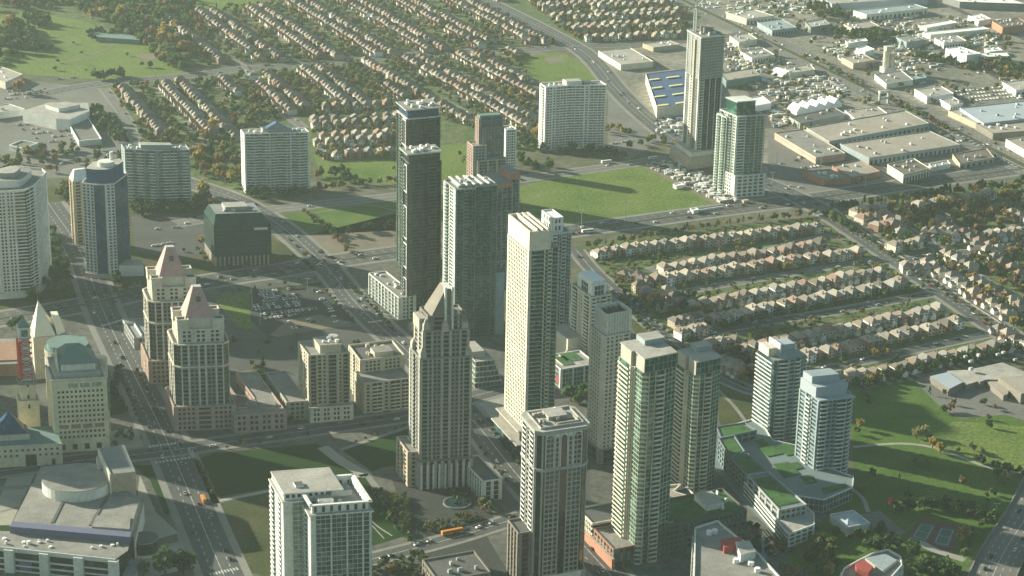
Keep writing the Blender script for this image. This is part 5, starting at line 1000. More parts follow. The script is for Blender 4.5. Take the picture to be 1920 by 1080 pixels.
# park pavilion, courts, school, mall
pv = shed('park_pavilion', 'pale pavilion with a light blue hipped roof beside the paved court', (1587, 990), (1556, 966), (1631, 982), 5, 'offwhite', 'light_blue_roof', 'pavilion', 0, phrase='the park pavilion')
mb = MB(); mb.prism(pv.poly([(1.5, 1.5), (pv.W - 1.5, 1.5), (pv.W - 1.5, pv.D - 1.5), (1.5, pv.D - 1.5)]), 5.06, 8, 0, 0, top_poly=pv.poly([(pv.W * .4, pv.D * .45), (pv.W * .6, pv.D * .45), (pv.W * .6, pv.D * .55), (pv.W * .4, pv.D * .55)])); mb.build('hipped_roof', 'light_blue_roof', pv.root)
sheet('court', [(1612, 965), (1650, 958), (1698, 998), (1678, 1013), (1640, 995)], 'old_asphalt', .1)
sheet('tennis_court', [(1722, 972), (1800, 985), (1786, 1038), (1698, 1010)], 'tennis_red', .1)
for a in ([(1726, 980), (1755, 985), (1737, 1017), (1708, 1008)], [(1764, 987), (1792, 992), (1778, 1028), (1748, 1020)]):
    sheet('tennis_court', a, 'tennis_green', .14)
    mb = MB(); q = [G(*p) for p in a]; cc = sum(q) / 4; q = [cc + (x - cc) * .78 for x in q]
    for i in range(4):
        d = q[(i + 1) % 4] - q[i]; l = np.hypot(*d); mb.wall(q[i], q[(i + 1) % 4], 0, l, 0, .3, .14, .2)
    mb.wall((q[0] + q[3]) / 2, (q[1] + q[2]) / 2, 0, np.hypot(*((q[1] + q[2]) / 2 - (q[0] + q[3]) / 2)), 0, .25, .14, .2); struct(mb.build('court_lines', 'road_paint'))
sc = Tower('school', 'sprawling low school with joined flat roofs and tan wings beside the lawn', (G(1800, 720), dirv(66), dirv(-22), 1, 1, 7), 'school', phrase='the school')
def sp(pts, z): return [tuple(np.linalg.solve(np.array([sc.e1, sc.e2]).T, G(*p, z) - sc.N)) for p in pts]
for nm, pts, hh, rf in (('west_hall', [(1744, 702), (1778, 694), (1806, 713), (1780, 726)], 7, 'light_blue_roof'), ('middle_wing', [(1776, 692), (1810, 690), (1838, 710), (1812, 718)], 6, 'pale_roof'), ('main_wing', [(1806, 692), (1880, 676), (1925, 695), (1925, 710), (1850, 708), (1838, 712)], 7, 'pale_roof'), ('east_wing', [(1848, 710), (1900, 700), (1890, 735), (1882, 738)], 6, 'tan_roof'), ('gymnasium', [(1872, 704), (1930, 700), (1935, 730), (1915, 735)], 10, 'tan_roof')):
    sc.prism(nm, sp(pts, hh), 0, hh - 1.5, 'taupe', rf)
sc.units(10, 5, 60, 30, 7, 8)
ml = Tower('department_store', 'pale flat-roofed department store amid the old parking decks, top left', (G(100, 228), dirv(80), dirv(-20), 1, 1, 13), 'store', phrase='the pale department store')
def mp(pts, z): return [tuple(np.linalg.solve(np.array([ml.e1, ml.e2]).T, G(*p, z) - ml.N)) for p in pts]
ml.prism('wall', mp([(42, 208), (92, 192), (165, 193), (168, 208), (130, 224), (105, 222)], 13), 0, 13, 'white', 'pale_roof'); ml.prism('upper_store', mp([(85, 196), (125, 190), (150, 196), (110, 204)], 17), 13, 17, 'white', 'pale_roof'); ml.units(-10, 0, 25, 20, 13, 10, 'white')
for nm, lab, a in (('parking_ramp', 'white-edged parking ramp right of the department store', [(126, 228), (165, 222), (190, 262), (148, 266)]), ('parking_deck', 'low white-rimmed square parking deck roof at the left', [(18, 274), (40, 265), (70, 270), (45, 280)])):
    t = Tower(nm, lab, (G(*a[0]), dirv(90), dirv(0), 1, 1, 5), 'parking deck'); q = [tuple(G(*p, 5) - t.N) for p in a]; t.prism('deck', q, 0, 5, 'offwhite', 'old_asphalt'); mb = MB(); q = [np.array(x) for x in q]
    for i in range(4): mb.wall(q[i], q[(i + 1) % 4], 0, np.hypot(*(q[(i + 1) % 4] - q[i])), -.6, .4, 5, 6.3)
    mb.build('rim_wall', 'white', t.root)
shed('mall_store', 'low cream store at the left edge above the parking', (10, 155), (-30, 140), (42, 140), 8, 'cream_light', 'pale_roof', 'store', 4); shed('mall_store', 'low white store row at the left edge, level with the department store', (-20, 214), (-50, 204), (46, 205), 7, 'white', 'pale_roof', 'store', 6)
shed('field_shelter', 'long pale green covered rink beside the playing field trees', (180, 70), (172, 60), (262, 76), 5, 'copper_green', 'copper_green', 'rink', 0)
# ---------------------------------------------------------------- houses
HW = {'brick': 'brick', 'cream': 'cream_light', 'white': 'white', 'tan': 'sand', 'grey': 'grey', 'brown': 'brick'}
mat('roof_dark', (.13, .12, .11), amt=.2, s2=1.2, vary=.25); mat('roof_brown', (.215, .18, .145), amt=.2, s2=1.2, vary=.25); mat('roof_grey', (.24, .23, .20), amt=.2, s2=1.2, vary=.25); mat('roof_tan', (.30, .27, .22), amt=.2, s2=1.2, vary=.2); mat('roof_red', (.25, .165, .13), amt=.2, s2=1.2, vary=.2)
HR = {'dark': 'roof_dark', 'brown': 'roof_brown', 'grey': 'roof_grey', 'tan': 'roof_tan', 'red': 'roof_red'}
HM = {}
def house_bits(var):
    "meshes of one house pattern: x across the plot, y to the back; front at y=0"
    if var in HM: return HM[var]
    wd, dp, h, rh, gx = [(7.6, 11, 6.0, 3.2, -1.6), (8.2, 12.5, 6.5, 3.9, 1.7), (7.2, 10.5, 5.7, 2.9, 1.4), (8.6, 11.5, 6.3, 3.5, -1.8)][var]
    x = wd / 2
    W_ = MB(); W_.prism([(-x, 0), (x, 0), (x, dp), (-x, dp)], 0, h, 0)
    R_ = MB(); o = .5; A = [(-x - o, -o), (x + o, -o), (x + o, dp + o), (-x - o, dp + o)]; r = dp / 2 - x + .6 if dp > wd else .6
    R_.prism(A, h - .1, h + .12, 0, None, True)
    p0, p1 = (0, dp / 2 - max(r, .8), h + rh), (0, dp / 2 + max(r, .8), h + rh)
    z = h + .12
    R_.face([(*A[0], z), (*A[1], z), p0]); R_.quad((*A[1], z), (*A[2], z), p1, p0); R_.face([(*A[2], z), (*A[3], z), p1]); R_.quad((*A[3], z), (*A[0], z), p0, p1)
    g = MB(); gx0, gx1 = gx - 2.6, gx + 2.6; g.prism([(gx0, -4), (gx1, -4), (gx1, -.02), (gx0, -.02)], 0, 3.4, 0); m = (gx0 + gx1) / 2
    g.face([(gx0, -4, 3.4), (gx1, -4, 3.4), (m, -4, 5.4)], 0); g.quad((gx1 + .3, -4.3, 3.3), (gx1 + .3, 0, 3.3), (m, 0, 5.5), (m, -4.3, 5.5), 1); g.quad((gx0 - .3, 0, 3.3), (gx0 - .3, -4.3, 3.3), (m, -4.3, 5.5), (m, 0, 5.5), 1)
    c = MB(); c.box(x - 1.6, dp * .6, h, x - .7, dp * .6 + .9, h + rh * .8 + 1.2)
    d = MB(); d.box(gx0 + .5, -4.08, .1, gx1 - .5, -3.98, 2.5)
    wi = W_; [wi.box(a, -.06, zz, a + 1.6, .05, zz + 1.4, 1) for a in (-x + .8, x - 2.4) for zz in (3.9,)]; [wi.box(a, dp - .05, zz, a + 1.6, dp + .06, zz + 1.4, 1) for a in (-x + .8, x - 2.4) for zz in (1.0, 3.9)]
    HM[var] = (W_, R_, g, c, d, wi, wd, dp); return HM[var]
ME = {}
def mesh_of(key, mb, mats):
    if key not in ME:
        me = bpy.data.meshes.new(key[0]); me.from_pydata(mb.v, [], mb.f)
        for m in mats: me.materials.append(MAT[m])
        if len(mats) > 1: me.polygons.foreach_set('material_index', mb.m)
        ME[key] = me
    return ME[key]
HOUSES = []   # (pos, azimuth of the back, variant, wall, roof, row phrase)
def hrow(a, b, n, flip, phrase, z=5, jit=.6):
    "a row of houses between two places of the photograph; flip puts the gardens on the near side"
    A, B = G(*a, z), G(*b, z); t = (B - A) / np.hypot(*(B - A)); back = np.array([-t[1], t[0]]) * (-1 if flip else 1)
    az = math.degrees(math.atan2(back[0], back[1]))
    for k in range(n):
        p = A + (B - A) * (k + .5) / n + t * random.uniform(-jit, jit) + back * random.uniform(-1.8, 1.8)
        HOUSES.append((p - back * 6, az + random.uniform(-3, 3), random.randrange(4), random.choice(['cream', 'tan', 'white', 'brick', 'brown', 'grey', 'tan', 'cream']), random.choices(['brown', 'tan', 'grey', 'red', 'dark'], [5, 4, 2, .9, 1])[0], phrase, k, n))
R1 = [((1112, 474), (1540, 424), 24, 1, 'in the row behind the wide boulevard hedge'), ((1237, 504), (1548, 455), 17, 0, 'in the second row below the boulevard'),
      ((1205, 527), (1615, 470), 23, 1, 'in the third row below the boulevard'), ((1292, 572), (1660, 506), 20, 0, 'in the fourth row below the boulevard'),
      ((1330, 597), (1697, 528), 20, 1, 'in the row above the sandy double path'), ((1385, 653), (1770, 577), 20, 0, 'in the row below the sandy double path'),
      ((1505, 668), (1802, 601), 16, 1, 'in the second row from the school hedge'), ((1592, 706), (1888, 642), 16, 0, 'in the row backing onto the school hedge')]
for r in R1: hrow(*r)
for r in [((1735, 487), (1905, 592), 11, 0, 'in the row along the curving avenue'), ((1650, 395), (1700, 440), 4, 1, 'by the avenue corner lane'), ((1670, 462), (1730, 452), 4, 1, 'beside the short cross street'),
          ((1690, 500), (1760, 500), 4, 0, 'below the short cross street'), ((1595, 398), (1660, 384), 4, 1, 'behind the corner hedge'), ((1715, 385), (1865, 362), 10, 1, 'behind the orange trees near the boulevard'),
          ((1755, 412), (1880, 470), 8, 0, 'along the upper lane on the right'), ((1830, 452), (1925, 520), 6, 0, 'on the right-edge lane'), ((1890, 395), (1960, 420), 4, 1, 'at the upper right edge'), ((1870, 610), (1935, 650), 4, 0, 'near the bridge road end'), ((1165, 512), (1212, 522), 4, 1, 'near the boulevard end of the park street'), ((1258, 603), (1322, 590), 5, 0, 'left of the fourth row'), ((1272, 625), (1330, 612), 5, 1, 'left of the row above the sandy path'), ((1330, 645), (1384, 634), 4, 0, 'left of the row below the sandy path'), ((1345, 672), (1398, 694), 4, 0, 'inside the park street bend'), ((1412, 692), (1490, 674), 6, 1, 'left of the second school row'), ((1500, 722), (1580, 706), 6, 0, 'left of the school hedge row'), ((1612, 412), (1645, 405), 3, 0, 'in the dark corner by the avenue'), ((1640, 425), (1690, 412), 4, 1, 'in the second corner row'), ((1730, 432), (1800, 440), 5, 0, 'on the bend of the upper lane'), ((1770, 470), (1830, 500), 5, 0, 'between the two right-hand lanes'), ((1850, 440), (1920, 432), 5, 0, 'above the right-edge lane'), ((1820, 520), (1925, 575), 7, 1, 'behind the curving avenue row'), ((1300, 655), (1380, 690), 5, 1, 'at the bend of the park street'), ((1190, 530), (1250, 580), 4, 1, 'by the park street trees'), ((1250, 535), (1290, 570), 3, 0, 'beside the yellow maple'), ((1750, 340), (1920, 330), 0, 1, 'x')]:
    if r[2]: hrow(*r)
near_n = len(HOUSES)
def hregion(poly, axis, phrase, plot=11.5, depth=31):
    P = [G(*p) for p in poly]; c = sum(P) / len(P); a = dirv(axis); b = dirv(axis - 90)
    us = [(p - c) @ a for p in P]; vs = [(p - c) @ b for p in P]; v = min(vs) + 8; k = 0; r = 0
    while v < max(vs) - 8:
        row = []; u = min(us)
        while u < max(us):
            p = c + a * u + b * v
            if in_poly(p, P) and random.random() < .93: row.append(p)
            u += plot + random.uniform(-.4, 1.0)
        flip = r % 2; back = b * (1 if flip else -1); az = math.degrees(math.atan2(back[0], back[1]))
        for i, p in enumerate(row): HOUSES.append((p + np.array([random.uniform(-1, 1), random.uniform(-1, 1)]), az, random.randrange(4), random.choice(['cream', 'tan', 'white', 'brick', 'brown', 'tan', 'brick']), random.choices(['brown', 'tan', 'grey', 'red', 'dark'], [5, 2.5, 2, 1.4, 1])[0], phrase, i, len(row)))
        v += depth if flip else depth + 9; r += 1
hregion([(585, 212), (742, 200), (748, 290), (592, 300)], 74, 'north of the long mown field')
hregion([(200, 172), (420, 150), (470, 225), (440, 300), (380, 250), (262, 258)], -22, 'below the golf course road')
hregion([(440, 150), (640, 125), (760, 185), (745, 200), (580, 208), (470, 230)], -22, 'in the middle estate')
hregion([(650, 122), (960, 98), (1008, 170), (1008, 240), (970, 250), (830, 220)], -26, 'behind the broad white slab')
hregion([(300, 30), (480, 20), (620, -20), (900, -20), (1060, 82), (640, 112), (380, 122), (350, 70)], -24, 'beyond the upper cross road')
hregion([(960, -20), (1240, -20), (1280, 20), (1280, 68), (1085, 78)], 74, 'in the top estate')
hregion([(440, 300), (560, 225), (580, 240), (450, 330)], 74, 'x') if False else None
# the nearest 300 stand as things of their own, the far rest is one mass
cand = [(math.hypot(*hh[0]), i) for i, hh in enumerate(HOUSES) if inframe((*hh[0], 3), 10)]
cand.sort(); solo = set(i for _, i in cand[:300])
WN = {'brick': 'brick', 'cream': 'cream', 'white': 'white-walled', 'tan': 'tan', 'grey': 'grey', 'brown': 'red-brick'}
far = MB(); FM = ['roof_brown', 'roof_grey', 'roof_tan', 'roof_red', 'brick', 'cream_light', 'white', 'sand', 'grey', 'roof_dark', 'glass_dark']
HPOS = []; rowk = {}; drv = MB()
for i, (p, az, var, wl, rf, ph, k, n) in enumerate(HOUSES):
    if any(in_poly(p, b) for b in BLOCKED): continue
    HPOS.append(p); bk = dirv(az); sd_ = np.array([bk[1], -bk[0]]); gx = (-2, 2, 2, -2.5)[var]
    drv.quad(*[(*(p + sd_ * (gx + a) + bk * b), .075) for a, b in ((-2.4, -13), (2.4, -13), (2.4, -4), (-2.4, -4))])
    W_, R_, g, c, d, wi, wd, dp = house_bits(var); th = -math.radians(az)
    if i in solo:
        key = ph; rowk[key] = rowk.get(key, 0) + 1
        o = thing('house', f"{WN[wl]} house with {rf} roof, {nth(rowk[key])} from left {ph}", 'house', (*p, .05), 'hip-roofed houses in the residential streets')
        o.rotation_euler = (0, 0, th)
        link('wall', mesh_of(('wall', var, wl), W_, [HW[wl], 'glass_dark']), o); ro = link('roof', mesh_of(('roof', var, rf), R_, [HR[rf]]), o)
        if (i * 7) % 3: link('chimney', mesh_of(('chimney', var), c, ['taupe']), ro)
        ga = link('garage', mesh_of(('garage', var, wl, rf), g, [HW[wl], HR[rf]]), o); link('garage_door', mesh_of(('garage_door', var), d, ['offwhite']), ga)
    else:
        cs, sn = math.cos(th), math.sin(th)
        for part, idx in ((W_, FM.index(HW[wl])), (R_, FM.index(HR[rf])), (g, None)):
            b = len(far.v); far.v += [(p[0] + x * cs - y * sn, p[1] + x * sn + y * cs, z + .05) for x, y, z in part.v]
            far.f += [tuple(q + b for q in f) for f in part.f]; far.m += [(10 if m and part is W_ else idx) if idx is not None else (FM.index(HR[rf]) if m else FM.index(HW[wl])) for m in part.m]
o = far.build('distant_houses', FM); tag(o, 'far estate of close-set hip-roofed houses stretching to the top edge', 'houses', kind='stuff')
HPOS = np.array(HPOS); drv.m = []; struct(drv.build('driveway', 'concrete'))
# ---------------------------------------------------------------- trees
def crown_arrays(seed, n_cl, per, leaf, tall=1.0, conic=False):
    "unit crown (radius 1, height 2*tall above z=0): leaf-sized faces in clumps spread through an uneven volume"
    r = np.random.default_rng(seed); V = []
    for _ in range(n_cl):
        d = r.normal(size=3); d /= np.linalg.norm(d); rad = r.uniform(.35, .78); cz = d[2] * rad
        if conic: zz = r.uniform(0, 1); s = (1 - zz) * .8 + .08; a = r.uniform(0, 6.28); c = np.array([math.cos(a) * s * .7, math.sin(a) * s * .7, (zz * 2 - 1) * .95])
        else: c = np.array([d[0] * rad, d[1] * rad, max(cz, -.6)])
        cr = r.uniform(.2, .36) * (.7 if conic else 1)
        for _ in range(per):
            q = r.normal(size=3); q /= np.linalg.norm(q); p = c + q * cr * r.uniform(.4, 1.05)
            a = r.normal(size=3); a /= np.linalg.norm(a); a = a * .5 + q * .9; a /= np.linalg.norm(a)
            u = np.cross(a, r.normal(size=3)); u /= np.linalg.norm(u); v = np.cross(a, u); s = leaf * r.uniform(.6, 1.3)
            V += [p - u * s - v * s * .7, p + u * s - v * s * .6, p + u * s * .8 + v * s, p - u * s * .9 + v * s * .8]
    V = np.array(V); V[:, 2] = (V[:, 2] + 1) * tall; return V
CR = [crown_arrays(s, 22, 17, .15) for s in range(4)] + [crown_arrays(9 + s, 26, 13, .10, 1.7, True) for s in range(2)]
LO = [crown_arrays(20 + s, 10, 8, .27) for s in range(5)] + [crown_arrays(30 + s, 10, 7, .18, 1.7, True) for s in range(2)]
def arr_mesh(name, V, mats, idx=None):
    me = bpy.data.meshes.new(name); n = len(V) // 4
    me.vertices.add(len(V)); me.vertices.foreach_set('co', V.astype(np.float32).ravel()); me.loops.add(len(V)); me.loops.foreach_set('vertex_index', np.arange(len(V), dtype=np.int32))
    me.polygons.add(n); me.polygons.foreach_set('loop_start', np.arange(0, len(V), 4, dtype=np.int32))
    for m in mats: me.materials.append(MAT[m])
    if idx is not None: me.polygons.foreach_set('material_index', idx.astype(np.int32))
    me.update(calc_edges=True); return me
CME = {}
def crown_mesh(k, col):
    if (k, col) not in CME: CME[(k, col)] = arr_mesh('crown', CR[k], ['leaf_' + col])
    return CME[(k, col)]
_tb = MB(); _tb.prism(circle((0, 0), .055, 6), 0, .75, top_poly=circle((0, 0), .03, 6))
for a in range(3): _tb.prism([(x + .0, y) for x, y in circle((0, 0), .022, 4)], .4, .95, top_poly=[(x + .25 * math.cos(a * 2.1), y + .25 * math.sin(a * 2.1)) for x, y in circle((0, 0), .01, 4)])
TRUNK = mesh_of(('trunk', 0), _tb, ['bark'])
TREES = []   # pos, radius, colour, conic, z
MIX = {'suburb': [('olive', 4.5), ('pale', 4), ('green', 2.5), ('yellow', 1), ('gold', .8), ('rust', .9), ('orange', .5), ('dark', .9)], 'mix': [('dark', 2.5), ('green', 4.5), ('olive', 4.5), ('pale', 1.5), ('yellow', .8), ('gold', .7), ('orange', .5), ('rust', .5)], 'autumn': [('gold', 3), ('orange', 3.5), ('yellow', 2), ('olive', 3), ('green', 2), ('rust', 1.5)], 'dark': [('dark', 6), ('green', 3), ('olive', .8)], 'green': [('green', 4), ('olive', 3), ('dark', 2)], 'pale': [('pale', 3), ('olive', 3), ('green', 2)], 'wood': [('green', 4), ('olive', 4), ('dark', 3), ('orange', 1), ('gold', .8), ('rust', .8)]}
def pick(mx):
    if mx in LEAF and mx not in MIX: return mx
    a, b = zip(*MIX[mx]); return random.choices(a, b)[0]
def free(p, rr, hs=True):
    if any(in_poly(p, b) for b in BLOCKED): return False
    if hs and len(HPOS) and np.min((HPOS[:, 0] - p[0]) ** 2 + (HPOS[:, 1] - p[1]) ** 2) < 49: return False
    for L, wd in ROADS.values():
        a = np.array(L)
        if np.min(np.hypot(a[:, 0] - p[0], a[:, 1] - p[1])) < wd / 2 + rr * .6 + (1 if wd < 15 else 3): return False
    return True
def tree(p, r, col, conic=False): TREES.append((np.array(p[:2]), r, col, conic))
def T1(px, py, r, col, conic=False): tree(G(px, py), r, col, conic)
def zone(poly, n, mx, rr=(3, 5.5), conic=.1, hs=True):
    xs = [p[0] for p in poly]; ys = [p[1] for p in poly]; c = 0
    for _ in range(n * 12):
        q = (random.uniform(min(xs), max(xs)), random.uniform(min(ys), max(ys)))
        if not in_poly(q, poly): continue
        r = random.uniform(*rr); p = G(*q)
        if not free(p, r, hs): continue
        cn = random.random() < conic; tree(p, r * (.7 if cn else 1), 'dark' if cn else pick(mx), cn); c += 1
        if c >= n: break
def line(pts, step, mx, rr=(2.5, 4.5), jit=2, conic=0.0):
    L = smooth([G(*p) for p in pts]); acc = 0
    for a, b in zip(L[:-1], L[1:]):
        d = np.hypot(*(b - a)); s = step - acc
        while s < d:
            p = a + (b - a) * s / d + np.array([random.uniform(-jit, jit), random.uniform(-jit, jit)]); cn = random.random() < conic
            if not any(in_poly(p, bb) for bb in BLOCKED): r = random.uniform(*rr); tree(p, r * (.7 if cn else 1), 'dark' if cn else pick(mx), cn)
            s += step * random.uniform(.7, 1.3)
        acc = (acc + d) % step
# single trees the eye picks out
for a in [(1748, 840, 4, 'gold'), (1762, 850, 4.2, 'gold'), (1612, 805, 4.5, 'yellow'), (1606, 815, 3.5, 'olive'), (1718, 822, 4.5, 'pale'), (1734, 820, 4.5, 'pale'), (1742, 828, 3.2, 'olive'), (1822, 845, 3.5, 'pale'), (1840, 852, 3, 'pale'), (1674, 950, 3.4, 'red'), (1782, 772, 4, 'orange'), (1788, 760, 3, 'rust'), (1226, 572, 7, 'gold'), (1240, 585, 4.5, 'dark'), (1808, 1008, 5, 'yellow'), (1800, 1018, 3.5, 'yellow'), (1795, 962, 4, 'rust'), (1822, 958, 3.5, 'orange'), (1870, 900, 5, 'olive'), (1883, 908, 5, 'pale'), (1892, 890, 4, 'olive'), (1345, 1085, 5, 'olive'), (1642, 718, 5, 'gold'), (1628, 726, 5, 'gold'), (1640, 672, 4.5, 'gold'), (1660, 668, 4, 'yellow'), (310, 1082, 9, 'dark'), (345, 1078, 9, 'dark'), (270, 1080, 5, 'green'), (1100, 755, 8, 'green'), (1070, 752, 7, 'green'), (1085, 760, 6, 'green'), (378, 462, 5, 'yellow'), (715, 297, 5, 'yellow'), (1712, 455, 4, 'gold'), (1862, 468, 6.5, 'orange'), (1776, 392, 6, 'gold'), (1760, 390, 6, 'gold'), (1735, 390, 6, 'orange'), (1790, 382, 6, 'orange'), (1705, 420, 6, 'orange'), (1860, 410, 6, 'orange'), (1830, 420, 5, 'rust'), (1900, 385, 6, 'orange'), (1815, 378, 5, 'orange'), (1745, 428, 5, 'gold'), (1790, 418, 7, 'olive'), (1815, 425, 6, 'olive'), (1900, 615, 5, 'yellow'), (1880, 540, 5, 'orange'), (1500, 505, 4, 'olive'), (1475, 508, 5, 'yellow'), (1608, 522, 4.5, 'yellow'), (1385, 463, 5, 'yellow'), (360, 300, 8, 'orange'), (372, 310, 8, 'gold'), (400, 250, 9, 'gold'), (385, 265, 7, 'gold'), (440, 230, 6, 'red'), (318, 255, 6, 'yellow'), (1020, 250, 8, 'gold'), (1005, 262, 7, 'gold'), (310, 80, 12, 'gold'), (325, 90, 10, 'gold'), (345, 105, 11, 'orange'), (150, 10, 12, 'orange'), (20, 60, 12, 'orange'), (35, 175, 8, 'orange')]: T1(*a)
for k in range(6): T1(1464 + k * 6 + random.uniform(-2, 2), 1082 + random.uniform(-6, 6), 3.0, 'yellow' if k % 2 else 'pale', True)
for k in range(6): T1(1530 + k * 7, 1062 - k * 2 + random.uniform(-3, 3), 2.8, 'yellow' if k % 2 else 'olive', True)
# belts, hedges, street trees
line([(1090, 468), (1250, 440), (1400, 418), (1540, 402)], 7, 'mix', (2.5, 4), 2, .2); line([(1545, 398), (1700, 376), (1920, 348)], 8, 'dark', (3.5, 6), 2, .2); line([(1545, 405), (1600, 438)], 7, 'dark', (4, 6), 3)
line([(1600, 735), (1700, 705), (1800, 684), (1920, 662)], 6, 'dark', (3, 5), 3, .4); line([(1600, 730), (1760, 690), (1915, 655)], 6, 'dark', (3, 4.5), 3, .4); line([(1160, 560), (1215, 620), (1270, 668), (1330, 712)], 9, 'green', (2.6, 3.6), 1.2); line([(1145, 525), (1205, 585), (1260, 632)], 13, 'dark', (2.2, 3), 1)
line([(1290, 628), (1450, 597), (1740, 540)], 7, 'dark', (2, 3.4), 2); line([(1300, 618), (1450, 588), (1720, 536)], 8, 'mix', (2, 3.2), 2); line([(1560, 402), (1690, 498), (1800, 572), (1910, 650)], 11, 'mix', (2.2, 3.6), 1.5)
line([(1690, 970), (1720, 955), (1790, 960), (1850, 975)], 5, 'dark', (3, 5), 4); line([(1600, 1025), (1650, 1035), (1700, 1030), (1730, 1060), (1780, 1075)], 5, 'dark', (3.5, 5.5), 6); line([(1560, 1000), (1600, 1012), (1650, 1005), (1675, 1020)], 6, 'dark', (2.5, 4), 4); line([(1640, 985), (1665, 1005), (1690, 1020)], 6, 'dark', (2, 3), 2)
line([(1870, 915), (1840, 985), (1790, 1060)], 10, 'olive', (2, 3.5), 4); line([(1820, 860), (1880, 882), (1925, 890)], 6, 'dark', (2.5, 4), 3); line([(480, 690), (505, 735), (545, 800)], 3.6, 'dark', (2, 3), 1.5); line([(485, 685), (515, 735), (552, 795)], 4, 'dark', (2, 3), 1.5)
line([(395, 846), (480, 833), (600, 813)], 12, 'pale', (1.3, 1.9), .5); line([(650, 838), (700, 820), (765, 800)], 9, 'pale', (1.2, 1.8), .5); line([(895, 795), (925, 790)], 5, 'green', (1.4, 2), .5)
line([(1120, 985), (1150, 1030), (1180, 1075)], 9, 'green', (2, 2.8), .8); line([(225, 690), (215, 735), (235, 775)], 5, 'dark', (2, 3.2), 2); line([(585, 365), (650, 350), (740, 345)], 7, 'mix', (3, 5), 4); line([(590, 335), (640, 330), (655, 345)], 5, 'mix', (4, 6), 4)
line([(990, 262), (1010, 285), (1140, 292), (1165, 300)], 6, 'dark', (4, 6), 4); line([(975, 300), (1000, 320), (1040, 312)], 8, 'dark', (4, 6), 4); line([(1180, 280), (1220, 265), (1260, 275)], 8, 'mix', (3, 4.5), 5); line([(1130, 255), (1150, 240), (1180, 255)], 9, 'autumn', (3, 4.5), 3)
line([(300, 500), (360, 470), (400, 500)], 14, 'mix', (2, 3), 3); line([(410, 510), (600, 478)], 14, 'mix', (2.5, 4), 3); line([(600, 430), (640, 440), (740, 425)], 8, 'dark', (3, 5), 4); line([(560, 395), (620, 440), (660, 480)], 9, 'autumn', (2, 3.4), 3)
line([(1650, 180), (1700, 205), (1790, 255)], 11, 'mix', (3, 5), 4); line([(1500, 105), (1560, 130), (1620, 165)], 12, 'mix', (2.5, 4), 4); line([(1530, 340), (1600, 345), (1640, 330)], 8, 'dark', (3, 4), 2, .3); line([(1650, 300), (1740, 290), (1800, 278)], 10, 'dark', (2.5, 4), 3)
zone([(78, 440), (130, 400), (165, 520), (225, 528), (240, 545), (150, 565), (20, 620), (50, 580)], 90, 'dark', (3.5, 5.5), .15); zone([(88, 380), (130, 350), (140, 430), (130, 470), (90, 470)], 40, 'mix', (4, 6)); zone([(240, 388), (385, 372), (392, 398), (250, 408)], 36, 'dark', (4, 6)); zone([(355, 285), (460, 290), (462, 370), (380, 380)], 50, 'autumn', (4, 7)); zone([(460, 362), (585, 358), (580, 375), (470, 378)], 22, 'dark', (3, 5))
zone([(150, -10), (350, -10), (380, 60), (350, 130), (310, 105), (240, 72), (150, 25)], 170, 'wood', (5, 9)); zone([(-20, -10), (150, -10), (150, 18), (-20, 22)], 60, 'wood', (5, 9)); zone([(-20, 45), (45, 55), (80, 95), (40, 118), (-20, 125)], 70, 'dark', (5, 9)); zone([(250, 70), (350, 110), (345, 135), (300, 125)], 30, 'mix', (5, 8)); zone([(165, 62), (270, 70), (265, 80), (170, 78)], 20, 'dark', (4, 6)); zone([(48, 36), (100, 45), (85, 55), (50, 50)], 20, 'dark', (5, 7)); zone([(175, 150), (225, 140), (235, 150), (190, 158)], 18, 'dark', (4, 6))
zone([(-20, 290), (200, 275), (350, 275), (340, 320), (-20, 330)], 70, 'mix', (3.5, 6)); zone([(175, 190), (235, 255), (215, 275), (165, 225)], 40, 'green', (4, 6)); zone([(1560, 60), (1730, 72), (1740, 90), (1570, 80)], 40, 'dark', (4, 7)); zone([(1500, 8), (1580, 12), (1590, 40), (1530, 35)], 34, 'mix', (4, 7)); zone([(1830, 130), (1880, 115), (1960, 160), (1960, 190)], 70, 'wood', (4, 7)); zone([(1690, 105), (1800, 110), (1850, 135), (1800, 130)], 40, 'dark', (3, 5))
zone([(700, 920), (760, 930), (780, 1000), (770, 1020), (700, 960)], 110, 'green', (1.5, 2.8), .2); zone([(780, 985), (900, 965), (905, 985), (780, 1008)], 44, 'mix', (1.5, 2.6), .2); zone([(840, 925), (880, 925), (885, 945), (845, 948)], 12, 'dark', (1.5, 2.6)); zone([(885, 900), (930, 910), (920, 930), (880, 925)], 12, 'mix', (2, 3)); zone([(660, 1050), (790, 1040), (800, 1085), (660, 1085)], 40, 'mix', (2, 3.6), .1); zone([(560, 1040), (640, 1040), (640, 1060), (540, 1085)], 8, 'mix', (2, 3))
zone([(1430, 1010), (1540, 985), (1560, 1020), (1450, 1050)], 22, 'autumn', (1.8, 3)); zone([(1300, 1000), (1420, 985), (1440, 1040), (1400, 1060)], 20, 'green', (2, 3.2)); zone([(195, 815), (262, 806), (270, 840), (205, 850)], 12, 'dark', (1.8, 2.6)); zone([(60, 860), (180, 850), (190, 870), (60, 880)], 12, 'dark', (2, 3)); zone([(1540, 1000), (1580, 1040), (1560, 1085), (1500, 1085)], 20, 'mix', (2.5, 4.5)); zone([(1700, 1055), (1800, 1070), (1800, 1090), (1690, 1090)], 22, 'dark', (3, 5)); zone([(1860, 1020), (1925, 960), (1960, 1080), (1880, 1090)], 18, 'dark', (3, 5))
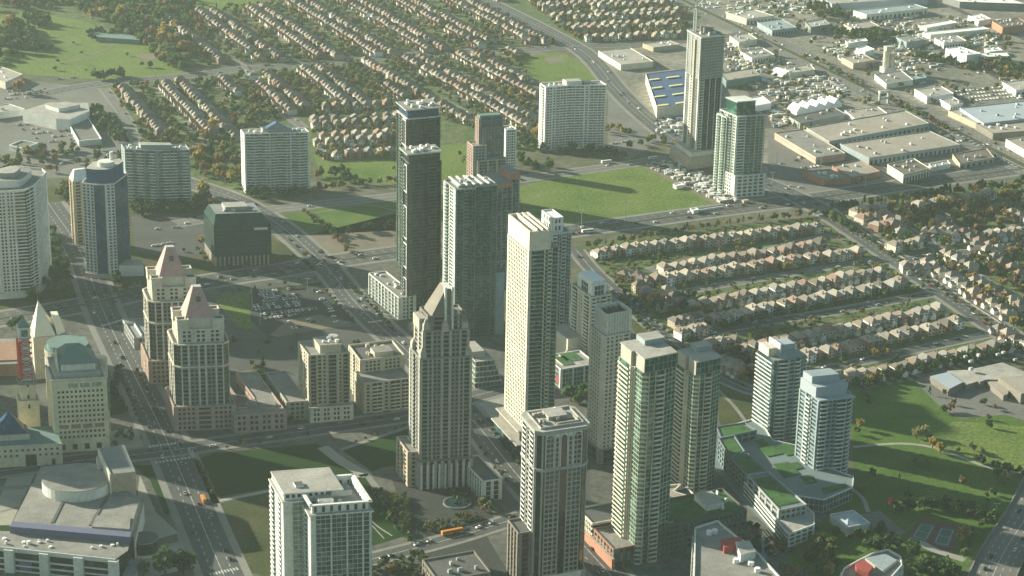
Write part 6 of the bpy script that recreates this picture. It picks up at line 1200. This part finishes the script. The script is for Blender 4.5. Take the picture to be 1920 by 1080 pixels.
for pl, n in (([(1600, 745), (1740, 700), (1900, 780), (1880, 870), (1600, 830)], 10), ([(1600, 850), (1860, 890), (1800, 960), (1610, 950)], 8), ([(20, 60), (340, 120), (180, 145), (0, 130)], 16), ([(600, 300), (880, 285), (880, 325), (610, 340)], 8), ([(370, 640), (560, 630), (560, 690), (480, 700)], 10), ([(640, 640), (700, 640), (740, 690), (660, 680)], 8), ([(900, 930), (960, 960), (940, 980), (905, 965)], 8)): zone(pl, n, 'mix', (2, 4.2))
line([(372, 868), (400, 930)], 9, 'olive', (1.6, 2.2), .5); line([(255, 690), (300, 790)], 10, 'green', (1.6, 2.4), .6); line([(225, 700), (265, 800)], 10, 'green', (1.6, 2.4), .6); line([(640, 520), (700, 580), (740, 625)], 9, 'green', (1.8, 2.6), .8); line([(600, 535), (660, 600)], 10, 'olive', (1.5, 2.2), .6); line([(420, 552), (600, 525)], 14, 'green', (1.6, 2.4), .6); line([(100, 568), (280, 538)], 9, 'dark', (2.2, 3.4), 1.5); line([(915, 800), (985, 890), (1010, 925)], 10, 'green', (1.6, 2.2), .6); line([(890, 830), (960, 920)], 12, 'green', (1.6, 2.2), .6); line([(440, 812), (560, 795), (760, 762)], 12, 'green', (1.6, 2.2), .6)
# gardens and estates
zone([(1080, 470), (1535, 412), (1800, 600), (1600, 735), (1400, 710), (1270, 640)], 520, 'suburb', (1.4, 2.9), .08); zone([(1200, 540), (1330, 560), (1330, 620), (1270, 630)], 36, 'mix', (3, 5)); zone([(1280, 640), (1390, 655), (1500, 690), (1420, 725), (1340, 700)], 60, 'autumn', (2.5, 4.5))
zone([(1560, 400), (1930, 345), (1930, 640), (1890, 620)], 230, 'autumn', (2.8, 5.5), .1); zone([(1560, 410), (1930, 355), (1930, 600), (1800, 560)], 50, 'dark', (2.5, 4.2), .2)
for pl, n, m in (([(585, 205), (748, 195), (750, 292), (590, 302)], 180, 'mix'), ([(195, 165), (440, 145), (470, 235), (430, 300), (262, 265)], 330, 'wood'), ([(440, 145), (650, 120), (770, 190), (580, 210), (470, 235)], 560, 'mix'), ([(650, 120), (975, 95), (1010, 240), (980, 290), (830, 225)], 560, 'mix'), ([(300, 20), (480, 10), (620, -20), (900, -20), (1065, 85), (640, 115), (375, 125)], 1150, 'mix'), ([(960, -20), (1240, -20), (1285, 20), (1285, 72), (1080, 82)], 480, 'mix'), ([(1290, -10), (1600, 0), (1900, 60), (1900, 280), (1500, 250), (1350, 150)], 240, 'mix')):
    zone(pl, int(n * .85), 'suburb' if m == 'mix' else m, (2.2, 4.6), .06)
NAMEC = dict(dark='dark green', green='green', olive='olive', yellow='yellow', gold='golden', orange='orange', rust='rust-brown', red='deep red', pale='pale green')
for x, y, ph in ((1640, 1000, 'the paved park court'), (1745, 1000, 'the tennis courts'), (1760, 845, 'the park path'), (1900, 900, 'the bridge road'), (830, 960, 'the fountain court'), (1630, 720, 'the school hedge'), (1750, 690, 'the school hedge top'), (1880, 665, 'the school corner'), (1230, 575, 'the park street'), (1320, 700, 'the park street bend'), (1400, 470, 'the boulevard hedge'), (1200, 460, 'the boulevard hedge end'), (1540, 430, 'the avenue junction'), (1700, 500, 'the short cross street'), (1800, 560, 'the curving avenue'), (1450, 600, 'the sandy double path'), (1620, 570, 'the double path far end'), (1500, 640, 'the second row of houses'), (1650, 660, 'the school-side street'), (1500, 490, 'the third row of houses'), (1600, 520, 'the fourth row of houses'), (1300, 520, 'the upper house rows'), (1800, 400, 'the orange-tree street'), (1900, 480, 'the right-edge lane'), (150, 560, 'the wide left boulevard'), (470, 1080, 'the lower rough lawn'), (520, 860, 'the big park lawn'), (330, 1060, 'the bottom verge'), (1500, 1060, 'the poplar clump'), (515, 740, 'the dark hedge strip'), (740, 1060, 'the bottom cross road'), (1130, 1040, 'the lower central road'), (1500, 1030, 'the pond bank')): PLACES.append((*G(x, y), ph))
vis = sorted([(-(r / math.hypot(*p)), i) for i, (p, r, c, cn) in enumerate(TREES) if inframe((*p, r), 4) and not any(in_poly(p, b) for b in BLOCKED)])
solo = [i for _, i in vis[:298]]; ss = set(solo); grp = {}
PL = np.array([[a, b] for a, b, _ in PLACES])
for i in solo:
    p, r, c, cn = TREES[i]; j = int(np.argmin((PL[:, 0] - p[0]) ** 2 + (PL[:, 1] - p[1]) ** 2)); grp.setdefault((c, cn, PLACES[j][2]), []).append(i)
for (c, cn, ph), L in grp.items():
    L.sort(key=lambda i: proj((*TREES[i][0], 3))[0])
    for k, i in enumerate(L):
        p, r, _, _ = TREES[i]; lab = f"{NAMEC[c]} {'pointed' if cn else 'round'} tree near {ph}"
        if len(L) > 1: lab += f", {nth(k + 1)} from left"
        hgt = r * (3.2 if cn else 2.3)
        o = thing('poplar_tree' if cn else 'broadleaf_tree', lab, 'tree', (*p, .03), 'trees of the parks and streets'); o.rotation_euler = (0, 0, random.uniform(0, 6.28))
        q = link('crown', crown_mesh(random.choice((4, 5)) if cn else random.randrange(4), c), o, (0, 0, r * .28)); q.scale = (r, r * random.uniform(.88, 1.1), r * random.uniform(.85, 1.05))
        q = link('trunk', TRUNK, o); q.scale = (r * 1.5, r * 1.5, r * 1.2)
Vs, Is = [], []; keys = list(LEAF)
for i, (p, r, c, cn) in enumerate(TREES):
    if i in ss or any(in_poly(p, b) for b in BLOCKED): continue
    V = LO[random.choice((5, 6)) if cn else random.randrange(5)]; a = random.uniform(0, 6.28); s, co = math.sin(a), math.cos(a); sc_ = r * random.uniform(.9, 1.1)
    X = np.empty_like(V); X[:, 0] = (V[:, 0] * co - V[:, 1] * s) * sc_ + p[0]; X[:, 1] = (V[:, 0] * s + V[:, 1] * co) * sc_ + p[1]; X[:, 2] = V[:, 2] * sc_ * .95 + r * .2
    Vs.append(X); Is.append(np.full(len(V) // 4, keys.index(c)))
me = arr_mesh('distant_foliage', np.concatenate(Vs), ['leaf_' + k for k in keys], np.concatenate(Is)); o = link('distant_foliage', me); tag(o, 'mass of autumn garden trees and woods between the far houses', 'trees', kind='stuff')

# ---------------------------------------------------------------- cars, buses, poles, fountain
mat('car_white', (.80, .80, .78), rough=.3, amt=.04, spec=.5); mat('car_silver', (.38, .39, .39), rough=.3, amt=.05, spec=.5); mat('car_black', (.015, .016, .018), rough=.25, amt=.05, spec=.5); mat('car_red', (.28, .02, .02), rough=.3, amt=.05, spec=.5); mat('car_blue', (.03, .06, .14), rough=.3, amt=.05, spec=.5)
cb = MB(); x = .9
prof = [(-2.25, .3), (-2.25, .75), (-2.1, .92), (-1.0, .98), (1.3, .98), (2.05, .9), (2.25, .7), (2.25, .3)]
for s in (-1, 1): cb.face([(s * x, a, b) for a, b in prof][::s])
for i in range(len(prof)):
    a, b = prof[i], prof[(i + 1) % len(prof)]; cb.quad((-x, a[0], a[1]), (x, a[0], a[1]), (x, b[0], b[1]), (-x, b[0], b[1]))
cw = MB(); cw.prism([(-.84, -1.05), (.84, -1.05), (.84, 1.85), (-.84, 1.85)], .98, 1.45, top_poly=[(-.68, -.35), (.68, -.35), (.68, 1.25), (-.68, 1.25)])
cr = MB(); cr.prism([(-.68, -.33), (.68, -.33), (.68, 1.23), (-.68, 1.23)], 1.451, 1.5)
wh = MB(); wh.box(-.9, -.06 - 1.4, .2, .9, .06 - 1.4, .42); wh.box(-.9, 1.34, .2, .9, 1.46, .42); wh.box(-.06, -1.4, .24, .06, 1.4, .4)
for sx in (-.92, .92):
    for y in (-1.4, 1.4): wh.prism([(sx - .1, y - .32), (sx + .1, y - .32), (sx + .1, y + .32), (sx - .1, y + .32)], 0, .62)
CN = dict(white='white', silver='silver', black='black', red='red', blue='blue')
CARG = {}
def car(p, az, col, ph, z=.2):
    CARG.setdefault((col, ph), []).append((np.array(p[:2]), az, z))
# parking lot: rows read off the lot
def lotrow(a, b, n, fill, mx, ph, az=70):
    A, B = G(*a), G(*b)
    for k in range(n):
        if random.random() < fill: car(A + (B - A) * k / (n - 1) + np.array([random.uniform(-.3, .3), random.uniform(-.5, .5)]), az + random.choice((0, 180)), random.choices(['white', 'silver', 'black', 'blue', 'red'], mx)[0], ph)
MX = [7, 3, 1.6, .6, .6]
for a, b, n, f, ph in (((470, 550), (518, 546), 9, .9, 'in the top row of the dark parking lot'), ((474, 555), (512, 552), 7, .9, 'in the line just below the top lot row'), ((490, 560), (562, 553), 13, .9, 'in the second row of the dark parking lot'), ((494, 566), (556, 560), 11, .9, 'just below the second lot row'), ((476, 575), (562, 567), 15, .9, 'in the third row of the dark parking lot'), ((480, 581), (560, 573), 14, .9, 'just below the third lot row'), ((490, 591), (592, 580), 17, .9, 'in the fourth row of the dark parking lot'), ((496, 598), (560, 591), 11, .9, 'just below the fourth lot row'), ((527, 606), (548, 604), 4, .9, 'in the short fifth lot row'), ((548, 616), (568, 614), 4, .9, 'on the brown lot edge'), ((540, 543), (566, 541), 5, .9, 'in the far lot corner')):
    lotrow(a, b, n, f, MX, ph, -22)
for a, b, n, f, ph in (((590, 545), (602, 550), 4, .8, 'at the lot edge by the road'), ((604, 562), (616, 575), 5, .8, 'along the right lot edge'), ((620, 580), (630, 605), 6, .6, 'in the lower right lot edge'), ((580, 600), (586, 604), 2, 1, 'beside the lot exit')): lotrow(a, b, n, f, MX, ph, 66)
lotrow((288, 462), (330, 455), 10, .7, MX, 'behind the pink-roofed tower'); lotrow((270, 415), (370, 407), 18, .3, MX, 'in the lot behind the glass office'); lotrow((262, 432), (372, 424), 18, .25, MX, 'in the second lot row behind the office'); lotrow((375, 535), (430, 527), 6, .7, MX, 'in the pull-in by the boulevard')
for k in range(26): car(G(1728 + k * 7.2, 213 + k * 4.05), 108, random.choices(['white', 'silver'], [4, 1])[0], 'in the long line beside the highway')
for k in range(20): car(G(1736 + k * 7.6, 221 + k * 4.2), 108, random.choices(['white', 'silver', 'black'], [4, 1, 1])[0], 'in the second line beside the highway')
for r in range(4): lotrow((1795 + r * 8, 172 + r * 6), (1880 + r * 10, 163 + r * 6), 15, .7, [6, 1, .3, 0, 0], f'in the {nth(r + 1)} van row of the far right lot', -22)
lotrow((1450, 310), (1500, 300), 8, .4, MX, 'in the shop row car park', 66); lotrow((1440, 345), (1500, 352), 8, .4, MX, 'by the corner store'); lotrow((1150, 270), (1180, 265), 6, .6, MX, 'behind the broad white slab'); lotrow((105, 150), (145, 145), 8, .5, MX, 'in the golf course lot'); lotrow((60, 172), (75, 171), 4, .7, MX, 'in the mall lot'); lotrow((1690, 352), (1700, 350), 3, .0, MX, 'x')
for r_ in range(5): lotrow((20 + r_ * 14, 236 + r_ * 8), (105 + r_ * 12, 229 + r_ * 8), 20, .3, [5, 2, 2, .5, .5], 'in the old store car park', -22)
for r_ in range(3): lotrow((10, 172 + r_ * 7), (90, 166 + r_ * 7), 18, .4, [5, 2, 2, .5, .5], 'in the upper store car park', -22)
for r_ in range(4): lotrow((1450 + r_ * 18, 262 + r_ * 18), (1480 + r_ * 18, 258 + r_ * 18), 6, .5, [5, 2, 2, .5, .5], 'in the lot of the green tower', -22)
for k in range(34):
    a = (random.uniform(1400, 1880), random.uniform(30, 290)); nn_ = random.randint(4, 9)
    if not any(in_poly(G(*a), b) for b in BLOCKED): lotrow(a, (a[0] + nn_ * 5.5, a[1] - nn_ * .7), nn_, .7, [5, 2, 2, .6, .5], 'in the far industrial yards', -22)
def along(key, n, mx, ph, offs=(-3.2, 3.2), lo=0, hi=1):
    L, wd = ROADS[key]
    for k in range(n):
        i = int((lo + (hi - lo) * (k + random.uniform(.15, .85)) / n) * (len(L) - 2)); t = L[i + 1] - L[i]; t = t / np.hypot(*t); nn = np.array([t[1], -t[0]]); az = math.degrees(math.atan2(t[0], t[1])); o = random.choice(offs)
        p = L[i] + (L[i + 1] - L[i]) * random.random() + nn * o
        if inframe((*p, 1)) and not any(in_poly(p, b) for b in BLOCKED): car(p, az + (180 if o > 0 else 0), random.choices(['white', 'silver', 'black', 'blue', 'red'], mx)[0], ph, .25)
K = list(ROADS)
along(K[0], 60, [3, 3, 3, 1, 1], 'on the wide boulevard', (-9, -5, 5, 9), .08, .8); along(K[1], 34, [2, 2, 4, 1, .5], 'on the road beside the arts centre', (-8, -3, 3, 8), .1, .75); along(K[2], 20, [2, 2, 3, 1, .5], 'on the street above the park lawn', (-4, 4), .1, .8); along(K[3], 52, [2, 3, 4, 1, .5], 'on the central road', (-7, -3, 3, 7), .1, .95); along(K[4], 12, [3, 2, 3, 0, 0], 'on the bottom cross road', (-3, 3), .1, .9); along(K[5], 44, [3, 2, 3, 1, .6], 'on the curving avenue', (-6, -2.5, 2.5, 6), .2, .95); along(K[6], 8, [3, 2, 2, 0, 0], 'on the road beyond the mown field', (-4, 4)); along(K[8], 50, [3, 2, 2, 0, .5], 'on the highway', (-14, -8, 8, 14), .1, .9); along(K[9], 9, [1, 1, 3, 0, 0], 'on the bridge road', (-6, 6), .3, .9); along(K[10], 6, [2, 2, 2, 0, 0], 'on the park street', (-2.5, 2.5))
along(K[7], 10, [3, 2, 2, .4, .4], 'on the upper cross road', (-4, 4), .1, .9)
for k in K[11:15]: along(k, 5, [3, 2, 2, .4, .4], 'on a lane right of the avenue', (-2.4, 2.4))
for k in K[19:23]: along(k, 9, [3, 2, 2, .4, .4], 'on a far estate street', (-2.6, 2.6))
for k in K[15:19]: along(k, 9, [3, 2, 2, 0, .4], 'parked on a house street', (-2.6, 2.6))
n = 0; extra = []
_far = sorted(math.hypot(*a[0]) for L in CARG.values() for a in L)[:298][-1]
for (col, ph), L in CARG.items():
    L.sort(key=lambda a: proj((*a[0], 1))[0])
    for k, (p, az, z) in enumerate(L):
        if n >= 298 or math.hypot(*p) > _far: extra.append((p, az, z, col)); continue
        lab = f"{CN[col]} car {ph}" + (f", {nth(k + 1)} {CN[col]} from left" if len(L) > 1 else '')
        o = thing('car', lab, 'car', (*p, z), 'cars on the roads and lots'); o.rotation_euler = (0, 0, -math.radians(az)); n += 1
        link('body', mesh_of(('body', col), cb, ['car_' + col]), o); cbn = link('window', mesh_of(('window', 'car'), cw, ['glass_dark']), o); link('car_roof', mesh_of(('car_roof', col), cr, ['car_' + col]), o); link('wheel_set', mesh_of(('wheel_set', 0), wh, ['black_rubber']), o)
fc = MB(); FC = ['car_white', 'car_silver', 'car_black', 'car_blue', 'car_red', 'glass_dark']
for p, az, z, col in extra:
    th = -math.radians(az); cs, sn = math.cos(th), math.sin(th)
    for part, ix in ((cb, FC.index('car_' + col)), (cw, 5), (cr, FC.index('car_' + col))):
        b = len(fc.v); fc.v += [(p[0] + x * cs - y * sn, p[1] + x * sn + y * cs, zz + z) for x, y, zz in part.v]; fc.f += [tuple(q + b for q in f) for f in part.f]; fc.m += [ix] * len(part.f)
if extra: tag(fc.build('distant_cars', FC), 'scattered far cars in the industrial yards and estate streets', 'cars', kind='stuff')
def bus(px, py, az, m, lab, L=11.5):
    o = thing('bus', lab, 'bus', (*G(px, py), .25)); o.rotation_euler = (0, 0, -math.radians(az))
    b = MB(); b.box(-1.25, -L / 2, .5, 1.25, L / 2, 2.9); b.prism([(-1.2, -L / 2 + .1), (1.2, -L / 2 + .1), (1.2, L / 2 - .1), (-1.2, L / 2 - .1)], 2.9, 3.1, top_poly=[(-1, -L / 2 + .4), (1, -L / 2 + .4), (1, L / 2 - .4), (-1, L / 2 - .4)]); b.build('body', m, o)
    for s in (-1, 1):
        w_ = MB(); w_.box(s * 1.27 - .03, -L / 2 + .8, 1.6, s * 1.27 + .03, L / 2 - .6, 2.4); w_.build('window_band', 'glass_dark', o)
        for y in (-L * .3, L * .3):
            q = MB(); q.box(s * 1.2 - .15, y - .45, 0, s * 1.2 + .15, y + .45, .9); q.build('wheel', 'black_rubber', o)
    q = MB(); q.box(-1.1, L / 2 - .02, 1.4, 1.1, L / 2 + .05, 2.5); q.build('windscreen', 'glass_dark', o)
bus(848, 1001, 64, 'orange_paint', 'orange bus on the cross road below the fountain court', 15); bus(382, 940, -20, 'orange_paint', 'orange and white bus at the kerb of the park lawn', 9)
bus(1137, 306, 66, 'bright_white', 'white bus on the road beyond the mown field'); bus(1224, 299, 66, 'bright_white', 'short white bus on the road by the unfinished tower', 10); bus(1102, 436, 66, 'bright_white', 'long white bus on the boulevard below the mown field', 12)
def pole(px, py, h, lab, twin=True):
    o = thing('lamp_post', lab, 'lamp post', (*G(px, py), .1), 'tall light poles'); b = MB(); b.prism(circle((0, 0), .28, 8), 0, h, top_poly=circle((0, 0), .16, 8)); b.build('pole', 'steel', o)
    b = MB(); b.box(-1.6, -.15, h - .1, 1.6, .15, h + .15); b.build('arm', 'steel', o)
    for s in (-1, 1): b = MB(); b.box(s * 1.6 - .5, -.3, h - .15, s * 1.6 + .5, .3, h + .1); b.build('lamp_head', 'white', o)
for a in ((1090, 432, 20, 'tall light pole at the near edge of the mown field, left of two'), (1172, 417, 20, 'tall light pole at the near edge of the mown field, right of two'), (473, 582, 22, 'tall light pole at the left side of the dark parking lot'), (577, 560, 18, 'light pole standing inside the dark parking lot'), (488, 610, 16, 'light pole on the brown edge of the lot'), (1539, 312, 14, 'light pole in front of the shop row'), (1456, 312, 14, 'light pole in the shop car park'), (1622, 350, 14, 'light pole by the brick corner store'), (1448, 345, 12, 'light pole beside the green tower lot'), (70, 565, 16, 'light pole by the tall off-white tower'), (210, 528, 14, 'light pole near the blue glass tower'), (1447, 238, 18, 'light pole near the white hangar'), (1866, 975, 12, 'light pole by the bridge road'), (110, 205, 16, 'mast behind the department store'), (1300, 400, 12, 'light pole at the field end of the boulevard')): pole(*a)
f = thing('fountain', 'round dark fountain basin with a pale jet in the forecourt of the dark peaked tower', 'fountain', (*G(857, 944), .1))
b = MB(); b.prism(circle((0, 0), 9.5, 32), 0, .9); b.build('basin_rim', 'concrete', f); b = MB(); b.prism(circle((0, 0), 8.7, 32), .9, .95); b.build('water_surface', 'water', f); b = MB(); b.prism(circle((0, 0), 1.2, 10), .95, 2.4, top_poly=circle((0, 0), .4, 10)); b.prism(circle((0, 0), .4, 8), 2.4, 6, top_poly=circle((0, 0), .1, 8)); b.build('jet', 'white', f)
# boulevard barrier blocks by the field
for k in range(4):
    a = G(1290 + k * 16, 399 - k * 2.5); o = thing('barrier_block', f'white barrier block at the field corner, {nth(k + 1)} from the left', 'barrier', (*a, .1), 'white barriers at the field corner'); o.rotation_euler = (0, 0, -math.radians(66 - 90)); b = MB(); b.prism([(0, -.7), (10, -.7), (10, .7), (0, .7)], 0, 1.6, top_poly=[(0, -.35), (10, -.35), (10, .35), (0, .35)]); b.build('barrier_body', 'bright_white', o)
# bridge parapet and hedge wall
L = offset(smooth([G(*p) for p in [(2010, 800), (1965, 890), (1930, 960), (1880, 1040), (1845, 1120)]]), -0.0)
for o_, lab in ((-14, 'pale parapet on the park side of the bridge road'), (14, 'pale parapet on the far side of the bridge road')):
    A = offset(L, o_); mb = MB()
    for a, c in zip(A[:-1], A[1:]): mb.wall(a, c, 0, np.hypot(*(c - a)), -.3, .3, 0, 1.3)
    tag(mb.build('bridge_parapet', 'concrete'), lab, 'parapet')
# ---------------------------------------------------------------- haze
mb = MB(); mb.box(-6000, -700, -1, 6000, 9000, CAM_H + 8)
m = bpy.data.materials.new('haze_air'); m.use_nodes = True; nt = m.node_tree; nt.nodes.remove(nt.nodes['Principled BSDF'])
v = nt.nodes.new('ShaderNodeVolumePrincipled'); v.inputs['Color'].default_value = (.68, .84, .78, 1); v.inputs['Density'].default_value = HAZE_DENSITY; v.inputs['Anisotropy'].default_value = 0.2
nt.links.new(v.outputs[0], nt.nodes['Material Output'].inputs['Volume']); MAT['haze_air'] = m
o = mb.build('haze', 'haze_air'); o['kind'] = 'stuff'; o['label'] = 'thin pale greenish haze filling the air over the city'; o['category'] = 'haze'
